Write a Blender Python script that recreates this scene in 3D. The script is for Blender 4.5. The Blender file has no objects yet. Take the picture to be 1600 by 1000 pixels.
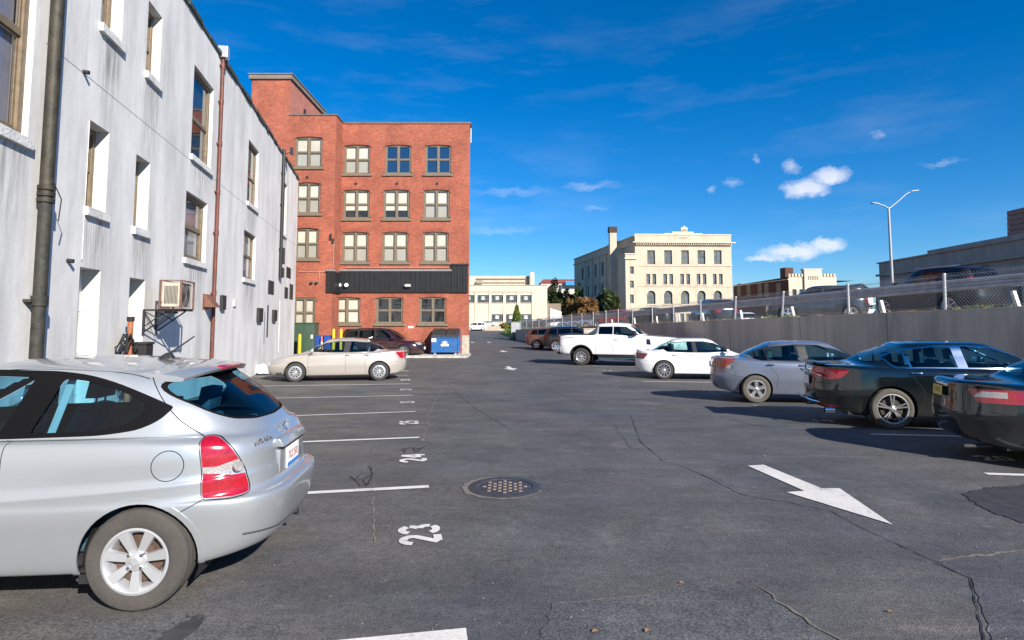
import bpy, bmesh, math, random
import numpy as np
from mathutils import Vector, Matrix
random.seed(7)
R = math.radians
scene = bpy.context.scene
C = scene.collection
# ------------------------------------------------------------------ camera
PITCH = R(4.5); FPX = 943.0; CAM_Z = 1.8
cam_d = bpy.data.cameras.new('camera'); cam = bpy.data.objects.new('camera', cam_d); C.objects.link(cam)
cam.location = (0, 0, CAM_Z); cam.rotation_euler = (R(90) + PITCH, 0, 0)
cam_d.sensor_width = 36; cam_d.lens = FPX / 1600 * 36
cam_d.shift_y = -(FPX * math.tan(PITCH)) / 1600
cam_d.clip_start = 0.1; cam_d.clip_end = 3000
scene.camera = cam
# ------------------------------------------------------------------ light
SUN_EL = R(28); SUN_TO = Vector((0.57, -0.82, 0)).normalized()
EXPOSURE = 0.86
world = bpy.data.worlds.new('World'); scene.world = world; world.use_nodes = True
sun_d = bpy.data.lights.new('sun', 'SUN'); sun_d.energy = 5.0; sun_d.angle = R(0.53); sun_d.color = (1.0, 0.93, 0.83)
sun = bpy.data.objects.new('sun', sun_d); C.objects.link(sun)
sd = Vector((SUN_TO.x * math.cos(SUN_EL), SUN_TO.y * math.cos(SUN_EL), math.sin(SUN_EL)))
sun.rotation_euler = sd.to_track_quat('Z', 'Y').to_euler(); sun.location = sd * 60
scene.view_settings.view_transform = 'Standard'; scene.view_settings.look = 'None'
scene.view_settings.exposure = EXPOSURE; scene.view_settings.gamma = 1
scene.view_settings.use_curve_mapping = False
scene.cycles.max_bounces = 8; scene.cycles.transparent_max_bounces = 24
scene.cycles.use_denoising = True

def build_world():
    nt = world.node_tree; N = nt.nodes; L = nt.links; N.clear()
    out = N.new('ShaderNodeOutputWorld'); bg = N.new('ShaderNodeBackground')
    sky = N.new('ShaderNodeTexSky'); sky.sky_type = 'NISHITA'; sky.sun_disc = False
    sky.sun_elevation = SUN_EL; sky.sun_rotation = math.atan2(SUN_TO.x, SUN_TO.y)
    sky.altitude = 300; sky.air_density = 1.0; sky.dust_density = 0.15; sky.ozone_density = 3.0
    hs = N.new('ShaderNodeHueSaturation'); hs.inputs['Saturation'].default_value = 1.22; hs.inputs['Value'].default_value = 1.0
    hs.inputs['Hue'].default_value = 0.497
    tn = N.new('ShaderNodeMix'); tn.data_type = 'RGBA'; tn.blend_type = 'MULTIPLY'; tn.inputs[0].default_value = 1; tn.inputs[7].default_value = (.45, .59, .79, 1)      # deep clear polarised blue
    L.new(sky.outputs[0], tn.inputs[6]); L.new(tn.outputs[2], hs.inputs['Color'])
    tc = N.new('ShaderNodeTexCoord'); sep = N.new('ShaderNodeSeparateXYZ'); L.new(tc.outputs['Generated'], sep.inputs[0])
    def M(op, a, b=None, c=None, clamp=False):
        n = N.new('ShaderNodeMath'); n.operation = op; n.use_clamp = clamp
        for i, v in enumerate((a, b, c)):
            if v is None: continue
            if isinstance(v, (int, float)): n.inputs[i].default_value = v
            else: L.new(v, n.inputs[i])
        return n.outputs[0]
    x, y, z = sep.outputs
    hor = M('SQRT', M('ADD', M('MULTIPLY', x, x), M('MULTIPLY', y, y)))
    az = M('ARCTAN2', x, y); el = M('DIVIDE', z, hor)
    com = N.new('ShaderNodeCombineXYZ'); L.new(az, com.inputs[0]); L.new(el, com.inputs[1])
    def noise(sx, sy, scale, detail, rot=0, off=0):
        mp = N.new('ShaderNodeMapping'); mp.inputs['Scale'].default_value = (sx, sy, 1); mp.inputs['Rotation'].default_value = (0, 0, rot)
        mp.inputs['Location'].default_value = (off, off * .7, 0)
        L.new(com.outputs[0], mp.inputs[0])
        n = N.new('ShaderNodeTexNoise'); n.inputs['Scale'].default_value = scale; n.inputs['Detail'].default_value = detail; n.inputs['Roughness'].default_value = .62
        L.new(mp.outputs[0], n.inputs['Vector']); return n.outputs['Fac']
    n1 = noise(1, 1, 22, 6); n2 = noise(1, 1.4, 34, 6, 0, 3)
    # two puffs of low cumulus and a few scraps: ellipses in azimuth / tangent of elevation, edges broken by noise
    puffs = [(0.456, .199, .034, .015, 1.), (0.492, .212, .030, .014, 1.), (.443, .234, .011, .012, .5), (0.437, .103, .046, .013, 1.2), (0.478, .111, .024, .012, 1.2), (.400, .094, .03, .006, .8), (.00, .215, .08, .007, .16), (.13, .222, .05, .008, .22), (.14, .186, .03, .006, .18), (-.03, .15, .09, .008, .16),
             (.355, .216, .016, .007, .3), (.325, .208, .008, .008, .3), (.392, .25, .006, .006, .3), (.55, .265, .006, .009, .25), (.63, .215, .03, .004, .18)]
    tot = None
    dx_ = M('MULTIPLY', M('SUBTRACT', n1, .5), .05); dy_ = M('MULTIPLY', M('SUBTRACT', n2, .5), .035)
    for (a, e, ra, re, s) in puffs:
        u = M('DIVIDE', M('SUBTRACT', M('ADD', az, dx_), a), ra); v = M('DIVIDE', M('SUBTRACT', M('ADD', el, dy_), e), re)
        d = M('SQRT', M('ADD', M('MULTIPLY', u, u), M('MULTIPLY', v, v)))
        m = M('MULTIPLY', M('SUBTRACT', 1.15, d, clamp=True), 1.25 * s, clamp=True)
        tot = m if tot is None else M('MAXIMUM', tot, m)
    puff = M('MULTIPLY', tot, M('ADD', .55, M('MULTIPLY', n2, .7)), clamp=True)
    c1 = noise(1, 4.2, 3.4, 8, R(-14), 1.3); c2 = noise(1, 1.3, 2.2, 3, 0, 5)
    cir = M('MULTIPLY', M('MULTIPLY', M('SUBTRACT', c1, .50, clamp=True), 2.6), M('MULTIPLY', M('SUBTRACT', c2, .36, clamp=True), 3.0), clamp=True)
    cir = M('MULTIPLY', cir, M('SUBTRACT', 1.0, M('MULTIPLY', el, .9), clamp=True))
    alpha = M('MAXIMUM', M('MULTIPLY', puff, .80), M('MULTIPLY', cir, .26), clamp=True)
    mix = N.new('ShaderNodeMix'); mix.data_type = 'RGBA'
    L.new(alpha, mix.inputs[0]); L.new(hs.outputs[0], mix.inputs[6]); mix.inputs[7].default_value = (5.6, 5.7, 6.2, 1)
    L.new(mix.outputs[2], bg.inputs[0]); bg.inputs[1].default_value = 0.10
    L.new(bg.outputs[0], out.inputs[0])
build_world()
# ------------------------------------------------------------------ geometry of the view (only to find where things stand)
CYP = 500 - FPX * math.tan(PITCH)
def ray(u, v):
    a = u - 800; b = CYP - v
    return Vector((a, FPX * math.cos(PITCH) - b * math.sin(PITCH), b * math.cos(PITCH) + FPX * math.sin(PITCH)))
def gz(y):
    """height of the lot: level near the viewer, a shallow drop between 8 and 20 m"""
    t = min(max((y - 8) / 12, 0), 1)
    return -0.3 * t * t * (3 - 2 * t)
def G(u, v, dz=0.0):
    """photo position -> point on the lot"""
    d = ray(u, v); z = 0.0
    for _ in range(40):
        t = (z + dz - CAM_Z) / d.z; z = z * .4 + gz(d.y * t) * .6
    return Vector((d.x * t, d.y * t, z + dz))
def PL(u, v, p, dr):
    """photo position -> (distance along a vertical plane, height)"""
    d = ray(u, v); det = -d.x * dr[1] + d.y * dr[0]
    t = (-p[0] * dr[1] + p[1] * dr[0]) / det
    s = (d.x * t - p[0]) * dr[0] + (d.y * t - p[1]) * dr[1]
    return s, CAM_Z + d.z * t
# ------------------------------------------------------------------ materials
MATS = {}
def mat_new(name):
    m = bpy.data.materials.new(name); m.use_nodes = True; nt = m.node_tree
    return m, nt, nt.nodes, nt.links, nt.nodes['Principled BSDF']
def sset(b, k, v):
    if k in b.inputs: b.inputs[k].default_value = v
def mk(name, col, rough=.6, metal=0., var=.12, scale=3., bump=0., bscale=40., coat=0., stretch=(1, 1, 1), col2=None, spec=.5, grime=0.):
    """plain painted / stone / metal surface: colour broken by noise, optional fine relief"""
    if name in MATS: return MATS[name]
    m, nt, N, L, b = mat_new(name)
    tc = N.new('ShaderNodeTexCoord'); mp = N.new('ShaderNodeMapping'); mp.inputs['Scale'].default_value = stretch
    L.new(tc.outputs['Object'], mp.inputs[0])
    n = N.new('ShaderNodeTexNoise'); n.inputs['Scale'].default_value = scale; n.inputs['Detail'].default_value = 6; n.inputs['Roughness'].default_value = .6
    L.new(mp.outputs[0], n.inputs['Vector'])
    cr = N.new('ShaderNodeValToRGB'); cr.color_ramp.elements[0].position = .3; cr.color_ramp.elements[1].position = .7
    c2 = col2 or tuple(min(1, c * (1 + var)) for c in col)
    c1 = tuple(c * (1 - var) for c in col) if not col2 else col
    cr.color_ramp.elements[0].color = (*c1, 1); cr.color_ramp.elements[1].color = (*c2, 1)
    L.new(n.outputs['Fac'], cr.inputs[0]); src = cr.outputs[0]
    if grime:
        n3 = N.new('ShaderNodeTexNoise'); n3.inputs['Scale'].default_value = 1.3; n3.inputs['Detail'].default_value = 8
        mp3 = N.new('ShaderNodeMapping'); mp3.inputs['Scale'].default_value = (2.4, 2.4, .35); L.new(tc.outputs['Object'], mp3.inputs[0]); L.new(mp3.outputs[0], n3.inputs['Vector'])
        r3 = N.new('ShaderNodeMapRange'); r3.inputs[1].default_value = .5; r3.inputs[2].default_value = .75; r3.inputs[3].default_value = 0; r3.inputs[4].default_value = grime; L.new(n3.outputs['Fac'], r3.inputs[0])
        mx = N.new('ShaderNodeMix'); mx.data_type = 'RGBA'; L.new(r3.outputs[0], mx.inputs[0]); L.new(src, mx.inputs[6]); mx.inputs[7].default_value = (.10, .09, .08, 1); src = mx.outputs[2]
    L.new(src, b.inputs['Base Color'])
    b.inputs['Roughness'].default_value = rough; b.inputs['Metallic'].default_value = metal
    sset(b, 'Coat Weight', coat); sset(b, 'Coat Roughness', .04); sset(b, 'Specular IOR Level', spec)
    if bump:
        n2 = N.new('ShaderNodeTexNoise'); n2.inputs['Scale'].default_value = bscale; n2.inputs['Detail'].default_value = 5
        L.new(mp.outputs[0], n2.inputs['Vector'])
        bp = N.new('ShaderNodeBump'); bp.inputs['Strength'].default_value = bump; bp.inputs['Distance'].default_value = .02
        L.new(n2.outputs['Fac'], bp.inputs['Height']); L.new(bp.outputs[0], b.inputs['Normal'])
    MATS[name] = m; return m
def paint(name, col, metal=.0, rough=.35, dirt=.25, coat=1.0):
    """car paint under clear coat, road dust low down, black lining on the inside of the shell"""
    if name in MATS: return MATS[name]
    m, nt, N, L, b = mat_new(name)
    tc = N.new('ShaderNodeTexCoord'); sep = N.new('ShaderNodeSeparateXYZ'); L.new(tc.outputs['Object'], sep.inputs[0])
    n = N.new('ShaderNodeTexNoise'); n.inputs['Scale'].default_value = 5; n.inputs['Detail'].default_value = 7; L.new(tc.outputs['Object'], n.inputs['Vector'])
    mr = N.new('ShaderNodeMapRange'); mr.inputs[1].default_value = .75; mr.inputs[2].default_value = .2; mr.inputs[3].default_value = 0; mr.inputs[4].default_value = dirt
    L.new(sep.outputs[2], mr.inputs[0])
    mu = N.new('ShaderNodeMath'); mu.operation = 'MULTIPLY'; L.new(mr.outputs[0], mu.inputs[0]); L.new(n.outputs['Fac'], mu.inputs[1])
    mx = N.new('ShaderNodeMix'); mx.data_type = 'RGBA'; L.new(mu.outputs[0], mx.inputs[0]); mx.inputs[6].default_value = (*col, 1); mx.inputs[7].default_value = (.22, .19, .16, 1)
    L.new(mx.outputs[2], b.inputs['Base Color']); b.inputs['Metallic'].default_value = metal
    ad = N.new('ShaderNodeMath'); ad.operation = 'MULTIPLY_ADD'; L.new(mu.outputs[0], ad.inputs[0]); ad.inputs[1].default_value = .5; ad.inputs[2].default_value = rough
    L.new(ad.outputs[0], b.inputs['Roughness'])
    sset(b, 'Coat Weight', coat)
    cr = N.new('ShaderNodeMath'); cr.operation = 'MULTIPLY_ADD'; L.new(mu.outputs[0], cr.inputs[0]); cr.inputs[1].default_value = .8; cr.inputs[2].default_value = .03; L.new(cr.outputs[0], b.inputs['Coat Roughness'])
    n2 = N.new('ShaderNodeTexNoise'); n2.inputs['Scale'].default_value = 2.2; L.new(tc.outputs['Object'], n2.inputs['Vector'])
    bp = N.new('ShaderNodeBump'); bp.inputs['Strength'].default_value = .05; bp.inputs['Distance'].default_value = .02; L.new(n2.outputs['Fac'], bp.inputs['Height']); L.new(bp.outputs[0], b.inputs['Normal'])
    ge = N.new('ShaderNodeNewGeometry'); di = N.new('ShaderNodeBsdfDiffuse'); di.inputs[0].default_value = (.008, .011, .014, 1)
    ms = N.new('ShaderNodeMixShader'); out = N['Material Output']
    L.new(ge.outputs['Backfacing'], ms.inputs[0]); L.new(b.outputs[0], ms.inputs[1]); L.new(di.outputs[0], ms.inputs[2]); L.new(ms.outputs[0], out.inputs[0])
    MATS[name] = m; return m
def glass(name, tint, refl=1.0, rough=.0):
    if name in MATS: return MATS[name]
    m, nt, N, L, b = mat_new(name); N.remove(b)
    tr = N.new('ShaderNodeBsdfTransparent'); tr.inputs[0].default_value = (*tint, 1)
    gl = N.new('ShaderNodeBsdfGlossy'); gl.inputs['Roughness'].default_value = rough; gl.inputs[0].default_value = (.95, .97, 1, 1)
    ge = N.new('ShaderNodeNewGeometry'); dt = N.new('ShaderNodeVectorMath'); dt.operation = 'DOT_PRODUCT'; L.new(ge.outputs['Incoming'], dt.inputs[0]); L.new(ge.outputs['Normal'], dt.inputs[1])
    def MM(op, a, b_, c_=None):
        n = N.new('ShaderNodeMath'); n.operation = op; n.use_clamp = op != 'ABSOLUTE'
        for i, v in enumerate((a, b_, c_)):
            if v is None: continue
            if isinstance(v, (int, float)): n.inputs[i].default_value = v
            else: L.new(v, n.inputs[i])
        return n.outputs[0]
    fz = MM('POWER', MM('SUBTRACT', 1.0, MM('ABSOLUTE', dt.outputs['Value'], None)), 5.0)      # thin pane: the same from both sides
    mu = N.new('ShaderNodeMath'); mu.operation = 'MULTIPLY'; mu.use_clamp = True; mu.inputs[1].default_value = refl; L.new(MM('MULTIPLY_ADD', fz, .95, .045), mu.inputs[0])
    ms = N.new('ShaderNodeMixShader'); L.new(mu.outputs[0], ms.inputs[0]); L.new(tr.outputs[0], ms.inputs[1]); L.new(gl.outputs[0], ms.inputs[2])
    if rough == 0.0:
        tc = N.new('ShaderNodeTexCoord'); n2 = N.new('ShaderNodeTexNoise'); n2.inputs['Scale'].default_value = .9; L.new(tc.outputs['Object'], n2.inputs['Vector'])
        bp = N.new('ShaderNodeBump'); bp.inputs['Strength'].default_value = .04; bp.inputs['Distance'].default_value = .03; L.new(n2.outputs['Fac'], bp.inputs['Height']); L.new(bp.outputs[0], gl.inputs['Normal'])
    L.new(ms.outputs[0], N['Material Output'].inputs[0]); MATS[name] = m; return m
def brick(name, c1, c2, mortar, sx=1.0, dirt=.25, bw=.21, rh=.067):
    if name in MATS: return MATS[name]
    m, nt, N, L, b = mat_new(name)
    tc = N.new('ShaderNodeTexCoord'); sep = N.new('ShaderNodeSeparateXYZ'); L.new(tc.outputs['Object'], sep.inputs[0])
    ad = N.new('ShaderNodeMath'); L.new(sep.outputs[0], ad.inputs[0]); L.new(sep.outputs[1], ad.inputs[1])
    co = N.new('ShaderNodeCombineXYZ'); L.new(ad.outputs[0], co.inputs[0]); L.new(sep.outputs[2], co.inputs[1])
    bt = N.new('ShaderNodeTexBrick'); L.new(co.outputs[0], bt.inputs['Vector'])
    bt.inputs['Color1'].default_value = (*c1, 1); bt.inputs['Color2'].default_value = (*c2, 1); bt.inputs['Mortar'].default_value = (*mortar, 1)
    bt.inputs['Scale'].default_value = 1; bt.inputs['Brick Width'].default_value = bw; bt.inputs['Row Height'].default_value = rh; bt.inputs['Mortar Size'].default_value = .006; bt.inputs['Bias'].default_value = .1
    n = N.new('ShaderNodeTexNoise'); n.inputs['Scale'].default_value = .9; n.inputs['Detail'].default_value = 9; n.inputs['Roughness'].default_value = .7; L.new(tc.outputs['Object'], n.inputs['Vector'])
    mr = N.new('ShaderNodeMapRange'); mr.inputs[1].default_value = .35; mr.inputs[2].default_value = .7; mr.inputs[3].default_value = 1 - dirt; mr.inputs[4].default_value = 1 + dirt * .7; L.new(n.outputs['Fac'], mr.inputs[0])
    n4 = N.new('ShaderNodeTexNoise'); n4.inputs['Scale'].default_value = 9; n4.inputs['Detail'].default_value = 4; L.new(co.outputs[0], n4.inputs['Vector'])
    mr4 = N.new('ShaderNodeMapRange'); mr4.inputs[1].default_value = .3; mr4.inputs[2].default_value = .7; mr4.inputs[3].default_value = .82; mr4.inputs[4].default_value = 1.18; L.new(n4.outputs['Fac'], mr4.inputs[0])
    mm = N.new('ShaderNodeMath'); mm.operation = 'MULTIPLY'; L.new(mr.outputs[0], mm.inputs[0]); L.new(mr4.outputs[0], mm.inputs[1])
    vm = N.new('ShaderNodeVectorMath'); vm.operation = 'SCALE'; L.new(bt.outputs['Color'], vm.inputs[0]); L.new(mm.outputs[0], vm.inputs['Scale'])
    L.new(vm.outputs[0], b.inputs['Base Color']); b.inputs['Roughness'].default_value = .85; sset(b, 'Specular IOR Level', .25)
    bp = N.new('ShaderNodeBump'); bp.inputs['Strength'].default_value = .5; bp.inputs['Distance'].default_value = .006; bp.invert = True
    L.new(bt.outputs['Fac'], bp.inputs['Height']); L.new(bp.outputs[0], b.inputs['Normal'])
    MATS[name] = m; return m
def stucco(name, col, streak=.35, lines=True):
    """painted render: blotches, vertical run-off streaks, trowel relief"""
    if name in MATS: return MATS[name]
    m, nt, N, L, b = mat_new(name)
    tc = N.new('ShaderNodeTexCoord')
    def nz(sc, st, det=8, ro=.6):
        mp = N.new('ShaderNodeMapping'); mp.inputs['Scale'].default_value = st; L.new(tc.outputs['Object'], mp.inputs[0])
        n = N.new('ShaderNodeTexNoise'); n.inputs['Scale'].default_value = sc; n.inputs['Detail'].default_value = det; n.inputs['Roughness'].default_value = ro; L.new(mp.outputs[0], n.inputs['Vector']); return n.outputs['Fac']
    def mr(v, a, b_, c, d):
        r = N.new('ShaderNodeMapRange'); r.inputs[1].default_value = a; r.inputs[2].default_value = b_; r.inputs[3].default_value = c; r.inputs[4].default_value = d; L.new(v, r.inputs[0]); return r.outputs[0]
    def mul(a, b_):
        q = N.new('ShaderNodeMath'); q.operation = 'MULTIPLY'; L.new(a, q.inputs[0]); L.new(b_, q.inputs[1]); return q.outputs[0]
    a = mr(nz(1.1, (1, 1, .25)), .42, .70, 1.0, 1 - streak); c = mr(nz(9, (1, 1, .12), 6), .45, .8, 1.0, 1 - streak * .55)
    d = mr(nz(30, (1, 1, 1), 6, .7), .3, .7, .90, 1.06); e = mr(nz(.35, (1, 1, 1), 4), .35, .65, .93, 1.04)
    f = mul(mul(a, c), mul(d, e))
    vm = N.new('ShaderNodeVectorMath'); vm.operation = 'SCALE'; vm.inputs[0].default_value = col; L.new(f, vm.inputs['Scale'])
    L.new(vm.outputs[0], b.inputs['Base Color']); b.inputs['Roughness'].default_value = .85; sset(b, 'Specular IOR Level', .25)
    bp = N.new('ShaderNodeBump'); bp.inputs['Strength'].default_value = .35; bp.inputs['Distance'].default_value = .008; L.new(nz(40, (1, 1, .8), 7, .65), bp.inputs['Height'])
    bp2 = N.new('ShaderNodeBump'); bp2.inputs['Strength'].default_value = .3; bp2.inputs['Distance'].default_value = .03; L.new(nz(2.2, (1, 1, 1), 3), bp2.inputs['Height']); L.new(bp.outputs[0], bp2.inputs['Normal'])
    L.new(bp2.outputs[0], b.inputs['Normal'])
    MATS[name] = m; return m
def asphalt(name, c=(.070, .069, .070), brown=(.085, .076, .066), coarse=1.0, blue=(.068, .073, .084)):
    if name in MATS: return MATS[name]
    m, nt, N, L, b = mat_new(name)
    tc = N.new('ShaderNodeTexCoord')
    def nz(sc, st=(1, 1, 1), det=8, ro=.6, off=0):
        mp = N.new('ShaderNodeMapping'); mp.inputs['Scale'].default_value = st; mp.inputs['Location'].default_value = (off, off, 0); L.new(tc.outputs['Object'], mp.inputs[0])
        n = N.new('ShaderNodeTexNoise'); n.inputs['Scale'].default_value = sc; n.inputs['Detail'].default_value = det; n.inputs['Roughness'].default_value = ro; L.new(mp.outputs[0], n.inputs['Vector']); return n.outputs['Fac']
    def mr(v, a, b_, c_, d):
        r = N.new('ShaderNodeMapRange'); r.inputs[1].default_value = a; r.inputs[2].default_value = b_; r.inputs[3].default_value = c_; r.inputs[4].default_value = d; L.new(v, r.inputs[0]); return r.outputs[0]
    def mx(f, A, B):
        q = N.new('ShaderNodeMix'); q.data_type = 'RGBA'; L.new(f, q.inputs[0])
        for i, v in ((6, A), (7, B)):
            if isinstance(v, tuple): q.inputs[i].default_value = (*v, 1)
            else: L.new(v, q.inputs[i])
        return q.outputs[2]
    def mul(a, b_):
        q = N.new('ShaderNodeMath'); q.operation = 'MULTIPLY'; L.new(a, q.inputs[0]); L.new(b_, q.inputs[1]); return q.outputs[0]
    sep = N.new('ShaderNodeSeparateXYZ'); L.new(tc.outputs['Object'], sep.inputs[0])
    side = mr(sep.outputs[0], .3, -3.4, 0, 1)
    k = mx(mr(nz(.45), .40, .62, 0, 1), c, blue)
    k = mx(mul(mr(nz(.6, off=7), .38, .60, 0, 1), mr(side, 0, 1, .2, 1)), k, brown)
    k = mx(mr(nz(1.7, (1, .5, 1), off=3), .58, .76, 0, .6), k, tuple(v * 1.75 for v in c))      # worn pale scuffs
    k = mx(mr(nz(.9, (.25, 1.6, 1), 6, .7, 21), .60, .70, 0, .45), k, tuple(v * 1.5 for v in brown))   # drag marks across the bays
    k = mx(mr(nz(5.5, off=17), .66, .72, 0, .5), k, tuple(v * 1.6 for v in brown))
    k = mx(mr(nz(2.3, off=11), .66, .74, 0, .6), k, tuple(v * .62 for v in c))                # oil spots
    vo = N.new('ShaderNodeTexVoronoi'); vo.inputs['Scale'].default_value = 95 / coarse; L.new(tc.outputs['Object'], vo.inputs['Vector'])
    sp = mr(vo.outputs['Distance'], .0, .75, 1.5, .68)
    hi = N.new('ShaderNodeTexNoise'); hi.inputs['Scale'].default_value = 260 / coarse; hi.inputs['Detail'].default_value = 3; L.new(tc.outputs['Object'], hi.inputs['Vector'])
    g = mul(sp, mr(hi.outputs['Fac'], .3, .7, .72, 1.3))
    g = mul(g, mr(nz(14 / coarse), .3, .7, .84, 1.16)); g = mul(g, mr(nz(.8, (1, 1.4, 1), 9, .72, 31), .34, .66, .72, 1.22)); g = mul(g, mr(nz(3.2, (.35, 1.5, 1), 7, .7, 5), .35, .7, .90, 1.14))
    vm = N.new('ShaderNodeVectorMath'); vm.operation = 'SCALE'; L.new(k, vm.inputs[0]); L.new(g, vm.inputs['Scale'])
    L.new(vm.outputs[0], b.inputs['Base Color'])
    L.new(mr(nz(3), .3, .7, .72, .9), b.inputs['Roughness']); sset(b, 'Specular IOR Level', .35)
    bp = N.new('ShaderNodeBump'); bp.inputs['Strength'].default_value = .38; bp.inputs['Distance'].default_value = .005; L.new(sp, bp.inputs['Height'])
    L.new(bp.outputs[0], b.inputs['Normal'])
    MATS[name] = m; return m
def emis(name, col, s):
    m, nt, N, L, b = mat_new(name); b.inputs['Base Color'].default_value = (*col, 1); sset(b, 'Emission Color', (*col, 1)); sset(b, 'Emission Strength', s); MATS[name] = m; return m
# ------------------------------------------------------------------ mesh helpers
class MB:
    def __init__(s): s.v = []; s.f = []; s.mi = []
    def face(s, pts, mi=0):
        n = len(s.v); s.v.extend([tuple(p) for p in pts]); s.f.append(tuple(range(n, n + len(pts)))); s.mi.append(mi)
    def hexa(s, p, mi=0):
        """8 corners: bottom 0-3 anticlockwise from above, top 4-7"""
        n = len(s.v); s.v.extend([tuple(q) for q in p])
        for q in ((0, 3, 2, 1), (4, 5, 6, 7), (0, 1, 5, 4), (1, 2, 6, 5), (2, 3, 7, 6), (3, 0, 4, 7)):
            s.f.append(tuple(n + i for i in q)); s.mi.append(mi)
    def box(s, x0, x1, y0, y1, z0, z1, mi=0):
        s.hexa([(x0, y0, z0), (x1, y0, z0), (x1, y1, z0), (x0, y1, z0), (x0, y0, z1), (x1, y0, z1), (x1, y1, z1), (x0, y1, z1)], mi)
    def prism(s, poly, y0, y1, ax='y', mi=0):
        """poly in two coordinates, extruded along ax"""
        def P(a, b, c): return (a, c, b) if ax == 'y' else ((a, b, c) if ax == 'z' else (c, a, b))
        A = [P(a, b, y0) for a, b in poly]; B = [P(a, b, y1) for a, b in poly]
        n = len(s.v); k = len(poly); s.v.extend(A + B)
        s.f.append(tuple(range(n, n + k))); s.mi.append(mi); s.f.append(tuple(range(n + 2 * k - 1, n + k - 1, -1))); s.mi.append(mi)
        for i in range(k):
            j = (i + 1) % k; s.f.append((n + i, n + k + i, n + k + j, n + j)); s.mi.append(mi)
    def tube(s, pts, r, n=8, mi=0, cap=True):
        pts = [Vector(p) for p in pts]; rs = r if isinstance(r, (list, tuple)) else [r] * len(pts); base = len(s.v)
        for i, p in enumerate(pts):
            d = (pts[min(i + 1, len(pts) - 1)] - pts[max(i - 1, 0)]).normalized()
            a = d.cross(Vector((0, 0, 1)))
            if a.length < .05: a = d.cross(Vector((0, 1, 0)))
            a.normalize(); b = d.cross(a)
            for k in range(n):
                t = 2 * math.pi * k / n; s.v.append(tuple(p + (a * math.cos(t) + b * math.sin(t)) * rs[i]))
        for i in range(len(pts) - 1):
            for k in range(n):
                q = base + i * n; s.f.append((q + k, q + (k + 1) % n, q + n + (k + 1) % n, q + n + k)); s.mi.append(mi)
        if cap:
            s.f.append(tuple(base + k for k in range(n))); s.mi.append(mi)
            q = base + (len(pts) - 1) * n; s.f.append(tuple(q + k for k in reversed(range(n)))); s.mi.append(mi)
    def lathe(s, prof, n=32, axis='y', mi=0, o=(0, 0, 0), close=False):
        base = len(s.v); k = len(prof)
        for j in range(n):
            t = 2 * math.pi * j / n; c, q = math.cos(t), math.sin(t)
            for (r, h) in prof:
                if axis == 'y': s.v.append((o[0] + r * c, o[1] + h, o[2] + r * q))
                else: s.v.append((o[0] + r * c, o[1] + r * q, o[2] + h))
        for j in range(n):
            for i in range(k - 1 + (1 if close else 0)):
                a = base + j * k + i; b = base + j * k + (i + 1) % k; c = base + ((j + 1) % n) * k + (i + 1) % k; d = base + ((j + 1) % n) * k + i
                s.f.append((a, b, c, d)); s.mi.append(mi)
    def build(s, name, mats, parent=None, smooth=False, bevel=0, recalc=True, angle=40):
        me = bpy.data.meshes.new(name); me.from_pydata(s.v, [], s.f)
        if not isinstance(mats, (list, tuple)): mats = [mats]
        for m in mats: me.materials.append(m)
        if len(mats) > 1: me.polygons.foreach_set('material_index', s.mi)
        if recalc or bevel:
            bm = bmesh.new(); bm.from_mesh(me)
            bmesh.ops.remove_doubles(bm, verts=bm.verts, dist=1e-5)
            if recalc: bmesh.ops.recalc_face_normals(bm, faces=bm.faces)
            if bevel:
                es = [e for e in bm.edges if len(e.link_faces) == 2 and e.calc_face_angle(0) > R(30)]
                bmesh.ops.bevel(bm, geom=es, offset=bevel, segments=2, profile=.6, affect='EDGES', clamp_overlap=True)
            bm.to_mesh(me); bm.free()
        if smooth:
            me.polygons.foreach_set('use_smooth', [True] * len(me.polygons))
            try: me.set_sharp_from_angle(angle=R(angle))
            except Exception: pass
        o = bpy.data.objects.new(name, me); C.objects.link(o)
        if parent is not None: o.parent = parent
        return o
def tag(o, label=None, cat=None, group=None, kind=None):
    if label: o['label'] = label
    if cat: o['category'] = cat
    if group: o['group'] = group
    if kind: o['kind'] = kind
    return o
def empty(name, loc, rz=0, label=None, cat=None, group=None):
    o = bpy.data.objects.new(name, None); C.objects.link(o); o.location = loc; o.rotation_euler = (0, 0, rz); o.empty_display_size = .2
    return tag(o, label, cat, group)
def copy_tree(o, parent=None):
    c = o.copy(); C.objects.link(c)
    if parent is not None: c.parent = parent
    for ch in list(o.children): copy_tree(ch, c)
    return c
def text(name, s, size, mat, parent, M4, ext=.003, align='CENTER', sx=1.0):
    cu = bpy.data.curves.new(name, 'FONT'); cu.body = s; cu.size = size; cu.extrude = ext; cu.align_x = align; cu.align_y = 'CENTER'; cu.resolution_u = 3
    t = bpy.data.objects.new(name, cu); me = bpy.data.meshes.new_from_object(t); bpy.data.objects.remove(t)
    me.transform(Matrix.Diagonal((sx, 1, 1, 1))); me.transform(M4); me.materials.append(mat)
    o = bpy.data.objects.new(name, me); C.objects.link(o)
    if parent is not None: o.parent = parent
    return o
def frameM(o, xa, ya):
    """matrix with origin o, text x direction xa, text y direction ya"""
    xa = Vector(xa).normalized(); ya = Vector(ya).normalized(); za = xa.cross(ya)
    M4 = Matrix.Identity(4)
    for i in range(3): M4[i][0] = xa[i]; M4[i][1] = ya[i]; M4[i][2] = za[i]; M4[i][3] = o[i]
    return M4
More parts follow.
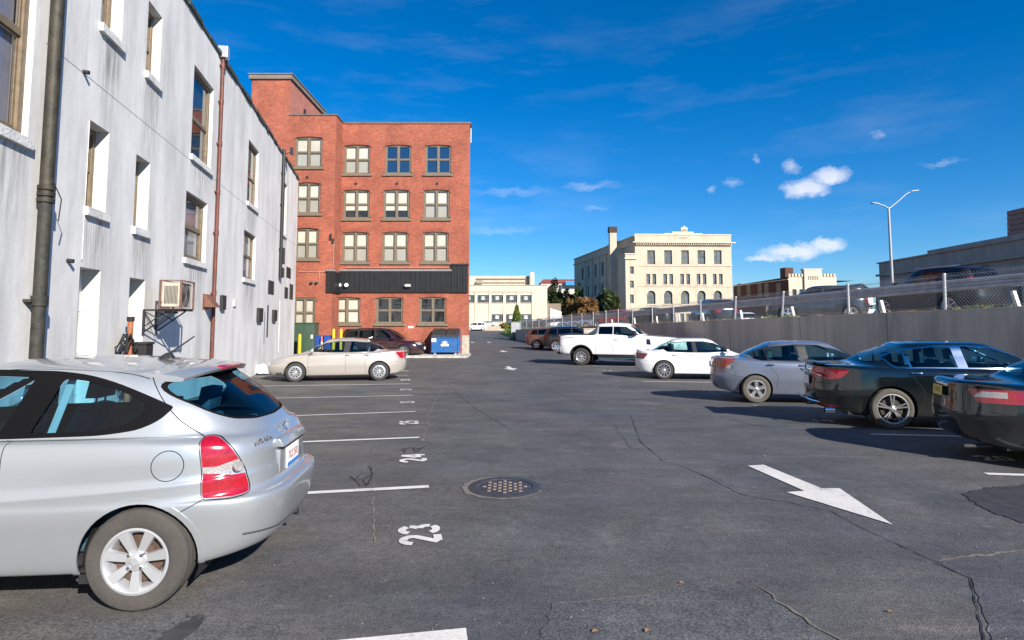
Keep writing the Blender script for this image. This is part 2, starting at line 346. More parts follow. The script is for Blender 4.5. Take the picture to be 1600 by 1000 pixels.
# ------------------------------------------------------------------ car bodies: rings of a smooth shell, features cut along their outlines
def pch(xs, ys, x):
    """monotone cubic interpolation; xs (K,), ys (K,...) ; x (M,)"""
    xs = np.asarray(xs, float); ys = np.asarray(ys, float); h = np.diff(xs); d = np.diff(ys, axis=0) / h.reshape(-1, *([1] * (ys.ndim - 1)))
    m = np.zeros_like(ys); m[0] = d[0]; m[-1] = d[-1]
    for k in range(1, len(xs) - 1):
        a, b = d[k - 1], d[k]; w1 = 2 * h[k] + h[k - 1]; w2 = h[k] + 2 * h[k - 1]
        same = (a * b) > 1e-12
        with np.errstate(divide='ignore', invalid='ignore'):
            v = (w1 + w2) / (w1 / a + w2 / b)
        m[k] = np.where(same, v, 0)
    i = np.clip(np.searchsorted(xs, x, side='right') - 1, 0, len(xs) - 2); t = (x - xs[i]) / h[i]
    if ys.ndim > 1:
        sh = [-1] + [1] * (ys.ndim - 1); t = t.reshape(sh); hh = h[i].reshape(sh)
    else: hh = h[i]
    return (2 * t**3 - 3 * t**2 + 1) * ys[i] + (t**3 - 2 * t**2 + t) * hh * m[i] + (-2 * t**3 + 3 * t**2) * ys[i + 1] + (t**3 - t**2) * hh * m[i + 1]
def ring(xr, xf, w, z, N, nr=4.0, nf=4.0):
    th = np.linspace(0, math.pi, 1201); c, s = np.cos(th), np.sin(th); xm = (xr + xf) / 2; a = (xf - xr) / 2
    n = np.where(c > 0, nr, nf)                       # c>0 is the rear half
    x = xm - a * np.sign(c) * np.abs(c) ** (2 / n); y = w * np.abs(s) ** (2 / n)
    if w < 1e-6: y = y * 0
    L = np.concatenate([[0], np.cumsum(np.hypot(np.diff(x), np.diff(y)))]); q = np.linspace(0, L[-1], N + 1)
    x = np.interp(q, L, x); y = np.interp(q, L, y)
    zz = pch([p[0] for p in z], [p[1] for p in z], np.clip(x, z[0][0], z[-1][0])) if len(z) > 2 else np.interp(x, [p[0] for p in z], [p[1] for p in z])
    return np.stack([x, y, zz], 1)
def shell(rings, N, sub, sharp=()):
    """half rings -> closed bmesh shell with its smooth normals kept in a layer"""
    rs = [ring(*r[:4], N, *(r[4:] if len(r) > 4 else ())) for r in rings]
    rows = []; start = 0; br = sorted(set(list(sharp) + [len(rs) - 1]))
    for e in br:
        seg = np.array(rs[start:e + 1]); K = len(seg)
        d = np.linalg.norm(np.diff(seg, axis=0), axis=2); t = np.concatenate([[0], np.cumsum(np.sqrt(d.mean(axis=1) * np.percentile(d, 60, axis=1) + 1e-6))])
        q = []
        for k in range(K - 1):
            m = max(1, int(round(sub * max(.5, (t[k + 1] - t[k]) / .18)))); q += list(np.linspace(t[k], t[k + 1], m, endpoint=False))
        q.append(t[-1]); P = pch(t, seg, np.array(q))
        rows += list(P if start == 0 else P[1:]); start = e
    P = np.array(rows); M_ = len(P)
    bm = bmesh.new(); nl = bm.verts.layers.float_vector.new('n0'); grid = {}
    for s in (1, -1):
        for j in range(M_):
            for i in range(N + 1):
                x, y, z = P[j, i]
                if s < 0 and (i in (0, N) or y < 1e-6): grid[s, j, i] = grid[1, j, i]; continue
                if i in (0, N): y = 0
                grid[s, j, i] = bm.verts.new((x, s * y, z))
    for s in (1, -1):
        for j in range(M_ - 1):
            for i in range(N):
                a = [grid[s, j, i], grid[s, j, i + 1], grid[s, j + 1, i + 1], grid[s, j + 1, i]]
                if s > 0: a.reverse()
                u = []
                for v in a:
                    if v not in u: u.append(v)
                if len(u) > 2:
                    try: bm.faces.new(u)
                    except ValueError: pass
    bmesh.ops.remove_doubles(bm, verts=bm.verts, dist=1e-4)
    bmesh.ops.recalc_face_normals(bm, faces=bm.faces)
    c = sum((f.normal.z * f.calc_area() for f in bm.faces if f.calc_center_median().z > 1.0), 0)
    if c < 0: bmesh.ops.reverse_faces(bm, faces=bm.faces)
    bm.normal_update()
    for v in bm.verts: v[nl] = v.normal
    return bm
def pip(x, y, poly):
    r = False; n = len(poly); j = n - 1
    for i in range(n):
        xi, yi = poly[i]; xj, yj = poly[j]
        if (yi > y) != (yj > y) and x < (xj - xi) * (y - yi) / (yj - yi) + xi: r = not r
        j = i
    return r
def knife(bm, poly, ax, filt):
    """cut the faces passing filt along the outline poly (seen along the third axis); returns the faces inside"""
    i, j = ax; lo = [min(p[k] for p in poly) for k in (0, 1)]; hi = [max(p[k] for p in poly) for k in (0, 1)]; e = 1e-4
    cand = set()
    for f in bm.faces:
        if not filt(f): continue
        a = [v.co[i] for v in f.verts]; b = [v.co[j] for v in f.verts]
        if max(a) >= lo[0] - e and min(a) <= hi[0] + e and max(b) >= lo[1] - e and min(b) <= hi[1] + e: cand.add(f)
    for k in range(len(poly)):
        p = poly[k]; q = poly[(k + 1) % len(poly)]; d = (q[0] - p[0], q[1] - p[1]); L = math.hypot(*d)
        if L < 1e-6: continue
        d = (d[0] / L, d[1] / L); no = Vector((0, 0, 0)); no[i] = -d[1]; no[j] = d[0]; co = Vector((0, 0, 0)); co[i] = p[0]; co[j] = p[1]
        sel = []
        for f in cand:
            if not f.is_valid: continue
            sd = [(v.co[i] - p[0]) * no[i] + (v.co[j] - p[1]) * no[j] for v in f.verts]
            if min(sd) > -1e-6 or max(sd) < 1e-6: continue
            t = [(v.co[i] - p[0]) * d[0] + (v.co[j] - p[1]) * d[1] for v in f.verts]
            if max(t) < -e or min(t) > L + e: continue
            sel.append(f)
        if not sel: continue
        geom = list(sel) + list({ed for f in sel for ed in f.edges}) + list({v for f in sel for v in f.verts})
        r = bmesh.ops.bisect_plane(bm, geom=geom, dist=2e-6, plane_co=co, plane_no=no)
        cand = {f for f in cand if f.is_valid} | {g for g in r['geom'] if isinstance(g, bmesh.types.BMFace) and g.is_valid}
    out = []
    for f in cand:
        if f.is_valid:
            c = f.calc_center_median()
            if pip(c[i], c[j], poly): out.append(f)
    return out
def take(bm, faces, name, mats, parent, off=0.0, remove=True, thick=0.0):
    """lift faces out of the shell into an object of their own, keeping the shell's shading"""
    if not faces: return None
    nl = bm.verts.layers.float_vector['n0']; idx = {}; vs = []; ns = []; fs = []; mi = []
    for f in faces:
        l = []
        for v in f.verts:
            if v not in idx: idx[v] = len(vs); n = v[nl].normalized() if v[nl].length > .1 else v.normal; vs.append(tuple(v.co + n * off)); ns.append(tuple(n))
            l.append(idx[v])
        fs.append(l); mi.append(f.material_index)
    if thick:
        es = {}
        for f in fs:
            for a, b in zip(f, f[1:] + f[:1]): es[(a, b)] = 1
        for (a, b) in list(es):
            if (b, a) not in es:
                k = len(vs); pa, pb = Vector(vs[a]) - Vector(ns[a]) * thick, Vector(vs[b]) - Vector(ns[b]) * thick
                vs += [vs[a], vs[b], tuple(pb), tuple(pa)]; dn = (Vector(vs[b]) - Vector(vs[a])).cross(Vector(ns[a])); dn = tuple(dn.normalized() if dn.length > 1e-9 else Vector(ns[a]))
                ns += [dn] * 4; fs.append([k + 1, k, k + 3, k + 2]); mi.append(mi[0])
    me = bpy.data.meshes.new(name); me.from_pydata(vs, [], fs)
    if not isinstance(mats, (list, tuple)): mats = [mats]; mi = [0] * len(fs)
    for m in mats: me.materials.append(m)
    me.polygons.foreach_set('material_index', [min(q, len(mats) - 1) for q in mi]); me.polygons.foreach_set('use_smooth', [True] * len(fs))
    me.normals_split_custom_set_from_vertices(ns)
    o = bpy.data.objects.new(name, me); C.objects.link(o)
    if parent is not None: o.parent = parent
    if remove: bmesh.ops.delete(bm, geom=faces, context='FACES')
    return o
def circ(cx, cz, r, n=40, a0=0, a1=360):
    return [(cx + r * math.cos(R(a0 + (a1 - a0) * k / n)), cz + r * math.sin(R(a0 + (a1 - a0) * k / n))) for k in range(n + (0 if a1 - a0 == 360 else 1))]
def rnd(poly, r=.03, n=4):
    """round the corners of an outline; r may be a list"""
    out = []; k = len(poly)
    for i in range(k):
        p = Vector(poly[i]); a = Vector(poly[i - 1]); b = Vector(poly[(i + 1) % k]); rr = r[i] if isinstance(r, (list, tuple)) else r
        if rr <= 0: out.append(tuple(p)); continue
        u = a - p; w = b - p; la, lb = u.length, w.length; q = min(rr, la * .48, lb * .48); s = p + u.normalized() * q; e = p + w.normalized() * q
        for t in range(n + 1):
            t /= n; out.append(tuple(s * (1 - t) ** 2 + p * 2 * t * (1 - t) + e * t * t))
    return out
def inset(poly, d):
    k = len(poly); A = sum(poly[i][0] * poly[(i + 1) % k][1] - poly[(i + 1) % k][0] * poly[i][1] for i in range(k)); sg = 1 if A > 0 else -1; out = []
    for i in range(k):
        p = Vector(poly[i]); a = (p - Vector(poly[i - 1])); b = (Vector(poly[(i + 1) % k]) - p)
        if a.length < 1e-7: a = b
        if b.length < 1e-7: b = a
        n = (Vector((-a.y, a.x)).normalized() + Vector((-b.y, b.x)).normalized()); n.normalize(); out.append(tuple(p + n * d * sg))
    return out
def strip(pts, w):
    pts = [Vector(p) for p in pts]; L = []; Rr = []
    for i, p in enumerate(pts):
        d = (pts[min(i + 1, len(pts) - 1)] - pts[max(i - 1, 0)]).normalized(); n = Vector((-d.y, d.x)) * w / 2; L.append(tuple(p + n)); Rr.append(tuple(p - n))
    return L + Rr[::-1]
def curve(pts, n=6):
    """smooth open polyline through pts"""
    P = [Vector(p) for p in pts]; out = []
    for i in range(len(P) - 1):
        p0 = P[max(i - 1, 0)]; p1 = P[i]; p2 = P[i + 1]; p3 = P[min(i + 2, len(P) - 1)]
        for t in range(n):
            t /= n; out.append(tuple(.5 * (2 * p1 + (p2 - p0) * t + (2 * p0 - 5 * p1 + 4 * p2 - p3) * t * t + (3 * p1 - p0 - 3 * p2 + p3) * t ** 3)))
    out.append(tuple(P[-1])); return out
XZ, YZ, XY = (0, 2), (1, 2), (0, 1)
def fside(s, z0=-1): return lambda f: f.normal.y * s > .25 and f.calc_center_median().y * s > 0
def fboth(f): return abs(f.normal.y) > .22
def frear(f): return f.normal.x < -.12
def ffront(f): return f.normal.x > .12
# common car materials
m_gap = mk('panel_gap', (.004, .004, .004), .9, var=0)
m_rub = mk('black_rubber', (.012, .012, .013), .75, var=.2, scale=20)
m_tyre = mk('tyre_rubber', (.035, .033, .031), .9, var=.35, scale=6, bump=.3, bscale=60)
m_tyred = mk('dusty_tyre', (.058, .053, .048), .95, var=.18, scale=6, bump=.3, bscale=60)
m_tyreb = mk('brown_dusty_tyre', (.085, .076, .064), .95, var=.2, scale=6, bump=.3, bscale=60)
m_trim = mk('black_trim', (.018, .018, .02), .35, var=.1)
m_plast = mk('grey_plastic', (.05, .05, .052), .6, var=.1)
m_int = mk('dark_interior', (.020, .060, .095), .8, var=.3, scale=8)
m_intb = mk('beige_interior', (.25, .22, .18), .8, var=.2, scale=8)
m_chrome = mk('chrome', (.75, .76, .78), .12, 1.0, var=.03)
m_alloy = mk('alloy', (.62, .63, .65), .3, .85, var=.08)
m_alloyd = mk('painted_alloy', (.55, .56, .58), .38, .6, var=.1)
m_disc = mk('grey_disc', (.05, .045, .04), .6, .5, var=.3, scale=30)
m_rust = mk('rusty_disc', (.105, .065, .048), .8, .3, var=.4, scale=30)
m_dark = mk('dark_metal', (.03, .03, .032), .6, .4, var=.3, scale=15)
m_red = mk('red_lens', (.30, .004, .016), .12, var=.3, scale=40, coat=1)
m_redd = mk('dark_red_lens', (.16, .004, .008), .1, var=.3, scale=40, coat=1)
m_clear = mk('clear_lens', (.40, .38, .38), .12, .35, var=.35, scale=70, coat=1)
m_amber = mk('amber_lens', (.45, .14, .02), .15, var=.2, coat=1)
m_glass = glass('car_glass', (.56, .76, .75), 1.1); m_gdark = glass('privacy_glass', (.06, .08, .085)); m_gtint = glass('green_tint_glass', (.42, .72, .84), .75)
m_white = mk('white_plastic', (.78, .78, .77), .5, var=.03)
def wheel(parent, x, y, zc, Rt, Rr, wd, style, side, steer=0, rimmat=None, tyre=None):
    """wheel > tyre, rim; y outward"""
    w = bpy.data.objects.new('wheel', None); C.objects.link(w); w.parent = parent; w.location = (x, y * side, zc); w.rotation_euler = (0, 0, 0 if side > 0 else math.pi)
    b = MB(); h = wd
    b.lathe([(Rr - .012, -.012), (Rr + .006, 0), (Rr + .03, .006), (Rt - .05, .008), (Rt - .02, 0), (Rt - .004, -.018), (Rt, -.04), (Rt, -.058), (Rt - .008, -.06), (Rt - .008, -.068), (Rt, -.07), (Rt, -h / 2 - .006), (Rt - .008, -h / 2 - .004), (Rt - .008, -h / 2 + .004 - .008), (Rt, -h / 2 - .01), (Rt, -h + .03), (Rt - .02, -h), (Rr, -h + .01), (Rr - .012, -h + .02)], 56)
    b.build('tyre', tyre or m_tyre, w, True, angle=28)
    rm = rimmat or m_alloy
    b = MB(); b.lathe([(Rr - .004, -.006), (Rr + .008, .004), (Rr - .006, .006), (Rr - .018, -.004)], 48, mi=0); b.lathe([(Rr - .018, -.004), (Rr - .03, -.03), (Rr - .045, -.12), (.02, -.13)], 48, mi=1 if style in ('double', 'multi') else 0)
    hub = .055
    def spoke(a, wi, wo, r0, r1, y0, y1, t=.022):
        c, s = math.cos(a), math.sin(a)
        def P(r, q, yy): return (r * c - q * s, yy, r * s + q * c)
        b.hexa([P(r0, -wi, y0 - t), P(r0, wi, y0 - t), P(r1, wo, y1 - t), P(r1, -wo, y1 - t), P(r0, -wi * .82, y0), P(r0, wi * .82, y0), P(r1, wo * .86, y1), P(r1, -wo * .86, y1)], 0)
    n0 = R(90)
    if style == 'seven':
        for k in range(7): spoke(n0 - R(360 / 14) + k * 2 * math.pi / 7, .023, .037, hub - .01, Rr - .008, -.014, .002)
        hub = .062
    elif style == 'five':
        for k in range(5): spoke(n0 + k * 2 * math.pi / 5, .038, .05, hub - .01, Rr - .01, -.004, .0)
        hub = .07
    elif style == 'double':
        for k in range(5):
            a = n0 + k * 2 * math.pi / 5
            for q in (-1, 1): spoke(a + q * .13, .010, .013, hub - .02, Rr - .008, -.012, .002)
            c_, s_ = math.cos(a), math.sin(a)
        hub = .06
    elif style == 'multi':
        for k in range(10):
            a = n0 + k * math.pi / 5
            for q in (-1, 1): spoke(a + q * .10, .009, .008, hub - .01, Rr - .008, -.01, .0)
    elif style == 'cover':
        b.lathe([(Rr - .008, .0), (Rr - .05, .006), (Rr - .055, -.006)], 40)
        for k in range(10): spoke(n0 + k * math.pi / 5, .02, .031, hub - .01, Rr - .03, .002, .004, .012)
        hub = .07
    elif style == 'six':
        for k in range(6): spoke(n0 + k * math.pi / 3, .02, .032, hub - .01, Rr - .01, -.004, .0)
    elif style == 'truck':
        for k in range(8): spoke(n0 + k * math.pi / 4, .03, .04, hub, Rr - .01, -.03, -.005)
        hub = .08
    b.lathe([(0, .004), (.022, .004), (.028, 0), (hub * .95, -.004), (hub, -.012), (hub, -.05)], 24)
    b.build('rim', [rm, m_dark], w, True, angle=30)
    b = MB(); b.lathe([(0.02, -.06), (Rr * .74, -.06), (Rr * .74, -.075), (0.02, -.075)], 32, close=True)
    b.build('brake_disc', m_rust if style == 'seven' else m_disc, w)
    if style in ('seven', 'five', 'six', 'truck', 'double'):
        n = {'seven': 4}.get(style, 5)
        b = MB()
        for k in range(n):
            a = n0 + R(45) + k * 2 * math.pi / n; q = hub * .72 if style != 'seven' else .053
            b.lathe([(0, .008), (.009, .008), (.011, .004), (.011, -.02)], 8, o=(q * math.cos(a), 0, q * math.sin(a)))
        b.build('wheel_nuts', m_chrome, w, True)
    return w
def rbox(x0, x1, y0, y1, z0, z1, name, mat, parent, bev=.03, smooth=True):
    b = MB(); b.box(x0, x1, y0, y1, z0, z1); return b.build(name, mat, parent, smooth, bev, angle=80)
def seat(parent, x, y, zb, mat, w=.46, hd=True):
    """x is the hip point; faces +x"""
    b = MB(); b.box(x - .1, x + .42, y - w / 2, y + w / 2, zb - .14, zb + .04)
    b.hexa([(x - .2, y - w / 2, zb - .05), (x - .05, y - w / 2, zb - .05), (x - .05, y + w / 2, zb - .05), (x - .2, y + w / 2, zb - .05),
            (x - .40, y - w / 2 + .05, zb + .52), (x - .28, y - w / 2 + .05, zb + .54), (x - .28, y + w / 2 - .05, zb + .54), (x - .40, y + w / 2 - .05, zb + .52)])
    o = b.build('seat', mat, parent, True, .035, angle=80)
    if hd:
        h = MB(); h.hexa([(x - .40, y - .12, zb + .58), (x - .30, y - .12, zb + .58), (x - .30, y + .12, zb + .58), (x - .40, y + .12, zb + .58), (x - .42, y - .11, zb + .75), (x - .33, y - .11, zb + .76), (x - .33, y + .11, zb + .76), (x - .42, y + .11, zb + .75)])
        h.tube([(x - .345, y - .06, zb + .5), (x - .36, y - .06, zb + .6)], .008, 6); h.tube([(x - .345, y + .06, zb + .5), (x - .36, y + .06, zb + .6)], .008, 6)
        h.build('headrest', mat, o, True, .03, angle=80)
    return o
def make_car(name, S, loc, heading, label, cat='car', group=None):
    """S: proportions in metres, x forward from mid-wheelbase. Near: side (+1 left, -1 right) seen in the photo"""
    root = empty(name, loc, heading, label, cat, group)
    g = S.get
    xr, xf, W = S['xr'], S['xf'], S['W']; zb = g('zb', .22); N = g('N', 60); sub = g('sub', 2.5)
    zs = g('belt', [(xr, .95), (0, .93), (xf, .75)])       # shoulder line
    wb, wr = S['wb'], S['wr']; nr, nf = g('nr', 3.6), g('nf', 3.2)
    zdr, zhf = S['zdr'], S['zhf']; roof = S['roof']; xrb, zrb, xfb, zfb = S['base']; xrt, xft = roof[0][0], roof[-1][0]
    def sh(dz): return [(p[0], p[1] + dz) for p in zs]
    rg = [(xr + .35, xf - .3, W - .12, [(xr, zb + .03), (xf, zb + .0)], nr + 1, nf + 1),
          (xr + .09, xf - .07, W - .05, [(xr, zb + g('rup', .10)), (xr + .7, zb), (xf - .7, zb), (xf, zb + .03)], nr, nf),
          (xr + .02, xf - .015, W - .012, [(xr, zb + .24), (xf, zb + .2)], nr, nf),
          (xr, xf, W, [(xr, zb + .38), (xf, zb + .32)], nr, nf),
          *([(xr + .012, xf - .015, W - .001, [(xr, g('shelf')), (xf, g('shelf') - .05)], nr, nf), (xr + g('rt1') - .012, xf - .03, W - .003, [(xr, g('shelf') + .02), (xf, g('shelf') - .03)], nr, nf)] if g('shelf') else []),
          (xr + g('rt1', .03), xf - .04, W - .004, [(xr, zb + .53), (xf, zhf - .2)], nr, nf),
          *([(xr + g('rt1') + .005, xf - .06, W - .003, [(xr, g('crease') - .010), (xf, zhf - .15)], nr, nf), (xr + g('rt1') + .008, xf - .07, W - .017, [(xr, g('crease') + .012), (xf, zhf - .13)], nr, nf)] if g('crease') else []),
          (xr + g('rt2', .07), xf - .10, W - .022, [(xr, (zb + .53 + zdr) / 2 + .04), (0, zs[len(zs) // 2][1] - .12), (xf, zhf - .1)], nr, nf),
          (xr + g('rt3', .12), xf - .2, W - .055, [(xr, zdr - .03)] + [(p[0], p[1] - .015) for p in zs[1:-1]] + [(xf, zhf - .02)], nr + .4, nf),
          (xr + g('rt4', .19), xf - .36, W - .11, [(xr, zdr)] + [(p[0], p[1] + .008) for p in zs[1:-1]] + [(xf, zhf + .03)], nr + 1, nf + .4)]
    sharp = []
    zm = zs[len(zs) // 2][1]
    rg.append((xrb, xfb, wb, [(xrb, zrb)] + [(p[0], p[1] + .02) for p in zs[1:-1] if xrb < p[0] < xfb] + [(xfb, zfb)], g('ngr', 4.5), g('ngf', 4.0)))
    if g('pickup'): sharp.append(len(rg) - 1)
    f_ = .52; bl = g('bulge', .018)
    rz = pch([p[0] for p in roof], [p[1] for p in roof], np.array([xrt, (xrt + xft) / 2, xft])) if len(roof) > 2 else np.array([roof[0][1], (roof[0][1] + roof[-1][1]) / 2, roof[-1][1]])
    rg.append((xrb + (xrt - xrb) * f_ - g('rbul', .03), xfb + (xft - xfb) * f_ + .03, wb + (wr - wb) * f_ + bl, [(xrb, zrb + (rz[0] - zrb) * f_), (xrb * .3 + xfb * .3, zm + (rz[1] - zm) * f_), (xfb, zfb + (rz[2] - zfb) * f_)], g('ngr', 4.5), g('ngf', 4.0)))
    rg.append((xrt, xft, wr, list(roof), g('ngr', 4.5), g('ngf', 4.0)))
    rg.append((xrt + .06, xft - .08, wr - .10, [(p[0], p[1] + .028) for p in roof], 4.5, 4))
    rg.append((xrt + .2, xft - .25, wr * .5, [(p[0], p[1] + .048) for p in roof], 4, 4))
    rg.append((xrt + .45, xft - .5, 0.0, [(p[0], p[1] + .056) for p in roof]))
    bm = shell(rg, N, sub, sharp)
    body = [S['paint'], m_gap, g('lower', m_trim)]
    near = g('near', 0); sides = (1, -1)
    xw = S['wheels']; Rt = S['Rt']; Ra = Rt + g('arch', .055)
    zc = Rt
    # wheel openings, cut away
    for wx in xw:
        fl = knife(bm, circ(wx, zc, Ra + g('lip', .0), 44), XZ, fboth) if g('lip') else []
        for f in fl: f.material_index = 2
        ff = knife(bm, circ(wx, zc, Ra, 44), XZ, fboth); bmesh.ops.delete(bm, geom=ff, context='FACES')
        if not g('lip'):
            for s in (1, -1):
                lf = [f for f in knife(bm, circ(wx, zc, Ra + .032, 44), XZ, fside(s)) if f.is_valid]; take(bm, lf, 'arch_lip', S['paint'], root, .007, remove=False, thick=.012)
    if g('cladz'):
        ff = knife(bm, [(xr - 1, 0), (xf + 1, 0), (xf + 1, g('cladz')), (xr - 1, g('cladz'))], XZ, lambda f: True)
        for f in ff: f.material_index = 2
    # seams
    for pts in g('seams', []):
        for f in knife(bm, strip(pts, g('gapw', .006)), XZ, fboth): f.material_index = 1
    for pts in g('rseams', []):
        for f in knife(bm, strip(pts, g('gapw', .006)), YZ, frear): f.material_index = 1
    for pts in g('tseams', []):
        for f in knife(bm, strip(pts, g('gapw', .006)), XY, lambda f: f.normal.z > .3): f.material_index = 1
    # side windows: surround then pane
    for q in g('windows', []):
        for s in sides:
            if q.get('trim'):
                ff = knife(bm, q['trim'], XZ, fside(s)); take(bm, ff, 'window_surround', q.get('tmat', m_trim), root, .002, thick=.01)
        gl = q.get('glass', m_glass)
        for pane in q['panes']:
            for s in sides:
                ff = knife(bm, pane, XZ, fside(s))
                if q.get('trim'): continue
                take(bm, ff, 'side_window', gl, root, -.004, thick=.004)
    S2 = g('windows', [])
    # (surround rings are opened for their panes)
    for o in list(root.children):
        if o.name.startswith('window_surround'):
            me = o.data; b2 = bmesh.new(); b2.from_mesh(me); nl = b2.verts.layers.float_vector.new('n0'); b2.normal_update()
            for v in b2.verts: v[nl] = v.normal
            sgn = 1 if sum(v.co.y for v in b2.verts) > 0 else -1
            for q in S2:
                if not q.get('trim'): continue
                for pane in q['panes']:
                    ff = knife(b2, pane, XZ, fside(sgn))
                    if ff: take(b2, ff, 'side_window', q.get('glass', m_glass), root, -.008)
            b2.to_mesh(me); b2.free()
            me.polygons.foreach_set('use_smooth', [True] * len(me.polygons))
    # glass fore and aft
    for key, nm, ft, gl in (('rearglass', 'rear_window', frear, g('rglass', m_glass)), ('windshield', 'windshield', ffront, m_gtint)):
        if g(key):
            if g(key + '_trim'):
                for f in knife(bm, g(key + '_trim'), YZ, lambda f, ft=ft: ft(f) and f.calc_center_median().z > zrb - .12): f.material_index = 2
            ff = knife(bm, g(key), YZ, lambda f, ft=ft: ft(f) and f.calc_center_median().z > zrb - .12); take(bm, ff, nm, gl, root, -.004, thick=.004)
    # lamps and patches: (name, outline, axes, filter, material, offset)
    for (nm, poly, ax, ft, m, off) in g('patches', []):
        if ft == 'side': ft = fboth
        elif ft == 'rear': ft = frear
        elif ft == 'front': ft = ffront
        ff = knife(bm, poly, ax, ft)
        if ax == XZ:
            for s in sides: take(bm, [f for f in ff if f.is_valid and f.calc_center_median().y * s > 0], nm, m, root, off, thick=off + .01)
        elif nm in ('taillight', 'headlight', 'fog_light', 'reflector'):
            for s in sides: take(bm, [f for f in ff if f.is_valid and f.calc_center_median().y * s > 0], nm, m, root, off, thick=off + .01)
        else: take(bm, ff, nm, m, root, off, thick=max(off + .01, .005))
    for nm, poly in g('doors', []):
        for s in sides:
            ff = knife(bm, poly, XZ, fside(s)); take(bm, ff, nm, body, root)
    take(bm, list(bm.faces), 'body', body, root, remove=False); bm.free()
    # wheel wells, underside
    for wx in xw:
        for s in sides:
            b = MB(); p = circ(wx, zc, Ra + .01, 20, -25, 205)
            for a_, c_ in zip(p, p[1:]): b.face([(a_[0], s * (W - .11), a_[1]), (c_[0], s * (W - .11), c_[1]), (c_[0], s * .42, c_[1]), (a_[0], s * .42, a_[1])])
            b.face([(q[0], s * .42, q[1]) for q in p]); b.build('wheel_well', m_gap, root, recalc=False)
    b = MB(); b.box(xr + .45, xf - .4, -W + .22, W - .22, zb - .01, zb + .1); b.build('underbody', m_dark, root)
    for i, wx in enumerate(xw):
        for s in sides:
            wheel(root, wx, W - g('wheelin', .03), zc, Rt, S['Rr'], g('wd', .2), S['rim'], s, rimmat=g('rimmat'), tyre=g('tyremat'))
    im = g('interior', m_int)
    if g('cabin', True):
        x0, x1 = g('cabin_x', (xrb + .25, xfb - .25)); fz = .38
        b = MB(); b.box(x0, x1, -wb + .1, wb - .1, fz - .06, fz)
        b.box(x1 - .02, x1 + .22, -wb + .12, wb - .12, fz, zfb - .10); b.build('cabin_floor', im, root, bevel=.02)
        b = MB(); hz = g('hip', .62)
        for s in sides: seat(root, g('seatx', .05), s * .36, hz, im)
        if g('rearseat', True):
            xb = g('rearx', -.75)
            for s in sides: seat(root, xb, s * .36, hz - .10 + g('rlift', 0), im, .6, hd=g('rearhead', True))
        b = MB(); xs_, zs_ = g('seatx', .05) + .52, hz + .30
        b.lathe([(.17 + .014 * math.cos(R(k * 60)), .014 * math.sin(R(k * 60))) for k in range(6)], 24, close=True)
        sw = b.build('steering_wheel', m_trim, root, True); sw.location = (xs_, .36, zs_); sw.rotation_euler = (0, 0, R(90)); sw.rotation_euler = (R(20), 0, R(90))
    # mirrors and handles
    if g('mirror'):
        mx_, my_, mz_ = g('mirror'); ms_ = g('mirsize', 1)
        for s in sides:
            b = MB(); b.hexa([(mx_ - .06 * ms_, s * my_, mz_ - .06 * ms_), (mx_ + .06, s * my_, mz_ - .06 * ms_), (mx_ + .05, s * (my_ + .2), mz_ - .05 * ms_), (mx_ - .06 * ms_, s * (my_ + .2), mz_ - .05 * ms_),
                              (mx_ - .06 * ms_, s * my_, mz_ + .07 * ms_), (mx_ + .06, s * my_, mz_ + .05 * ms_), (mx_ + .03, s * (my_ + .19), mz_ + .06 * ms_), (mx_ - .06 * ms_, s * (my_ + .19), mz_ + .08 * ms_)])
            mi_ = b.build('mirror', g('mirmat', S['paint']), root, True, .03, angle=80)
            b = MB(); b.face([(mx_ - .063 * ms_, s * (my_ + .02), mz_ - .045 * ms_), (mx_ - .063 * ms_, s * (my_ + .18), mz_ - .04 * ms_), (mx_ - .063 * ms_, s * (my_ + .17), mz_ + .065 * ms_), (mx_ - .063 * ms_, s * (my_ + .02), mz_ + .055 * ms_)])
            b.build('mirror_glass', m_chrome, mi_, recalc=False)
            b = MB(); b.tube([(mx_ + .02, s * (my_ - .12), mz_ - .06), (mx_, s * (my_ + .05), mz_ - .03)], .018, 8); b.build('mirror_arm', m_trim, root, True)
    for hx_, hz_ in g('handles', []):
        for s in sides:
            yy = W - g('hin', .018)
            b = MB(); b.hexa([(hx_ - .09, s * (yy), hz_ - .012), (hx_ + .09, s * (yy), hz_ - .008), (hx_ + .08, s * (yy + .035), hz_ - .006), (hx_ - .08, s * (yy + .035), hz_ - .010),
                              (hx_ - .09, s * (yy - .004), hz_ + .014), (hx_ + .09, s * (yy - .004), hz_ + .016), (hx_ + .08, s * (yy + .03), hz_ + .013), (hx_ - .08, s * (yy + .03), hz_ + .011)])
            b.build('door_handle', g('hmat', S['paint']), root, True, .008, angle=80)
    return root
def plate(parent, x, z, txt, front=False, base=(.82, .82, .80), ink=(.10, .06, .05), band=None, w=.305, h=.152, tilt=0, y=0):
    s = 1 if front else -1
    b = MB(); b.box(-w / 2, w / 2, -h / 2, h / 2, -.004, .004)
    o = b.build('license_plate', mk('plate_%02d%02d' % (int(base[0] * 99), int(base[2] * 99)), base, .4, var=.03), parent, bevel=.002)
    o.matrix_local = frameM((x, y, z), (0, s, 0), (-s * math.sin(tilt), 0, math.cos(tilt)))
    if band:
        b = MB(); b.box(-w / 2 + .004, w / 2 - .004, -h / 2 + .004, -h / 2 + .034, .0042, .0052); b.build('plate_band', band, o)
    if txt: text('plate_number', txt, .082, mk('plate_ink_%02d' % int(ink[0] * 99), ink, .5, var=.02), o, frameM((0, .006, .0052), (1, 0, 0), (0, 1, 0)), .0006, sx=.72)
    return o
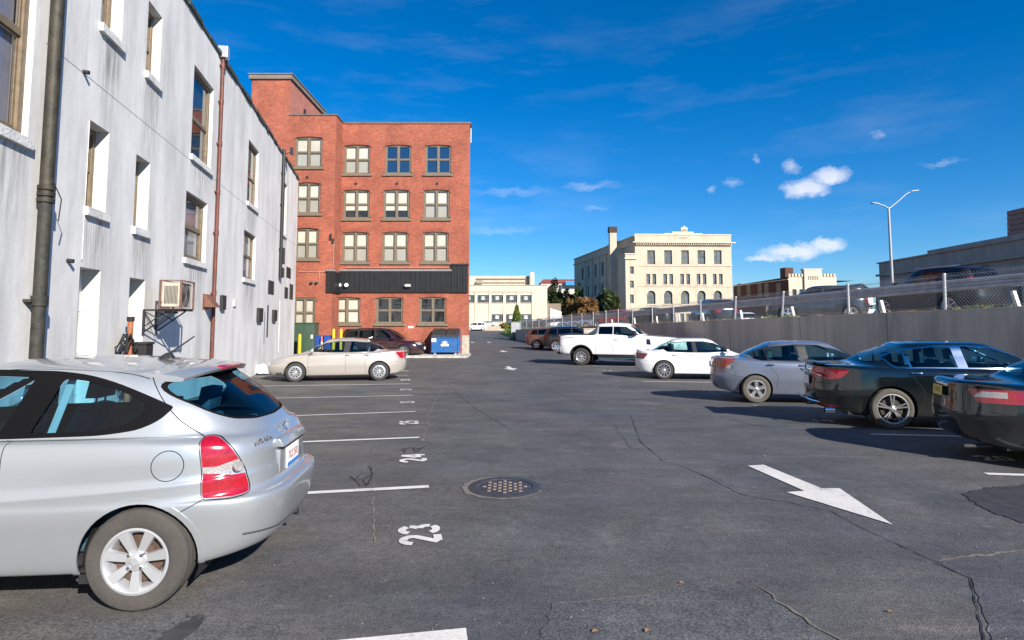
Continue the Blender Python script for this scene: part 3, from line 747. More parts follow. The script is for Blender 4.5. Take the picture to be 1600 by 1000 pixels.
# ------------------------------------------------------------------ the silver hatchback in the left foreground
def place(u, v, wx, W, hd, side):
    """car origin such that the wheel at local x=wx on that side touches the lot at photo position (u, v)"""
    p = G(u, v); a = R(hd); h = Vector((math.cos(a), math.sin(a), 0)); l = Vector((-h.y, h.x, 0)); o = p - h * wx - l * side * W
    return (o.x, o.y, p.z)
p_silver = paint('silver_paint', (.385, .41, .435), .55, .32, .35)
def silver_hatch():
    W = .848
    win_out = rnd([(-.44, 1.055), (-.60, 1.455), (-.80, 1.44), (-1.0, 1.385), (-1.2, 1.30), (-1.36, 1.225), (-1.30, 1.15), (-1.19, 1.095), (-.98, 1.066)], [.01, .02, .1, .1, .1, .02, .08, .08, .1], 3)
    win_in = rnd([(-.545, 1.085), (-.665, 1.415), (-.82, 1.40), (-1.0, 1.345), (-1.15, 1.28), (-1.21, 1.225), (-1.12, 1.13), (-.95, 1.095)], [.02, .03, .1, .1, .06, .05, .06, .1], 3)
    fr_out = rnd([(-.415, 1.055), (-.565, 1.462), (-.2, 1.475), (.15, 1.44), (.55, 1.22), (.82, 1.03)], [.01, .02, .1, .15, .2, .02], 3)
    fr_in = rnd([(-.36, 1.085), (-.485, 1.425), (-.2, 1.437), (.12, 1.405), (.5, 1.19), (.70, 1.07)], [.02, .03, .1, .12, .2, .03], 3)
    both = rnd([(-.44, 1.055), (0.2, 1.052), (.82, 1.03), (.55, 1.22), (.15, 1.44), (-.2, 1.475), (-.60, 1.462), (-.80, 1.44), (-1.0, 1.385), (-1.2, 1.30), (-1.36, 1.225), (-1.30, 1.15), (-1.19, 1.095), (-.98, 1.066)], [.0, .0, .02, .2, .15, .1, .05, .1, .1, .1, .02, .08, .08, .1], 3)
    m_satin = mk('satin_black', (.006, .006, .007), .6, var=.1, spec=.04)
    rg_ = [(.50, 1.392), (.577, 1.36), (.59, 1.29), (.555, 1.187), (.49, 1.135), (.33, 1.112), (0, 1.10)]; rg_ = rg_ + [(-y, z) for y, z in rg_[-2::-1]]
    lamp = rnd([(-1.565, 1.035), (-1.64, 1.032), (-1.715, .992), (-1.768, .925), (-1.813, .823), (-1.842, .73), (-1.850, .664), (-1.757, .655), (-1.61, .662), (-1.60, .86)], [.03, .04, .05, .06, .06, .04, .02, .03, .02, .08], 3)
    mid = [(-1.5, .775), (-2.2, .80), (-2.2, .875), (-1.5, .855)]
    yl = [(s * a, b) for s in (1,) for a, b in []]
    S = dict(xr=-2.05, xf=2.02, W=W, zb=.235, N=110, sub=5, rup=.09, belt=[(-2.02, 1.0), (-1.2, 1.03), (0, 1.025), (.9, .96), (2.02, .75)],
             wb=.765, wr=.585, nr=4.6, nf=2.9, zdr=.98, zhf=.72, roof=[(-1.40, 1.415), (-.95, 1.452), (-.3, 1.478), (.12, 1.44)], base=(-1.86, 1.03, .98, .98), ngr=3.6,
             rt1=.10, rt2=.115, rt3=.145, rt4=.17, rbul=.05, wheels=(-1.25, 1.25), Rt=.31, Rr=.195, arch=.035, wd=.19, wheelin=.028, paint=p_silver, rim='seven', rimmat=m_alloyd, tyremat=m_tyred,
             gapw=.0055, near=1,
             seams=[curve([(-.425, 1.05), (-.43, .8), (-.39, .5), (-.36, .27)]),                                  # rear edge of the door
                    curve([(.80, 1.0), (.84, .7), (.80, .3)]),
                    [(-1.46, .575), (-1.61, .655)],
                    circ(-1.40, .875, .093, 40, 0, 359.9), inset(lamp, -.007) + [inset(lamp, -.007)[0]]],
             tseams=[[(-1.17, .575), (.0, .59)], [(-1.17, -.575), (.0, -.59)]],
             rseams=[[(-.66, .40), (-.4, .375), (0, .365), (.4, .375), (.66, .40)], [(-.66, .408), (-.4, .383), (0, .373), (.4, .383), (.66, .408)]],
             windows=[dict(trim=both, panes=[win_in, fr_in], glass=m_gtint, tmat=m_satin)],
             rearglass=rnd(rg_, .04, 3), rglass=m_gtint, shelf=.645, crease=.80,
             rearglass_trim=inset(rnd(rg_, .04, 3), -.014), lower=m_satin,
             windshield=rnd([(-.66, 1.02), (.66, 1.02), (.52, 1.40), (-.52, 1.40)], [.1, .1, .08, .08], 4),
             hip=.60, seatx=.02, rearx=-.83, rearseat=True, mirror=(.62, .80, 1.08), mirmat=p_silver, handles=[(-.20, .90)], cabin_x=(-1.5, .8))
    m_r = m_red
    S['patches'] = [('lamp_seal', [p for p in inset(lamp, -.010)], XZ, 'side', m_plast, .0005), ]
    loc = place(207, 959, -1.25, .82, 184.5, 1)
    # the lamp: one patch per colour, cut in turn out of the shell
    hi = [p for p in lamp]
    S['patches'] = [('taillight_band', [(-1.612, .775), (-2.3, .790), (-2.3, .875), (-1.612, .865)], XZ, lambda f: abs(f.normal.y) > .1 and pip(f.calc_center_median().x, f.calc_center_median().z, inset(lamp, -.05)), m_clear, .004)]
    root = empty('tmp', (0, 0, 0)); bpy.data.objects.remove(root)
    S['patches'] = [('fuel_door', circ(-1.40, .875, .090, 32), XZ, 'side', p_silver, .0),
                    ('taillight', lamp, XZ, lambda f: abs(f.normal.y) > .06, m_red, .005)]
    S['seams'].append(curve([(-1.174, 1.424), (-1.265, 1.295), (-1.35, 1.20), (-1.437, 1.122), (-1.575, 1.032)]))
    ring_ = circ(-1.40, .875, .096, 32)
    S['pre'] = ring_
    r = make_car('hatchback', S, loc, R(184.5), 'silver two-door hatchback with dusty seven-spoke wheels beside the white wall', 'car')
    return r, loc, S, lamp
hatch, hloc, HS, hlamp = silver_hatch()
def split_lamp(root, lamp):
    """clear middle band and round reversing lens of each red tail light"""
    for o in [c for c in root.children if c.name.startswith('taillight')]:
        me = o.data; b2 = bmesh.new(); b2.from_mesh(me); nl = b2.verts.layers.float_vector.new('n0'); b2.normal_update()
        for v in b2.verts: v[nl] = v.normal
        ff = knife(b2, [(-1.55, .822), (-1.68, .806), (-1.76, .790), (-2.0, .790), (-2.0, .905), (-1.80, .888), (-1.74, .872), (-1.68, .852), (-1.55, .856)], XZ, lambda f: abs(f.normal.y) > .06)
        take(b2, ff, 'reversing_lens', m_clear, o, .001)
        b2.to_mesh(me); b2.free()
split_lamp(hatch, hlamp)
def hatch_extras(root):
    # fuel door ring
    b = MB(); p = circ(-1.40, .875, .093, 40)
    # spoiler with high brake light
    z0 = 1.425
    prof = [(-1.17, 1.488), (-1.32, 1.482), (-1.44, 1.466), (-1.495, 1.448), (-1.485, 1.430), (-1.42, 1.428), (-1.22, 1.44)]
    sp = MB(); n = 14; rows = []
    for k in range(n + 1):
        y = -.56 + 1.12 * k / n; e = abs(y / .56); dz = -.045 * e ** 3.2; dx = .11 * e ** 3; rows.append([(x + dx, y, z + dz) for x, z in prof])
    for k in range(n):
        for i in range(len(prof)):
            j = (i + 1) % len(prof); sp.face([rows[k][i], rows[k][j], rows[k + 1][j], rows[k + 1][i]])
    sp.face(rows[0]); sp.face(rows[-1][::-1])
    s = sp.build('spoiler', p_silver, root, True, angle=50)
    b = MB(); pr = [(-1.455, 1.466), (-1.503, 1.452), (-1.500, 1.436), (-1.465, 1.432)]
    b.prism(pr, -.20, .20); b.build('brake_light', m_red, s, True, .004)
    # antenna
    b = MB(); b.hexa([(-1.06, -.035, 1.505), (-.94, -.035, 1.51), (-.94, .035, 1.51), (-1.06, .035, 1.505), (-1.035, -.014, 1.555), (-.995, -.014, 1.55), (-.995, .014, 1.55), (-1.035, .014, 1.555)])
    a = b.build('antenna', m_trim, root, True, .012, angle=70)
    b = MB(); b.tube([(-1.015, 0, 1.54), (-1.20, 0, 1.675)], [.008, .005], 8); b.build('antenna_rod', m_trim, a, True)
    # number plate recess and grip
    b = MB(); b.hexa([(-1.985, -.30, .885), (-1.90, -.30, .885), (-1.90, .30, .885), (-1.985, .30, .885), (-1.955, -.31, .945), (-1.87, -.31, .955), (-1.87, .31, .955), (-1.955, .31, .945)])
    b.build('tailgate_grip', p_silver, root, True, .012, angle=60)
    b = MB(); b.box(-1.968, -1.91, -.27, .27, .866, .884); b.build('grip_underside', m_trim, root)
    b = MB(); b.box(-1.955, -1.90, -.29, .29, .695, .866); b.build('plate_recess', paint('silver_paint_recess', (.32, .33, .35), .5, .35, .3), root, True, .008)
    plate(root, -1.962, .780, 'TXZ 2503', base=(.80, .80, .80), ink=(.35, .10, .07), band=mk('plate_blue', (.04, .17, .5), .5, var=.1))
    b = MB(); b.lathe([(.036 + .006 * math.cos(R(k * 60)), .006 * math.sin(R(k * 60))) for k in range(6)], 26, close=True)
    b.hexa([(-.016, -.003, -.024), (-.008, -.003, -.026), (-.006, .003, -.026), (-.016, .003, -.024), (-.002, -.003, .024), (.007, -.003, .026), (.007, .003, .026), (-.002, .003, .024)])
    b.hexa([(.006, -.003, -.024), (.014, -.003, -.026), (.014, .003, -.026), (.006, .003, -.024), (.014, -.003, .024), (.024, -.003, .022), (.024, .003, .022), (.014, .003, .024)])
    b.box(-.008, .012, -.003, .003, -.006, .004)
    e = b.build('emblem', m_chrome, root, True); e.matrix_local = frameM((-1.912, 0, 1.0), (0, -1, 0), (-.96, 0, .25)) @ Matrix.Diagonal((1.15, 1, .8, 1))
    text('lettering', 'HYUNDAI', .040, m_chrome, root, frameM((-1.895, .47, .975), (-.16, -1, 0), (.25, 0, 1)), .004, sx=1.25)
    b = MB(); b.hexa([(-.60, .60, 1.05), (-.55, .60, 1.05), (-.55, .605, 1.05), (-.60, .605, 1.05), (-.70, .56, 1.42), (-.65, .56, 1.42), (-.65, .565, 1.42), (-.70, .565, 1.42)]); b.build('seat_belt', mk('grey_webbing', (.42, .43, .44), .8), root)
    for (yy, ra) in ((.655, .03),):
        b = MB(); b.lathe([(0, .004), (ra, .003), (ra * 1.1, -.01)], 20); q = b.build('reversing_light', m_clear, root, True); q.location = (-1.806, .684, .845); q.rotation_euler = (0, 0, R(52))
    # bumper details
    b = MB(); b.box(-.96, -.90, .64, .78, .17, .26); b.build('mud_flap', m_rub, root)
    b = MB(); b.tube([(-1.9, -.45, .21), (-1.6, -.45, .22)], .025, 10); b.build('exhaust', m_dark, root, True)
hatch_extras(hatch)
# ------------------------------------------------------------------ the other cars of the lot
def sedan_spec(W, L0, L1, wheels, Rt, Rr, H, pt, rim, **k):
    """three-box saloon; L0/L1 rear and front ends, x=0 mid-wheelbase"""
    zb = .21; b0 = k.get('b0', .98); bf = k.get('bf', .93)
    base = k.get('base', (-1.72, b0 + .05, 1.22, bf + .02))
    roof = k.get('roof', [(-1.02, H - .10), (-.45, H - .065), (.1, H - .058), (.42, H - .085)])
    wo = k.get('wo') or [(-1.36, b0 + .13), (-1.05, H - .16), (-.55, H - .105), (.05, H - .10), (.45, H - .17), (1.02, bf + .06), (.2, b0 + .0), (-.5, b0 + .0), (-1.2, b0 + .015)]
    wo_r = rnd(wo, .05, 3); wi = inset(wo_r, k.get('tw', .022))
    # panes: rear quarter, rear door, front door
    bx0, bx1 = k.get('bp', (-.37, -.17)); qx = k.get('qx', -1.02)
    def cutx(poly, a, b, sl=-.16, z0=None):
        z0 = z0 if z0 is not None else b0
        def clip(P, f):
            out = []
            for i in range(len(P)):
                p, q = P[i - 1], P[i]; fp, fq = f(p), f(q)
                if (fp >= 0) != (fq >= 0): t = fp / (fp - fq); out.append((p[0] + (q[0] - p[0]) * t, p[1] + (q[1] - p[1]) * t))
                if fq >= 0: out.append(q)
            return out
        P = clip(poly, lambda p: p[0] - (a + sl * (p[1] - z0))) if a is not None else poly
        return clip(P, lambda p: (b + sl * (p[1] - z0)) - p[0]) if b is not None else P
    panes = [cutx(wi, None, qx, -.3), cutx(wi, qx + .035, bx0, -.3), cutx(wi, bx1, None, -.16)]
    panes[1] = [p for p in cutx(cutx(wi, qx + .035, None, -.3), None, bx0, -.16)]
    S = dict(xr=L0, xf=L1, W=W, zb=zb, N=k.get('N', 64), sub=k.get('sub', 3), rup=.10, belt=[(L0, b0 - .02), (-1.0, b0 - .02), (0, b0 - .03), (1.2, bf - .06), (L1, .70)],
             wb=k.get('wb', W - .10), wr=k.get('wr', W - .28), nr=3.4, nf=2.7, zdr=k.get('zdr', 1.03), zhf=.70, roof=roof, base=base, ngr=3.4,
             rt1=.02, rt2=.035, rt3=.06, rt4=.14, wheels=wheels, Rt=Rt, Rr=Rr, arch=k.get('arch', .045), paint=pt, rim=rim, gapw=.007,
             seams=[curve([(bx0 + .10, b0 - .02), (bx0 + .12, .6), (bx0 + .10, .27)]), curve([(qx + .02, b0 - .03), (qx + .03, .85), (wheels[0] + Rt + .16, .62), (wheels[0] + Rt + .13, .40), (wheels[0] + Rt + .18, .27)]),
                    curve([(.96, bf - .03), (1.0, .6), (.95, .27)]), [(wheels[0] - .30, .60), (L0 + .30, .66)]],
             rseams=[[(-.66, zdr_ := k.get('zdr', 1.03) - .03), (-.62, .72), (.62, .72), (.66, zdr_)]],
             windows=[dict(trim=wo_r, panes=panes, glass=k.get('glass', m_glass), tmat=k.get('tmat', m_trim))],
             rearglass=rnd([(-.64, base[1] + .03), (.64, base[1] + .03), (.50, H - .12), (-.50, H - .12)], [.1, .1, .08, .08], 3), rglass=k.get('glass', m_glass),
             windshield=rnd([(-.66, base[3] + .05), (.66, base[3] + .05), (.52, H - .10), (-.52, H - .10)], [.1, .1, .08, .08], 3),
             mirror=(.85, W - .06, bf + .10), handles=[(bx1 - .02 - .14, b0 - .09), (qx + .05, b0 - .08)], hmat=k.get('hmat', pt), hip=.57, seatx=.1, rearx=-.62, cabin_x=(-1.5, 1.0), tyremat=k.get('tyremat'), **k.get('extra', {}))
    return S
def grille(parent, x, z0, z1, w, mat=m_trim, name='grille'):
    b = MB(); b.box(x - .05, x + .012, -w, w, z0, z1)
    for q in range(4): zz = z0 + (z1 - z0) * (q + .5) / 4; b.box(x + .008, x + .022, -w * .97, w * .97, zz - .008, zz + .008)
    return b.build(name, mat, parent, True, .006)
# champagne saloon by the brick building (nose to the white wall)
p_champ = paint('champagne_paint', (.50, .46, .415), .45, .32, .3)
S = sedan_spec(.91, -2.33, 2.45, (-1.39, 1.39), .325, .215, 1.47, p_champ, 'cover', b0=.98, bf=.95)
S['patches'] = [('taillight', rnd([(-1.93, .98), (-2.6, .96), (-2.6, .74), (-2.1, .76)], .03, 3), XZ, lambda f: abs(f.normal.y) > .12 and f.calc_center_median().x < -1.8, m_red, .006),
                ('headlight', rnd([(1.72, .80), (1.95, .62), (2.6, .58), (2.6, .72)], .03, 3), XZ, lambda f: abs(f.normal.y) > .1 and f.calc_center_median().x > 1.6, m_clear, .006)]
cam_ = make_car('sedan', S, place(592, 595, -1.39, .88, 190, 1), R(190), 'champagne beige sedan with its nose to the white wall, in front of the dark minivan')
plate(cam_, -2.345, .80, '')
b = MB(); b.hexa([(-1.08, -.012, 1.44), (-.92, -.03, 1.44), (-.92, .03, 1.44), (-1.08, .012, 1.44), (-1.10, -.004, 1.50), (-1.04, -.006, 1.485), (-1.04, .006, 1.485), (-1.10, .004, 1.50)]); b.build('roof_fin', p_champ, cam_, True, .004)
# white compact saloon
p_white = paint('white_paint', (.78, .78, .78), .0, .4, .22)
S = sedan_spec(.885, -2.30, 2.33, (-1.325, 1.325), .325, .225, 1.45, p_white, 'multi', b0=.95, bf=.92, bp=(-.30, -.16), qx=-.98)
S['patches'] = [('taillight', rnd([(-1.86, .90), (-2.6, .94), (-2.6, .72), (-2.02, .70)], .03, 3), XZ, lambda f: abs(f.normal.y) > .12 and f.calc_center_median().x < -1.8, m_redd, .006),
                ('headlight', rnd([(1.72, .76), (1.95, .60), (2.6, .56), (2.6, .70)], .03, 3), XZ, lambda f: abs(f.normal.y) > .1 and f.calc_center_median().x > 1.6, m_clear, .006)]
jet = make_car('sedan', S, place(1038, 593, -1.325, .855, -9, -1), R(-9), 'white sedan with many-spoked wheels between the white pickup and the blue-grey sedan')
plate(jet, -2.315, .80, '')
# blue-grey saloon
p_grey = paint('blue_grey_paint', (.175, .20, .26), .45, .32, .18)
S = sedan_spec(.895, -2.30, 2.42, (-1.385, 1.385), .325, .21, 1.47, p_grey, 'five', tyremat=m_tyreb, b0=1.0, bf=.95, zdr=1.06, tw=.016, qx=-1.08,
               wo=[(-1.43, 1.12), (-1.25, 1.24), (-.98, 1.325), (-.45, 1.385), (.05, 1.38), (.5, 1.27), (1.02, 1.02), (.2, .99), (-.5, .99), (-1.25, .995), (-1.41, 1.04)])
S['patches'] = [('taillight', rnd([(-1.80, 1.03), (-2.6, 1.02), (-2.6, .78), (-2.12, .76), (-1.95, .90)], .03, 3), XZ, lambda f: abs(f.normal.y) > .12 and f.calc_center_median().x < -1.7, mk('orange_red_lens', (.30, .035, .015), .12, var=.3, scale=30, coat=1), .006),
                ('headlight', rnd([(1.72, .76), (1.95, .60), (2.6, .56), (2.6, .70)], .03, 3), XZ, lambda f: abs(f.normal.y) > .1 and f.calc_center_median().x > 1.6, m_clear, .006)]
alt = make_car('sedan', S, place(1183, 630, -1.385, .865, -10, -1), R(-10), 'blue-grey sedan with five-spoke wheels between the white sedan and the black sedan')
for s in (-1,):
    b = MB(); b.lathe([(0, .004), (.045, .003), (.05, -.01)], 20); q = b.build('reversing_lens', m_clear, alt, True); q.location = (-2.02, s * .862, .84); q.rotation_euler = (0, 0, R(180 - 28))
plate(alt, -2.315, .86, '')
# black saloon with chrome window trim
p_black = paint('black_paint', (.005, .009, .011), .2, .12, .22)
S = sedan_spec(.925, -2.48, 2.45, (-1.39, 1.39), .335, .245, 1.47, p_black, 'double', tyremat=m_tyreb, b0=1.02, bf=.97, zdr=1.04, tmat=m_chrome, tw=.022, hmat=m_chrome, N=90, sub=4, qx=-1.06, bp=(-.34, -.19), glass=m_gtint,
               wo=[(-1.45, 1.19), (-1.28, 1.27), (-1.05, 1.335), (-.62, 1.395), (-.1, 1.405), (.25, 1.375), (.6, 1.26), (1.05, 1.03), (.2, 1.015), (-.5, 1.015), (-1.25, 1.01), (-1.32, 1.04)],
               base=(-1.86, 1.06, 1.22, .99), roof=[(-1.05, 1.375), (-.5, 1.41), (.05, 1.412), (.38, 1.385)])
S['patches'] = [('taillight', rnd([(-1.98, .955), (-2.30, .985), (-2.7, .99), (-2.7, .80), (-2.25, .785), (-2.1, .83)], .02, 3), XZ, lambda f: abs(f.normal.y) > .10 and f.calc_center_median().x < -1.9, m_red, .008),
                ('headlight', rnd([(1.72, .76), (1.95, .60), (2.6, .56), (2.6, .70)], .03, 3), XZ, lambda f: abs(f.normal.y) > .1 and f.calc_center_median().x > 1.6, m_clear, .006),
                ('reflector', rnd([(-2.14, .33), (-2.6, .40), (-2.6, .345), (-2.2, .295)], .005, 2), XZ, lambda f: abs(f.normal.y) > .10 and f.calc_center_median().x < -1.9, m_redd, .006)]
acc = make_car('sedan', S, place(1397, 671, -1.39, .895, -11, -1), R(-11), 'black sedan with chrome window trim and double-spoke wheels, parked beside the blue-grey sedan')
b = MB(); b.prism([(-2.46, 1.045), (-2.26, 1.06), (-2.26, 1.075), (-2.49, 1.085)], -.62, .62); b.build('boot_spoiler', p_black, acc, True, .006)
b = MB(); b.tube([(-2.47, -.66, .40), (-2.50, -.3, .385), (-2.50, .3, .385), (-2.47, .66, .40)], .013, 8); b.tube([(-2.40, -.60, .84), (-2.478, -.45, .885), (-2.49, 0, .89), (-2.478, .45, .885), (-2.40, .60, .84)], .014, 8); b.build('chrome_strip', m_chrome, acc, True)
for s in (-1, 1):
    b = MB(); b.lathe([(.045, 0), (.052, 0), (.052, .16), (.045, .16)], 20, close=True); q = b.build('exhaust_tip', m_chrome, acc, True); q.location = (-2.36, s * .56, .25); q.rotation_euler = (0, 0, R(-90))
    c_ = MB(); c_.lathe([(0, 0), (.045, 0), (.045, .02), (0, .02)], 20); 
plate(acc, -2.497, .74, '')
# black saloon cut by the right edge of the picture
S = sedan_spec(.90, -2.36, 2.15, (-1.35, 1.35), .325, .22, 1.44, p_black, 'five', b0=.98, bf=.93, zdr=1.03, N=80, sub=4)
S['patches'] = [('reversing_lens', rnd([(-.60, .905), (-.80, .912), (-.79, .835), (-.56, .835)], .012, 2), YZ, lambda f: f.normal.x < -.1 and f.calc_center_median().x < -1.9, m_clear, .006), ('reversing_lens', rnd([(.60, .905), (.80, .912), (.79, .835), (.56, .835)], .012, 2), YZ, lambda f: f.normal.x < -.1 and f.calc_center_median().x < -1.9, m_clear, .006), ('taillight', rnd([(-.50, .93), (-1.2, .955), (-1.2, .775), (-.60, .765)], .015, 2), YZ, lambda f: f.normal.x < -.02 and f.calc_center_median().x < -1.72, m_red, .006), ('taillight', rnd([(.50, .93), (1.2, .955), (1.2, .775), (.60, .765)], .015, 2), YZ, lambda f: f.normal.x < -.02 and f.calc_center_median().x < -1.72, m_red, .006)]
S['rseams'] = [[(-.50, 1.0), (-.52, .62), (.52, .62), (.50, 1.0)]]
civ = None
civ = make_car('sedan', S, (8.10, 7.72, 0), R(-15), 'black four-door sedan cut by the right edge, showing its tail with a small yellow plate')
plate(civ, -2.375, .86, '7TRX31', base=(.62, .50, .08), ink=(.05, .05, .08), w=.27, h=.13, tilt=.1)
text('emblem', 'H', .07, m_chrome, civ, frameM((-2.36, 0, .985), (0, -1, 0), (-.3, 0, 1)), .004)
b = MB(); b.tube([(-2.30, -.5, .2), (-2.0, -.5, .22)], .03, 10); b.build('exhaust', m_dark, civ, True)
# ---- white pickup
p_wt = paint('white_truck_paint', (.80, .80, .80), .0, .4, .2)
def pickup():
    W = 1.0
    S = dict(xr=-3.05, xf=2.95, W=W, zb=.52, N=64, sub=3, rup=.02, belt=[(-3.05, 1.42), (-1.2, 1.42), (0, 1.40), (1.2, 1.36), (2.95, 1.22)], wb=.90, wr=.72, nr=9, nf=4.5, zdr=1.42, zhf=1.22,
             rt1=.0, rt2=.0, rt3=.01, rt4=.06, roof=[(-1.16, 1.885), (-.4, 1.92), (.25, 1.90)], base=(-1.30, 1.44, 1.02, 1.40), ngr=8, ngf=5, rbul=0,
             wheels=(-1.90, 1.90), Rt=.40, Rr=.235, arch=.11, lip=.06, wd=.26, wheelin=.02, paint=p_wt, rim='truck', gapw=.012,
             seams=[[(-1.22, 1.42), (-1.22, .56)], [(-.42, 1.42), (-.42, .56)], [(.95, 1.36), (.95, .56)]],
             windows=[dict(trim=rnd([(-1.10, 1.44), (-1.08, 1.80), (-.43, 1.81), (-.43, 1.44)], .03, 3), panes=[rnd([(-1.07, 1.47), (-1.05, 1.77), (-.46, 1.78), (-.46, 1.47)], .03, 3)], glass=m_gdark),
                      dict(trim=rnd([(-.40, 1.44), (-.40, 1.81), (.18, 1.80), (.78, 1.42), (.30, 1.38)], .04, 3), panes=[rnd([(-.37, 1.47), (-.37, 1.78), (.15, 1.77), (.68, 1.44), (.30, 1.41)], .04, 3)], glass=m_glass)],
             rearglass=rnd([(-.66, 1.50), (.66, 1.50), (.58, 1.80), (-.58, 1.80)], .05, 3), windshield=rnd([(-.78, 1.46), (.78, 1.46), (.62, 1.84), (-.62, 1.84)], .06, 3),
             mirror=(.62, .95, 1.50), mirmat=m_trim, mirsize=1.9, handles=[(-.28, 1.20)], hmat=m_trim, hip=1.02, seatx=-.0, rearx=-.75, cabin_x=(-1.15, .8))
    S['patches'] = [('taillight', [(-3.2, 1.34), (-2.93, 1.34), (-2.93, .88), (-3.2, .88)], XZ, lambda f: abs(f.normal.y) > .2, m_red, .008)]
    r = make_car('pickup_truck', S, place(908, 571, -1.90, .98, -20, -1), R(-20), 'white extended-cab pickup truck with black mirrors and red lettering on its bed side', 'pickup truck')
    # bed: an open box with rails, sunk between the sides
    b = MB(); b.box(-2.98, -1.26, -.86, .86, 1.425, 1.432); b.build('bed_floor_cover', m_trim, r)
    for s in (-1, 1): rbox(-3.0, -1.24, s * .92 - .06, s * .92 + .06, 1.425, 1.455, 'bed_rail', m_trim, r, .01)
    # rear bumper, hitch, running boards
    b = MB(); b.box(-3.22, -3.02, -.98, .98, .62, .84); b.build('rear_bumper', m_chrome, r, True, .04)
    b = MB(); b.box(-3.3, -3.05, -.06, .06, .46, .56); b.build('tow_hitch', m_dark, r, True, .01)
    for s in (-1, 1):
        b = MB(); b.tube([(-1.15, s * .94, .50), (-1.05, s * 1.02, .44), (.90, s * 1.02, .44), (1.0, s * .94, .50)], .045, 10); b.build('running_board', m_trim, r, True)
        t = text('lettering', 'FX4 OFF ROAD', .10, mk('decal_red', (.22, .03, .04), .5, var=.1), r, frameM((-2.52, s * 1.003, 1.30), (-s, 0, 0), (0, 0, 1)), .001, sx=.8)
        b = MB(); b.hexa([(1.10, s * .985, 1.02), (1.30, s * .985, 1.00), (1.30, s * 1.01, 1.00), (1.10, s * 1.01, 1.02), (1.12, s * .975, 1.26), (1.26, s * .975, 1.24), (1.26, s * 1.0, 1.24), (1.12, s * 1.0, 1.26)]); b.build('fender_badge', m_trim, r, True, .02)
    b = MB(); b.box(-2.1, 1.9, -.12, .12, .42, .52); b.box(-1.98, -1.82, -.8, .8, .34, .46); b.build('axle', m_dark, r)
    plate(r, -3.235, .73, '')
    grille(r, 2.93, .80, 1.15, .7, m_chrome)
    # a couple of loads in the bed
    return r
pk = pickup()
hp = pk.location; 
b = MB(); b.box(-.30, .30, -.2, .2, 0, .22); b.box(-.32, .32, -.22, .22, .22, .26); o = b.build('tool_box', mk('cream_plastic', (.62, .56, .47), .6), None, True, .015)
tag(o, 'pale plastic tool box lying in the bed of the white pickup', 'tool box')
o.matrix_world = Matrix.Translation(hp) @ Matrix.Rotation(R(-20), 4, 'Z') @ Matrix.Translation((-1.75, .45, 1.434))
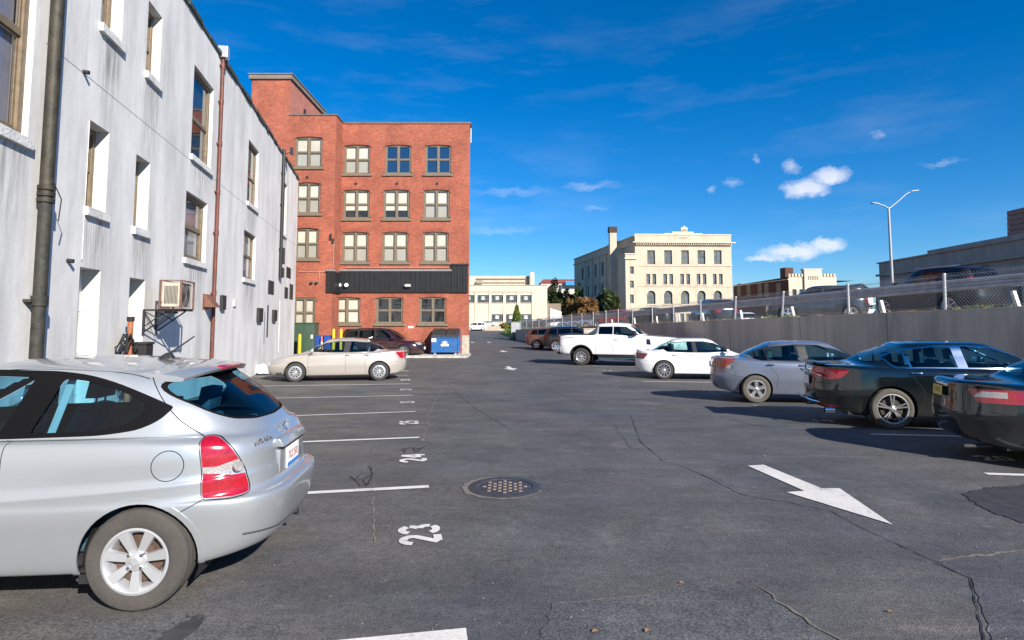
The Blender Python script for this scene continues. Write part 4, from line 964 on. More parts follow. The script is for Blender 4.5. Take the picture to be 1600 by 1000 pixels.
# ---- dark minivan by the brick building
def suv_spec(L0, L1, W, H, wheels, pt, rim, **k):
    zb = k.get('zb', .28); b0 = k.get('b0', 1.10); bf = k.get('bf', 1.05); hood = k.get('hood', .95); rr = k.get('rr', (L0 + .42, H - .12)); fx = k.get('fx', .25)
    base = (L0 + .12, b0 + .03, k.get('cx', 1.15), bf + .03)
    Rt = k.get('Rt', .35)
    wo = k.get('wo', [(L0 + .40, b0 + .02), (L0 + .55, H - .20), (-.6, H - .13), (fx - .1, H - .14), (.98, bf + .05), (.2, b0 + .0)])
    wo_r = rnd(wo, .05, 3)
    def clipx(P, a, b):
        def cl(P, f):
            out = []
            for i in range(len(P)):
                p, q = P[i - 1], P[i]; fp, fq = f(p), f(q)
                if (fp >= 0) != (fq >= 0): t = fp / (fp - fq); out.append((p[0] + (q[0] - p[0]) * t, p[1] + (q[1] - p[1]) * t))
                if fq >= 0: out.append(q)
            return out
        return cl(cl(P, lambda p: p[0] - a), lambda p: b - p[0])
    wi = inset(wo_r, .022); bp = k.get('bp', (-.28, -.18)); cp = k.get('cp', (-1.24, -1.14))
    panes = [clipx(wi, -9, cp[0]), clipx(wi, cp[1], bp[0]), clipx(wi, bp[1], 9)]
    panes = [p for p in panes if len(p) > 2 and max(q[0] for q in p) - min(q[0] for q in p) > .08]
    S = dict(xr=L0, xf=L1, W=W, zb=zb, N=k.get('N', 56), sub=k.get('sub', 2.5), rup=.06, belt=[(L0, b0), (-1, b0 - .01), (0, b0 - .03), (1.1, bf - .04), (L1, hood - .05)],
             wb=W - .09, wr=W - .24, nr=k.get('nr', 5), nf=3.4, zdr=b0, zhf=hood, roof=[rr, (-.6, H - .055), (fx, H - .08)], base=base, ngr=5.5,
             rt1=.01, rt2=.02, rt3=.05, rt4=.07, rbul=.04, wheels=wheels, Rt=Rt, Rr=Rt - .11, arch=.05, lip=.05 if k.get('clad') else 0, paint=pt, rim=rim, gapw=.008,
             seams=[[(bp[0] + .05, b0), (bp[0] + .05, zb + .06)], [(cp[0] + .1, b0), (cp[0] + .10, .8), (wheels[0] + Rt + .2, zb + .1)], [(1.0, bf), (1.0, zb + .06)]],
             windows=[dict(trim=wo_r, panes=panes, glass=k.get('glass', m_gdark))], rearglass=rnd([(-.62, b0 + .06), (.62, b0 + .06), (.54, H - .16), (-.54, H - .16)], .08, 3), rglass=m_gdark,
             windshield=rnd([(-.68, bf + .06), (.68, bf + .06), (.56, H - .12), (-.56, H - .12)], .08, 3),
             mirror=(.82, W - .05, bf + .12), handles=[(-.48, b0 - .10), (-1.02, b0 - .09)], hip=.74, seatx=.05, rearx=-.85, rlift=.05, rearhead=True, cabin_x=(L0 + .5, .95), **k.get('extra', {}))
    if k.get('clad'): S['cladz'] = zb + .18
    S['patches'] = [('taillight', k.get('tl', [(L0 - .1, b0 - .02), (L0 - .1, .80), (L0 + .10, .80), (L0 + .22, b0 - .02)]), XZ, lambda f: abs(f.normal.y) > .12 and f.calc_center_median().x < L0 + .4, m_red, .006),
                    ('headlight', [(L1 + .1, hood - .03), (L1 + .1, hood - .20), (L1 - .22, hood - .16), (L1 - .42, hood - .02)], XZ, lambda f: abs(f.normal.y) > .1 and f.calc_center_median().x > L1 - .7, m_clear, .006)]
    return S
p_maroon = paint('dark_maroon_paint', (.035, .010, .012), .3, .15, .2)
S = suv_spec(-2.45, 2.45, .96, 1.68, (-1.45, 1.45), p_maroon, 'five', zb=.22, b0=1.02, bf=.98, hood=.86, Rt=.34, fx=.35, cx=1.5, rr=(-2.10, 1.57), extra={})
mv = make_car('minivan', S, (-7.45, 35.15, -.3), R(-6), 'dark maroon minivan parked behind the champagne sedan, nose towards the blue dumpster', 'minivan')
grille(mv, 2.40, .42, .72, .55, m_trim)
plate(mv, 2.455, .50, '', front=True)
# ---- two parked suvs beyond the pickup
p_blacks = paint('black_suv_paint', (.015, .016, .018), .2, .2, .25)
p_brown = paint('dusty_copper_paint', (.15, .085, .07), .4, .35, .3)
S = suv_spec(-2.28, 2.27, .92, 1.68, (-1.31, 1.31), p_blacks, 'five', b0=1.08, bf=1.05, clad=True, fx=.2)
s1 = make_car('suv', S, place(868, 549, -1.31, .89, -14, -1), R(-14), 'black suv with silver wheels parked beyond the white pickup', 'suv')
plate(s1, -2.3, .92, '')
S = suv_spec(-2.15, 2.15, .88, 1.60, (-1.28, 1.28), p_brown, 'five', b0=1.04, bf=1.0, hood=.9, Rt=.33, fx=.2)
s2 = make_car('suv', S, place(838, 546, -1.28, .85, -14, -1), R(-14), 'dusty copper hatchback suv half hidden behind the black suv, farthest of the parked row', 'suv')
plate(s2, -2.17, .88, '')
# ---- the street above the retaining wall
WD = Vector((-.226, 1.0, 0)).normalized(); WN = Vector((WD.y, -WD.x, 0))   # along the wall (away), and out to the street side
def wallx(y): return .4 + .226 * (64 - y)
def topz(y): return 2.12 - .0266 * (y - 13.9)
def upz(x, y):
    y2 = min(max(y, -20), 90); d = max(0, (x - wallx(y2)))
    return topz(y2) - .10 + .02 * min(d, 45) + .0
def street_car(name, S, u, y, hd, label, cat='car', dz=0):
    x = (u - 800) / 945.9 * y
    return make_car(name, S, (x, y, upz(x, y) + dz), R(hd), label, cat)
HA = 102.7
p_navy = paint('black_navy_paint', (.006, .008, .012), .0, .35, .15, .15)
S = suv_spec(-2.42, 2.40, .96, 1.88, (-1.46, 1.46), p_navy, 'six', zb=.32, b0=1.22, bf=1.18, hood=1.08, Rt=.39, fx=.30, rr=(-1.95, 1.78), clad=False, tl=[(-2.5, 1.42), (-2.5, 1.16), (-2.02, 1.18), (-2.06, 1.42)])
S['handles'] = []
o1 = make_car('suv', S, (16.5, 23.6, upz(16.5, 23) + .0), R(HA - 1), 'large black suv with red tail lights driving on the upper street behind the chain-link fence', 'suv')
rbox(-1.75, .15, -.70, -.66, 1.86, 1.89, 'roof_rail', m_trim, o1, .01); rbox(-1.75, .15, .66, .70, 1.86, 1.89, 'roof_rail', m_chrome, o1, .01)
p_dg = paint('dark_green_grey_paint', (.03, .035, .04), .3, .25, .3)
S = suv_spec(-2.3, 2.3, .93, 1.80, (-1.4, 1.4), p_dg, 'five', b0=1.18, bf=1.12, hood=1.08, Rt=.38, fx=.25, rr=(-2.05, 1.70), N=40, sub=2)
o2 = street_car('suv', S, 1275, 30.5, HA + 60, 'dark boxy suv parked on the upper street under the castellated building', 'suv')
S = suv_spec(-2.35, 2.35, .93, 1.70, (-1.4, 1.4), paint('dark_blue_paint', (.025, .035, .05), .3, .2, .3), 'five', b0=1.1, bf=1.06, hood=.98, N=40, sub=2)
o3 = street_car('suv', S, 1113, 40, HA - 8, 'dark blue suv on the upper street in front of the cream stone building', 'suv')
S = sedan_spec(.89, -2.3, 2.3, (-1.35, 1.35), .32, .21, 1.46, p_wt, 'five', N=40, sub=2)
o4 = street_car('sedan', S, 1166, 50, HA + 175, 'white sedan facing the viewer low behind the guardrail', 'car', -.4)
S = sedan_spec(.89, -2.3, 2.3, (-1.35, 1.35), .32, .21, 1.46, p_navy, 'five', N=40, sub=2)
o5 = street_car('sedan', S, 1014, 46, HA + 20, 'dark navy sedan with red tail lights on the upper street, next to the red suv')
p_redc = paint('red_paint', (.36, .012, .022), .2, .25, .2)
S = suv_spec(-2.2, 2.2, .90, 1.66, (-1.3, 1.3), p_redc, 'five', N=40, sub=2)
o6 = street_car('suv', S, 960, 55, HA + 35, 'bright red suv on the upper street below the cream stone building', 'suv')
S = sedan_spec(.89, -2.3, 2.3, (-1.35, 1.35), .32, .21, 1.44, paint('blue_silver_paint', (.34, .42, .50), .5, .3, .2), 'five', N=32, sub=1.5)
for i, (u, y) in enumerate(((903, 66), (921, 63), (939, 61))):
    street_car('sedan', S, u, y, HA + 62, ['pale blue sedan farthest along the upper street fence', 'pale blue sedan in the middle of three by the fence', 'pale blue sedan nearest the red suv'][i])
S = sedan_spec(.89, -2.3, 2.3, (-1.35, 1.35), .32, .21, 1.46, p_wt, 'five', N=32, sub=1.5)
o7 = street_car('sedan', S, 1362, 46, HA + 80, 'white sedan seen through the fence below the white gabled house')
S = suv_spec(-2.2, 2.2, .90, 1.7, (-1.3, 1.3), p_wt, 'five', N=32, sub=1.5)
o8 = make_car('suv', S, (-7.2, 118, -.3), R(200), 'small white suv at the far end of the drive beside the cream workshop', 'suv')
S = sedan_spec(.89, -2.3, 2.3, (-1.35, 1.35), .32, .21, 1.44, paint('far_white_paint', (.6, .6, .6), 0, .3, .2), 'five', N=28, sub=1.2)
o9 = make_car('sedan', S, (-5.2, 122.2, .25), R(183), 'white sedan parked against the cream workshop wall')
S = sedan_spec(.89, -2.3, 2.3, (-1.35, 1.35), .32, .21, 1.44, p_dg, 'five', N=28, sub=1.2)
o10 = make_car('sedan', S, (-.4, 122.2, .25), R(175), 'dark sedan parked against the cream workshop wall, right of the white one')
# ------------------------------------------------------------------ ground
m_asph = asphalt('lot_asphalt', (.088, .087, .089), (.112, .102, .091))
m_asph2 = asphalt('patch_asphalt', (.090, .091, .097), (.098, .095, .090), 1.8)
m_road = asphalt('road_asphalt', (.07, .07, .074), (.085, .08, .075), 1.5)
def ground_sheet():
    xs = [-900, -200, -60, -30] + [x * 1.5 for x in range(-12, 20)] + [40, 60, 90, 200, 900]; ys = [-300, -60, -20, -8] + [y * .8 for y in range(-5, 31)] + [26, 30, 36, 44, 56, 70, 90, 130, 200, 400, 900, 2200]
    b = MB()
    for y0, y1 in zip(ys, ys[1:]):
        for x0, x1 in zip(xs, xs[1:]): b.face([(x0, y0, gz(y0)), (x1, y0, gz(y0)), (x1, y1, gz(y1)), (x0, y1, gz(y1))])
    o = b.build('ground', m_asph, smooth=True); tag(o, kind='structure')
ground_sheet()
def sheet(name, poly, mat, dz=.004, step=.0, kind='structure'):
    """flat marking that follows the lot"""
    b = MB(); P = [Vector((p[0], p[1], 0)) for p in poly]
    b.face([(p.x, p.y, gz(p.y) + dz) for p in P]); o = b.build(name, mat, recalc=False)
    if o.data.polygons[0].normal.z < 0: o.data.flip_normals()
    if kind: tag(o, kind=kind)
    return o
def gpts(px): return [tuple(G(*p)[:2]) for p in px]
def wobble(poly, amp, step=.12, seed=1):
    rn = random.Random(seed); out = []
    for i in range(len(poly)):
        a = Vector(poly[i]); b = Vector(poly[(i + 1) % len(poly)]); n = max(1, int((b - a).length / step)); nn = Vector((-(b - a).y, (b - a).x)).normalized()
        for k in range(n): out.append(tuple(a + (b - a) * (k / n) + nn * rn.uniform(-amp, amp)))
    return out
def tri_sheet(name, poly, mat, dz):
    from mathutils.geometry import tessellate_polygon
    v = [Vector((p[0], p[1], gz(p[1]) + dz)) for p in poly]; t = tessellate_polygon([[Vector((p[0], p[1], 0)) for p in poly]])
    me = bpy.data.meshes.new(name); me.from_pydata([tuple(q) for q in v], [], [tuple(q) for q in t]); me.materials.append(mat); me.update()
    bm = bmesh.new(); bm.from_mesh(me); bmesh.ops.recalc_face_normals(bm, faces=bm.faces)
    for f in bm.faces:
        if f.normal.z < 0: f.normal_flip()
    bm.to_mesh(me); bm.free()
    o = bpy.data.objects.new(name, me); C.objects.link(o); return tag(o, kind='structure')
# worn paint that lets the asphalt show through in scratches
def road_paint():
    m, nt, N, L, b = mat_new('road_paint')
    tc = N.new('ShaderNodeTexCoord'); n = N.new('ShaderNodeTexNoise'); n.inputs['Scale'].default_value = 28; n.inputs['Detail'].default_value = 9; n.inputs['Roughness'].default_value = .75; L.new(tc.outputs['Object'], n.inputs['Vector'])
    n2 = N.new('ShaderNodeTexNoise'); n2.inputs['Scale'].default_value = 2.5; n2.inputs['Detail'].default_value = 5; L.new(tc.outputs['Object'], n2.inputs['Vector'])
    ad = N.new('ShaderNodeMath'); ad.operation = 'MULTIPLY_ADD'; L.new(n2.outputs['Fac'], ad.inputs[0]); ad.inputs[1].default_value = .55; L.new(n.outputs['Fac'], ad.inputs[2])
    cr = N.new('ShaderNodeValToRGB'); e = cr.color_ramp.elements; e[0].position = .585; e[0].color = (.10, .098, .096, 1); e[1].position = .64; e[1].color = (.50, .485, .465, 1); q = cr.color_ramp.elements.new(.9); q.color = (.62, .605, .58, 1)
    L.new(ad.outputs[0], cr.inputs[0]); L.new(cr.outputs[0], b.inputs['Base Color']); b.inputs['Roughness'].default_value = .8
    vo = N.new('ShaderNodeTexVoronoi'); vo.inputs['Scale'].default_value = 95; L.new(tc.outputs['Object'], vo.inputs['Vector'])
    bp = N.new('ShaderNodeBump'); bp.inputs['Strength'].default_value = .4; bp.inputs['Distance'].default_value = .004; bp.invert = True; L.new(vo.outputs['Distance'], bp.inputs['Height']); L.new(bp.outputs[0], b.inputs['Normal'])
    return m
m_paint = road_paint()
def band(p, q, w):
    a = Vector(p[:2]); b = Vector(q[:2]); n = Vector((-(b - a).y, (b - a).x)).normalized() * w / 2; k = 8
    return [tuple(a + (b - a) * i / k + n) for i in range(k + 1)] + [tuple(a + (b - a) * (k - i) / k - n) for i in range(k + 1)]
def line(px0, px1, w=.10, ext=0, name='stall_line'):
    a, b = G(*px0), G(*px1); d = (b - a).normalized(); a = a - d * ext
    tri_sheet(name, band(a, b, w), m_paint, .008)
for p0, p1, w in (((480, 771), (670, 761), .10), ((475, 691), (655, 684), .10), ((460, 650), (649, 643.5), .10), ((455, 622), (645, 618), .10), ((440, 603), (640, 600), .10), ((420, 589), (637, 586.5), .10), ((500, 576), (634, 574), .10)):
    line(p0, p1, w, 2.2)
tri_sheet('stall_line', gpts([(520, 1003), (728, 983), (732, 1012), (460, 1045)]), m_paint, .008)
for p0, p1 in (((1360, 679), (1600, 684.5)), ((1178, 634), (1400, 641)), ((1003, 596), (1260, 600)), ((925, 572), (1100, 575)), ((880, 558), (960, 559.5)), ((1540, 741), (1700, 746))):
    line(p0, p1, .10)
# stencilled numbers: strokes with the stencil's bridges left open
def arc(cx, cy, r, a0, a1, n=10, ry=None): return [(cx + r * math.cos(R(a0 + (a1 - a0) * k / n)), cy + (ry or r) * math.sin(R(a0 + (a1 - a0) * k / n))) for k in range(n + 1)]
DIG = {'0': [arc(.3, .5, .21, 100, 260, 12, .42), arc(.3, .5, .21, -80, 80, 12, .42)],
       '1': [[(.3, .02), (.3, .92)]],
       '2': [arc(.3, .68, .21, 175, 10, 10, .24) + [(.50, .62), (.12, .08)], [(.19, .08), (.54, .08)]],
       '3': [arc(.28, .71, .20, 165, 20, 8, .22), arc(.28, .71, .20, 5, -70, 6, .20), arc(.28, .29, .23, 70, -20, 8, .22), arc(.28, .29, .23, -40, -165, 8, .22)],
       '4': [[(.42, .02), (.42, .92)], [(.36, .88), (.06, .36)], [(.04, .28), (.35, .28)], [(.48, .28), (.56, .28)]],
       '5': [[(.50, .88), (.16, .88), (.13, .52)], arc(.28, .32, .22, 110, -20, 9, .26), arc(.28, .32, .22, -45, -165, 8, .26)],
       '6': [arc(.3, .5, .22, 60, 200, 10, .42), arc(.3, .30, .21, 200, 400, 14, .24)],
       '7': [[(.08, .88), (.50, .88), (.28, .02)]], '8': [arc(.3, .70, .17, 0, 360, 14, .19), arc(.3, .28, .21, 10, 350, 16, .24)], '9': [arc(.3, .68, .19, 0, 360, 14, .22), [(.49, .66), (.40, .04)]]}
def number(s, c, ux, uy, h=.33, sw=.068):
    """painted number; c centre on the lot, ux reading direction, uy top of the figures"""
    ux = Vector(ux).normalized(); uy = Vector(uy).normalized(); x = -len(s) * .36 * h * .92
    b = MB()
    for ch in s:
        for st in DIG[ch]:
            pts = [Vector((x + p[0] * h * 1.12, (p[1] - .5) * h)) for p in st]
            q = strip(pts, sw); W_ = [Vector((c[0], c[1])) + ux * p[0] + uy * p[1] for p in q]
            n = len(q) // 2
            for i in range(n - 1):
                r_ = [W_[i], W_[i + 1], W_[2 * n - 2 - i], W_[2 * n - 1 - i]]; z = .0085 + random.random() * .0008
                b.face([(p.x, p.y, gz(p.y) + z) for p in r_])
        x += .66 * h * 1.12
    o = b.build('stall_number', m_paint, recalc=False)
    bm = bmesh.new(); bm.from_mesh(o.data)
    for f in bm.faces:
        f.normal_update()
        if f.normal.z < 0: f.normal_flip()
    bm.to_mesh(o.data); bm.free(); tag(o, kind='structure')
LX = (-.2, .98, 0); LY = (-.98, -.2, 0)
for s, (u, v) in (('23', (656, 837)), ('24', (645, 717)), ('25', (638.5, 661)), ('26', (636, 629)), ('27', (634, 609)), ('28', (633, 594)), ('29', (632, 580))):
    c = G(u, v); number(s, c, LX[:2], LY[:2], .34)
RX = (-.19, -.98); RY = (.98, -.19)
for s, (u, v) in (('20', (1552, 717)), ('19', (1283, 658)), ('18', (1105, 611)), ('17', (948, 579.5))):
    c = G(u, v); number(s, c, (.98, -.10), (.10, .98), .30, .05)
# arrows
ar = gpts([(1168, 728.5), (1193, 727), (1284, 764), (1312, 764), (1395, 821), (1229, 770), (1257, 768)])
tri_sheet('painted_arrow', ar, m_paint, .008)
A0 = Vector(((ar[0][0] + ar[1][0]) / 2, (ar[0][1] + ar[1][1]) / 2)); base = Vector(ar[4])
for (u, v) in ((797, 575.5), (786, 549), (764, 535), (738, 535)):
    c = G(u, v); d = Vector((.12, -1)).normalized(); n = Vector((-d.y, d.x)); P = [c.xy - d * 1.0 + n * .1, c.xy - d * 1.0 - n * .1, c.xy - n * .1 + d * .1, c.xy - n * .32 + d * .1, c.xy + d * 1.1, c.xy + n * .32 + d * .1, c.xy + n * .1 + d * .1]
    tri_sheet('painted_arrow', [tuple(p) for p in P], m_paint, .008)
# patches, joints and cracks
tri_sheet('asphalt_patch', wobble(gpts([(838, 1010), (862, 945), (1010, 930), (1075, 912), (1170, 910), (1225, 950), (1320, 1020), (1100, 1060), (850, 1060)]), .02, .05, 3), m_asph2, .004)
tri_sheet('asphalt_patch', wobble(gpts([(-200, 966), (60, 964), (300, 966), (440, 967), (452, 1010), (440, 1060), (-200, 1060)]), .008, .06, 4), m_asph2, .004)
tri_sheet('asphalt_patch', wobble(gpts([(1460, 880), (1760, 850), (1900, 1000), (1560, 1060), (1545, 985), (1520, 905)]), .01, .08, 6), asphalt('patch_blue', (.070, .074, .084), (.076, .078, .084), 1.3), .004)
m_crack = mk('crack_filler', (.014, .014, .015), .8, var=.4, scale=12)
m_dust = mk('pale_dust', (.135, .125, .11), .95, var=.35, scale=25)
m_wet = mk('oil_stain', (.040, .040, .043), .6, var=.3, scale=9)
def crack(px, w=.012, mat=None, amp=.012, seed=1, name='pavement_crack', dz=.0055):
    rn = random.Random(seed); P = [Vector(q) for q in gpts(px)]; pts = []
    for a, b_ in zip(P, P[1:]):
        n = max(1, int((b_ - a).length / .07)); nn = Vector((-(b_ - a).y, (b_ - a).x)).normalized()
        for k in range(n): pts.append(a + (b_ - a) * k / n + nn * rn.uniform(-amp, amp))
    pts.append(P[-1]); b = MB(); ws = [w * rn.uniform(.25, 1.2) for _ in pts]; ws[0] = ws[-1] = w * .1
    for i in range(len(pts) - 1):
        d = (pts[i + 1] - pts[i]).normalized(); nn = Vector((-d.y, d.x))
        q = [pts[i] - nn * ws[i] / 2, pts[i + 1] - nn * ws[i + 1] / 2, pts[i + 1] + nn * ws[i + 1] / 2, pts[i] + nn * ws[i] / 2]
        b.face([(p.x, p.y, gz(p.y) + dz) for p in q])
    o = b.build(name, mat or m_crack, recalc=False)
    for f in o.data.polygons:
        pass
    tag(o, kind='structure')
crack([(985, 648), (1000, 690), (1035, 720), (1060, 727), (1110, 748), (1158, 773), (1190, 779), (1240, 787), (1300, 800), (1340, 822), (1400, 850), (1466, 880), (1515, 905)], .012, amp=.008, seed=2)
crack([(1515, 902), (1524, 935), (1534, 985), (1546, 1040)], .010, amp=.006, seed=3)
crack([(1515, 904), (1540, 915)], .008, seed=4); crack([(1466, 878), (1540, 868), (1640, 858)], .04, m_dust, .02, 5, dz=.006)
crack([(583, 775), (583, 810), (585, 850)], .02, m_dust, .015, 6); crack([(583, 700), (584, 770)], .008, m_dust, .01, 7)
crack([(640, 710), (585, 722), (582, 735)], .014, m_dust, .01, 8); crack([(425, 850), (480, 846), (580, 843)], .008, m_dust, .008, 9)
for sgn, q in enumerate([[(545, 744), (556, 752), (568, 749), (580, 742)], [(556, 752), (562, 760), (575, 757), (583, 745)], [(568, 749), (574, 762)], [(560, 742), (553, 751)], [(620, 706), (640, 700), (662, 702)], [(628, 701), (634, 708)], [(645, 700), (650, 706), (664, 697)], [(575, 728), (582, 738), (579, 750)]]):
    crack(q, .022, m_crack, .015, 20 + sgn)
crack([(700, 590), (672, 640), (668, 668), (660, 690), (700, 694)], .05, m_dust, .05, 10, dz=.006)
crack([(735, 600), (770, 645), (800, 672), (870, 668), (955, 664)], .018, m_dust, .03, 11); crack([(700, 600), (745, 640), (790, 668)], .01, m_crack, .02, 41); crack([(960, 664), (985, 700), (1010, 705)], .008, m_crack, .02, 42); crack([(480, 672), (560, 668), (650, 664), (700, 668)], .008, m_crack, .02, 43); crack([(600, 800), (620, 815), (612, 840)], .005, m_dust, .02, 44); crack([(835, 598), (900, 625), (935, 645)], .01, m_crack, .02, 12)
crack([(690, 600), (760, 598), (860, 594), (1000, 600)], .012, m_dust, .02, 13); crack([(470, 643), (560, 640), (700, 644), (860, 640)], .008, m_crack, .02, 14)
crack([(1105, 748), (1150, 742)], .008, m_dust, .008, 15); crack([(1140, 655), (1180, 665), (1200, 668)], .02, m_crack, .01, 16)
crack([(1180, 915), (1240, 958), (1290, 985), (1330, 1010)], .022, m_dust, .03, 17, dz=.006); crack([(862, 945), (1010, 930), (1075, 912)], .012, m_dust, .02, 18, dz=.006)
for q in ([(228, 988), (236, 984), (246, 986), (238, 991)], [(305, 972), (322, 960), (318, 974)], [(285, 968), (292, 962), (298, 966)], [(265, 975), (275, 973), (272, 979)]): tri_sheet('oil_stain', wobble(gpts(q), .012, .02, 31), m_wet, .0068)
tri_sheet('oil_stain', wobble(gpts([(240, 1004), (262, 985), (285, 975), (300, 964), (316, 962), (312, 980), (300, 992), (280, 1010)]), .02, .03, 9), m_wet, .0065)
tri_sheet('oil_stain', wobble(gpts([(1502, 772), (1540, 763), (1610, 758), (1660, 800), (1600, 818), (1545, 800)]), .025, .04, 10), m_wet, .0065)
rn = random.Random(5)
b = MB()
for k in range(170):       # grit and small pale stones
    u, v = rn.uniform(300, 1600), rn.uniform(590, 1000); c = G(u, v); s = rn.uniform(.003, .009); a = rn.uniform(0, 6); z = c.z + .004
    q = [Vector((s * math.cos(a + t), s * math.sin(a + t) * .7, 0)) for t in (0, 1.5, 3.1, 4.6)]
    top = Vector((c.x, c.y, z + s * .8))
    for i in range(4): b.face([Vector((c.x, c.y, z)) + q[i], Vector((c.x, c.y, z)) + q[(i + 1) % 4], top])
tag(b.build('grit', mk('pale_grit', (.17, .16, .145), .9, var=.4)), 'scattered pale grit on the asphalt', None, None, 'stuff')
# manhole
mh = G(789, 762); m_iron = mk('cast_iron', (.065, .066, .075), .55, .5, var=.3, scale=12, bump=.4, bscale=50)
root = empty('manhole', (mh.x, mh.y, gz(mh.y) + .005), 0, 'round cast-iron drain cover with raised rusty studs, set in the asphalt', 'manhole cover')
b = MB(); b.lathe([(.30, .002), (.30, .012), (.385, .012), (.395, .004)], 48, axis='z'); b.build('frame', m_iron, root, True)
b = MB(); b.lathe([(0, .006), (.285, .006), (.292, .003)], 48, axis='z'); b.build('cover', m_iron, root, True)
m_stud = mk('rusty_stud', (.15, .115, .10), .7, .2, var=.4, scale=30); m_hole = mk('grate_hole', (.02, .018, .018), .9)
pz = bpy.data.meshes.new('stud'); b = MB(); b.hexa([(-.02, -.02, .006), (.02, -.02, .006), (.02, .02, .006), (-.02, .02, .006), (-.015, -.015, .016), (.015, -.015, .016), (.015, .015, .016), (-.015, .015, .016)])
st0 = b.build('stud', m_stud, root); b = MB(); b.box(-.018, .018, -.018, .018, .0065, .0072); ho0 = b.build('drain_hole', m_hole, root)
first = [True, True]
for i in range(-4, 5):
    for j in range(-4, 5):
        x, y = i * .055, j * .055
        if x * x + y * y > .245 ** 2: continue
        k = (i + j) % 2; src = (st0, ho0)[k]
        if first[k]: first[k] = False; o = src
        else: o = src.copy(); C.objects.link(o)
        o.parent = root; o.location = (x, y, 0)
tri_sheet('concrete_collar', wobble([(mh.x + .43 * math.cos(t / 20 * 6.283) - .03, mh.y + .44 * math.sin(t / 20 * 6.283)) for t in range(20)], .015, .05, 12), m_dust, .006)

rn = random.Random(17); b = MB()
for k in range(10):
    u, v = rn.uniform(480, 1600), rn.uniform(590, 990); c = G(u, v); a = rn.uniform(0, 6.28); s_ = rn.uniform(.012, .028); z = c.z + .012
    d = Vector((math.cos(a), math.sin(a), 0)) * s_; e = Vector((-math.sin(a), math.cos(a), 0)) * s_ * .5; p = Vector((c.x, c.y, z))
    b.face([p - d, p + e + Vector((0, 0, s_ * .35)), p + d, p - e])
tag(b.build('fallen_leaves', mk('dry_leaf', (.20, .11, .05), .8, var=.5, scale=3)), 'a few small dry leaves on the asphalt', None, None, 'stuff')
# ------------------------------------------------------------------ buildings
def facade(b, x0, x1, z0, z1, holes, y=0.0, dep=.2, mi=0, rmi=0):
    """wall face in the plane y, rectangular openings with reveals running inwards (+y)"""
    xs = sorted({x0, x1} | {h[0] for h in holes} | {h[1] for h in holes}); zs = sorted({z0, z1} | {h[2] for h in holes} | {h[3] for h in holes})
    for a, c in zip(xs, xs[1:]):
        for d, e in zip(zs, zs[1:]):
            mx, mz = (a + c) / 2, (d + e) / 2
            if any(h[0] < mx < h[1] and h[2] < mz < h[3] for h in holes): continue
            b.face([(a, y, d), (c, y, d), (c, y, e), (a, y, e)], mi)
    for h in holes:
        d = h[4] if len(h) > 4 else dep; a, c, p, q = h[:4]
        b.face([(a, y, p), (a, y + d, p), (a, y + d, q), (a, y, q)], rmi); b.face([(c, y + d, p), (c, y, p), (c, y, q), (c, y + d, q)], rmi)
        b.face([(a, y + d, q), (c, y + d, q), (c, y, q), (a, y, q)], rmi); b.face([(a, y, p), (c, y, p), (c, y + d, p), (a, y + d, p)], rmi)
m_pane = glass('window_pane', (.86, .88, .88), .9); m_paned = glass('window_pane_dark', (.25, .30, .34), 1.6); m_room = mk('dark_room', (.02, .022, .025), .9, var=.3)
m_blind = mk('cream_blind', (.66, .61, .51), .8, var=.06, scale=2); m_blindg = mk('grey_blind', (.36, .34, .37), .8, var=.15, scale=2)
m_tan = mk('tan_window_paint', (.17, .125, .078), .6, var=.25, scale=9, bump=.2); m_olive = mk('olive_window_paint', (.15, .12, .083), .6, var=.15, scale=6)
m_sillw = mk('chipped_sill', (.62, .62, .60), .8, var=.25, scale=14, bump=.5, bscale=25, grime=.5)
m_stone = mk('sill_stone', (.28, .23, .18), .85, var=.2, scale=8)
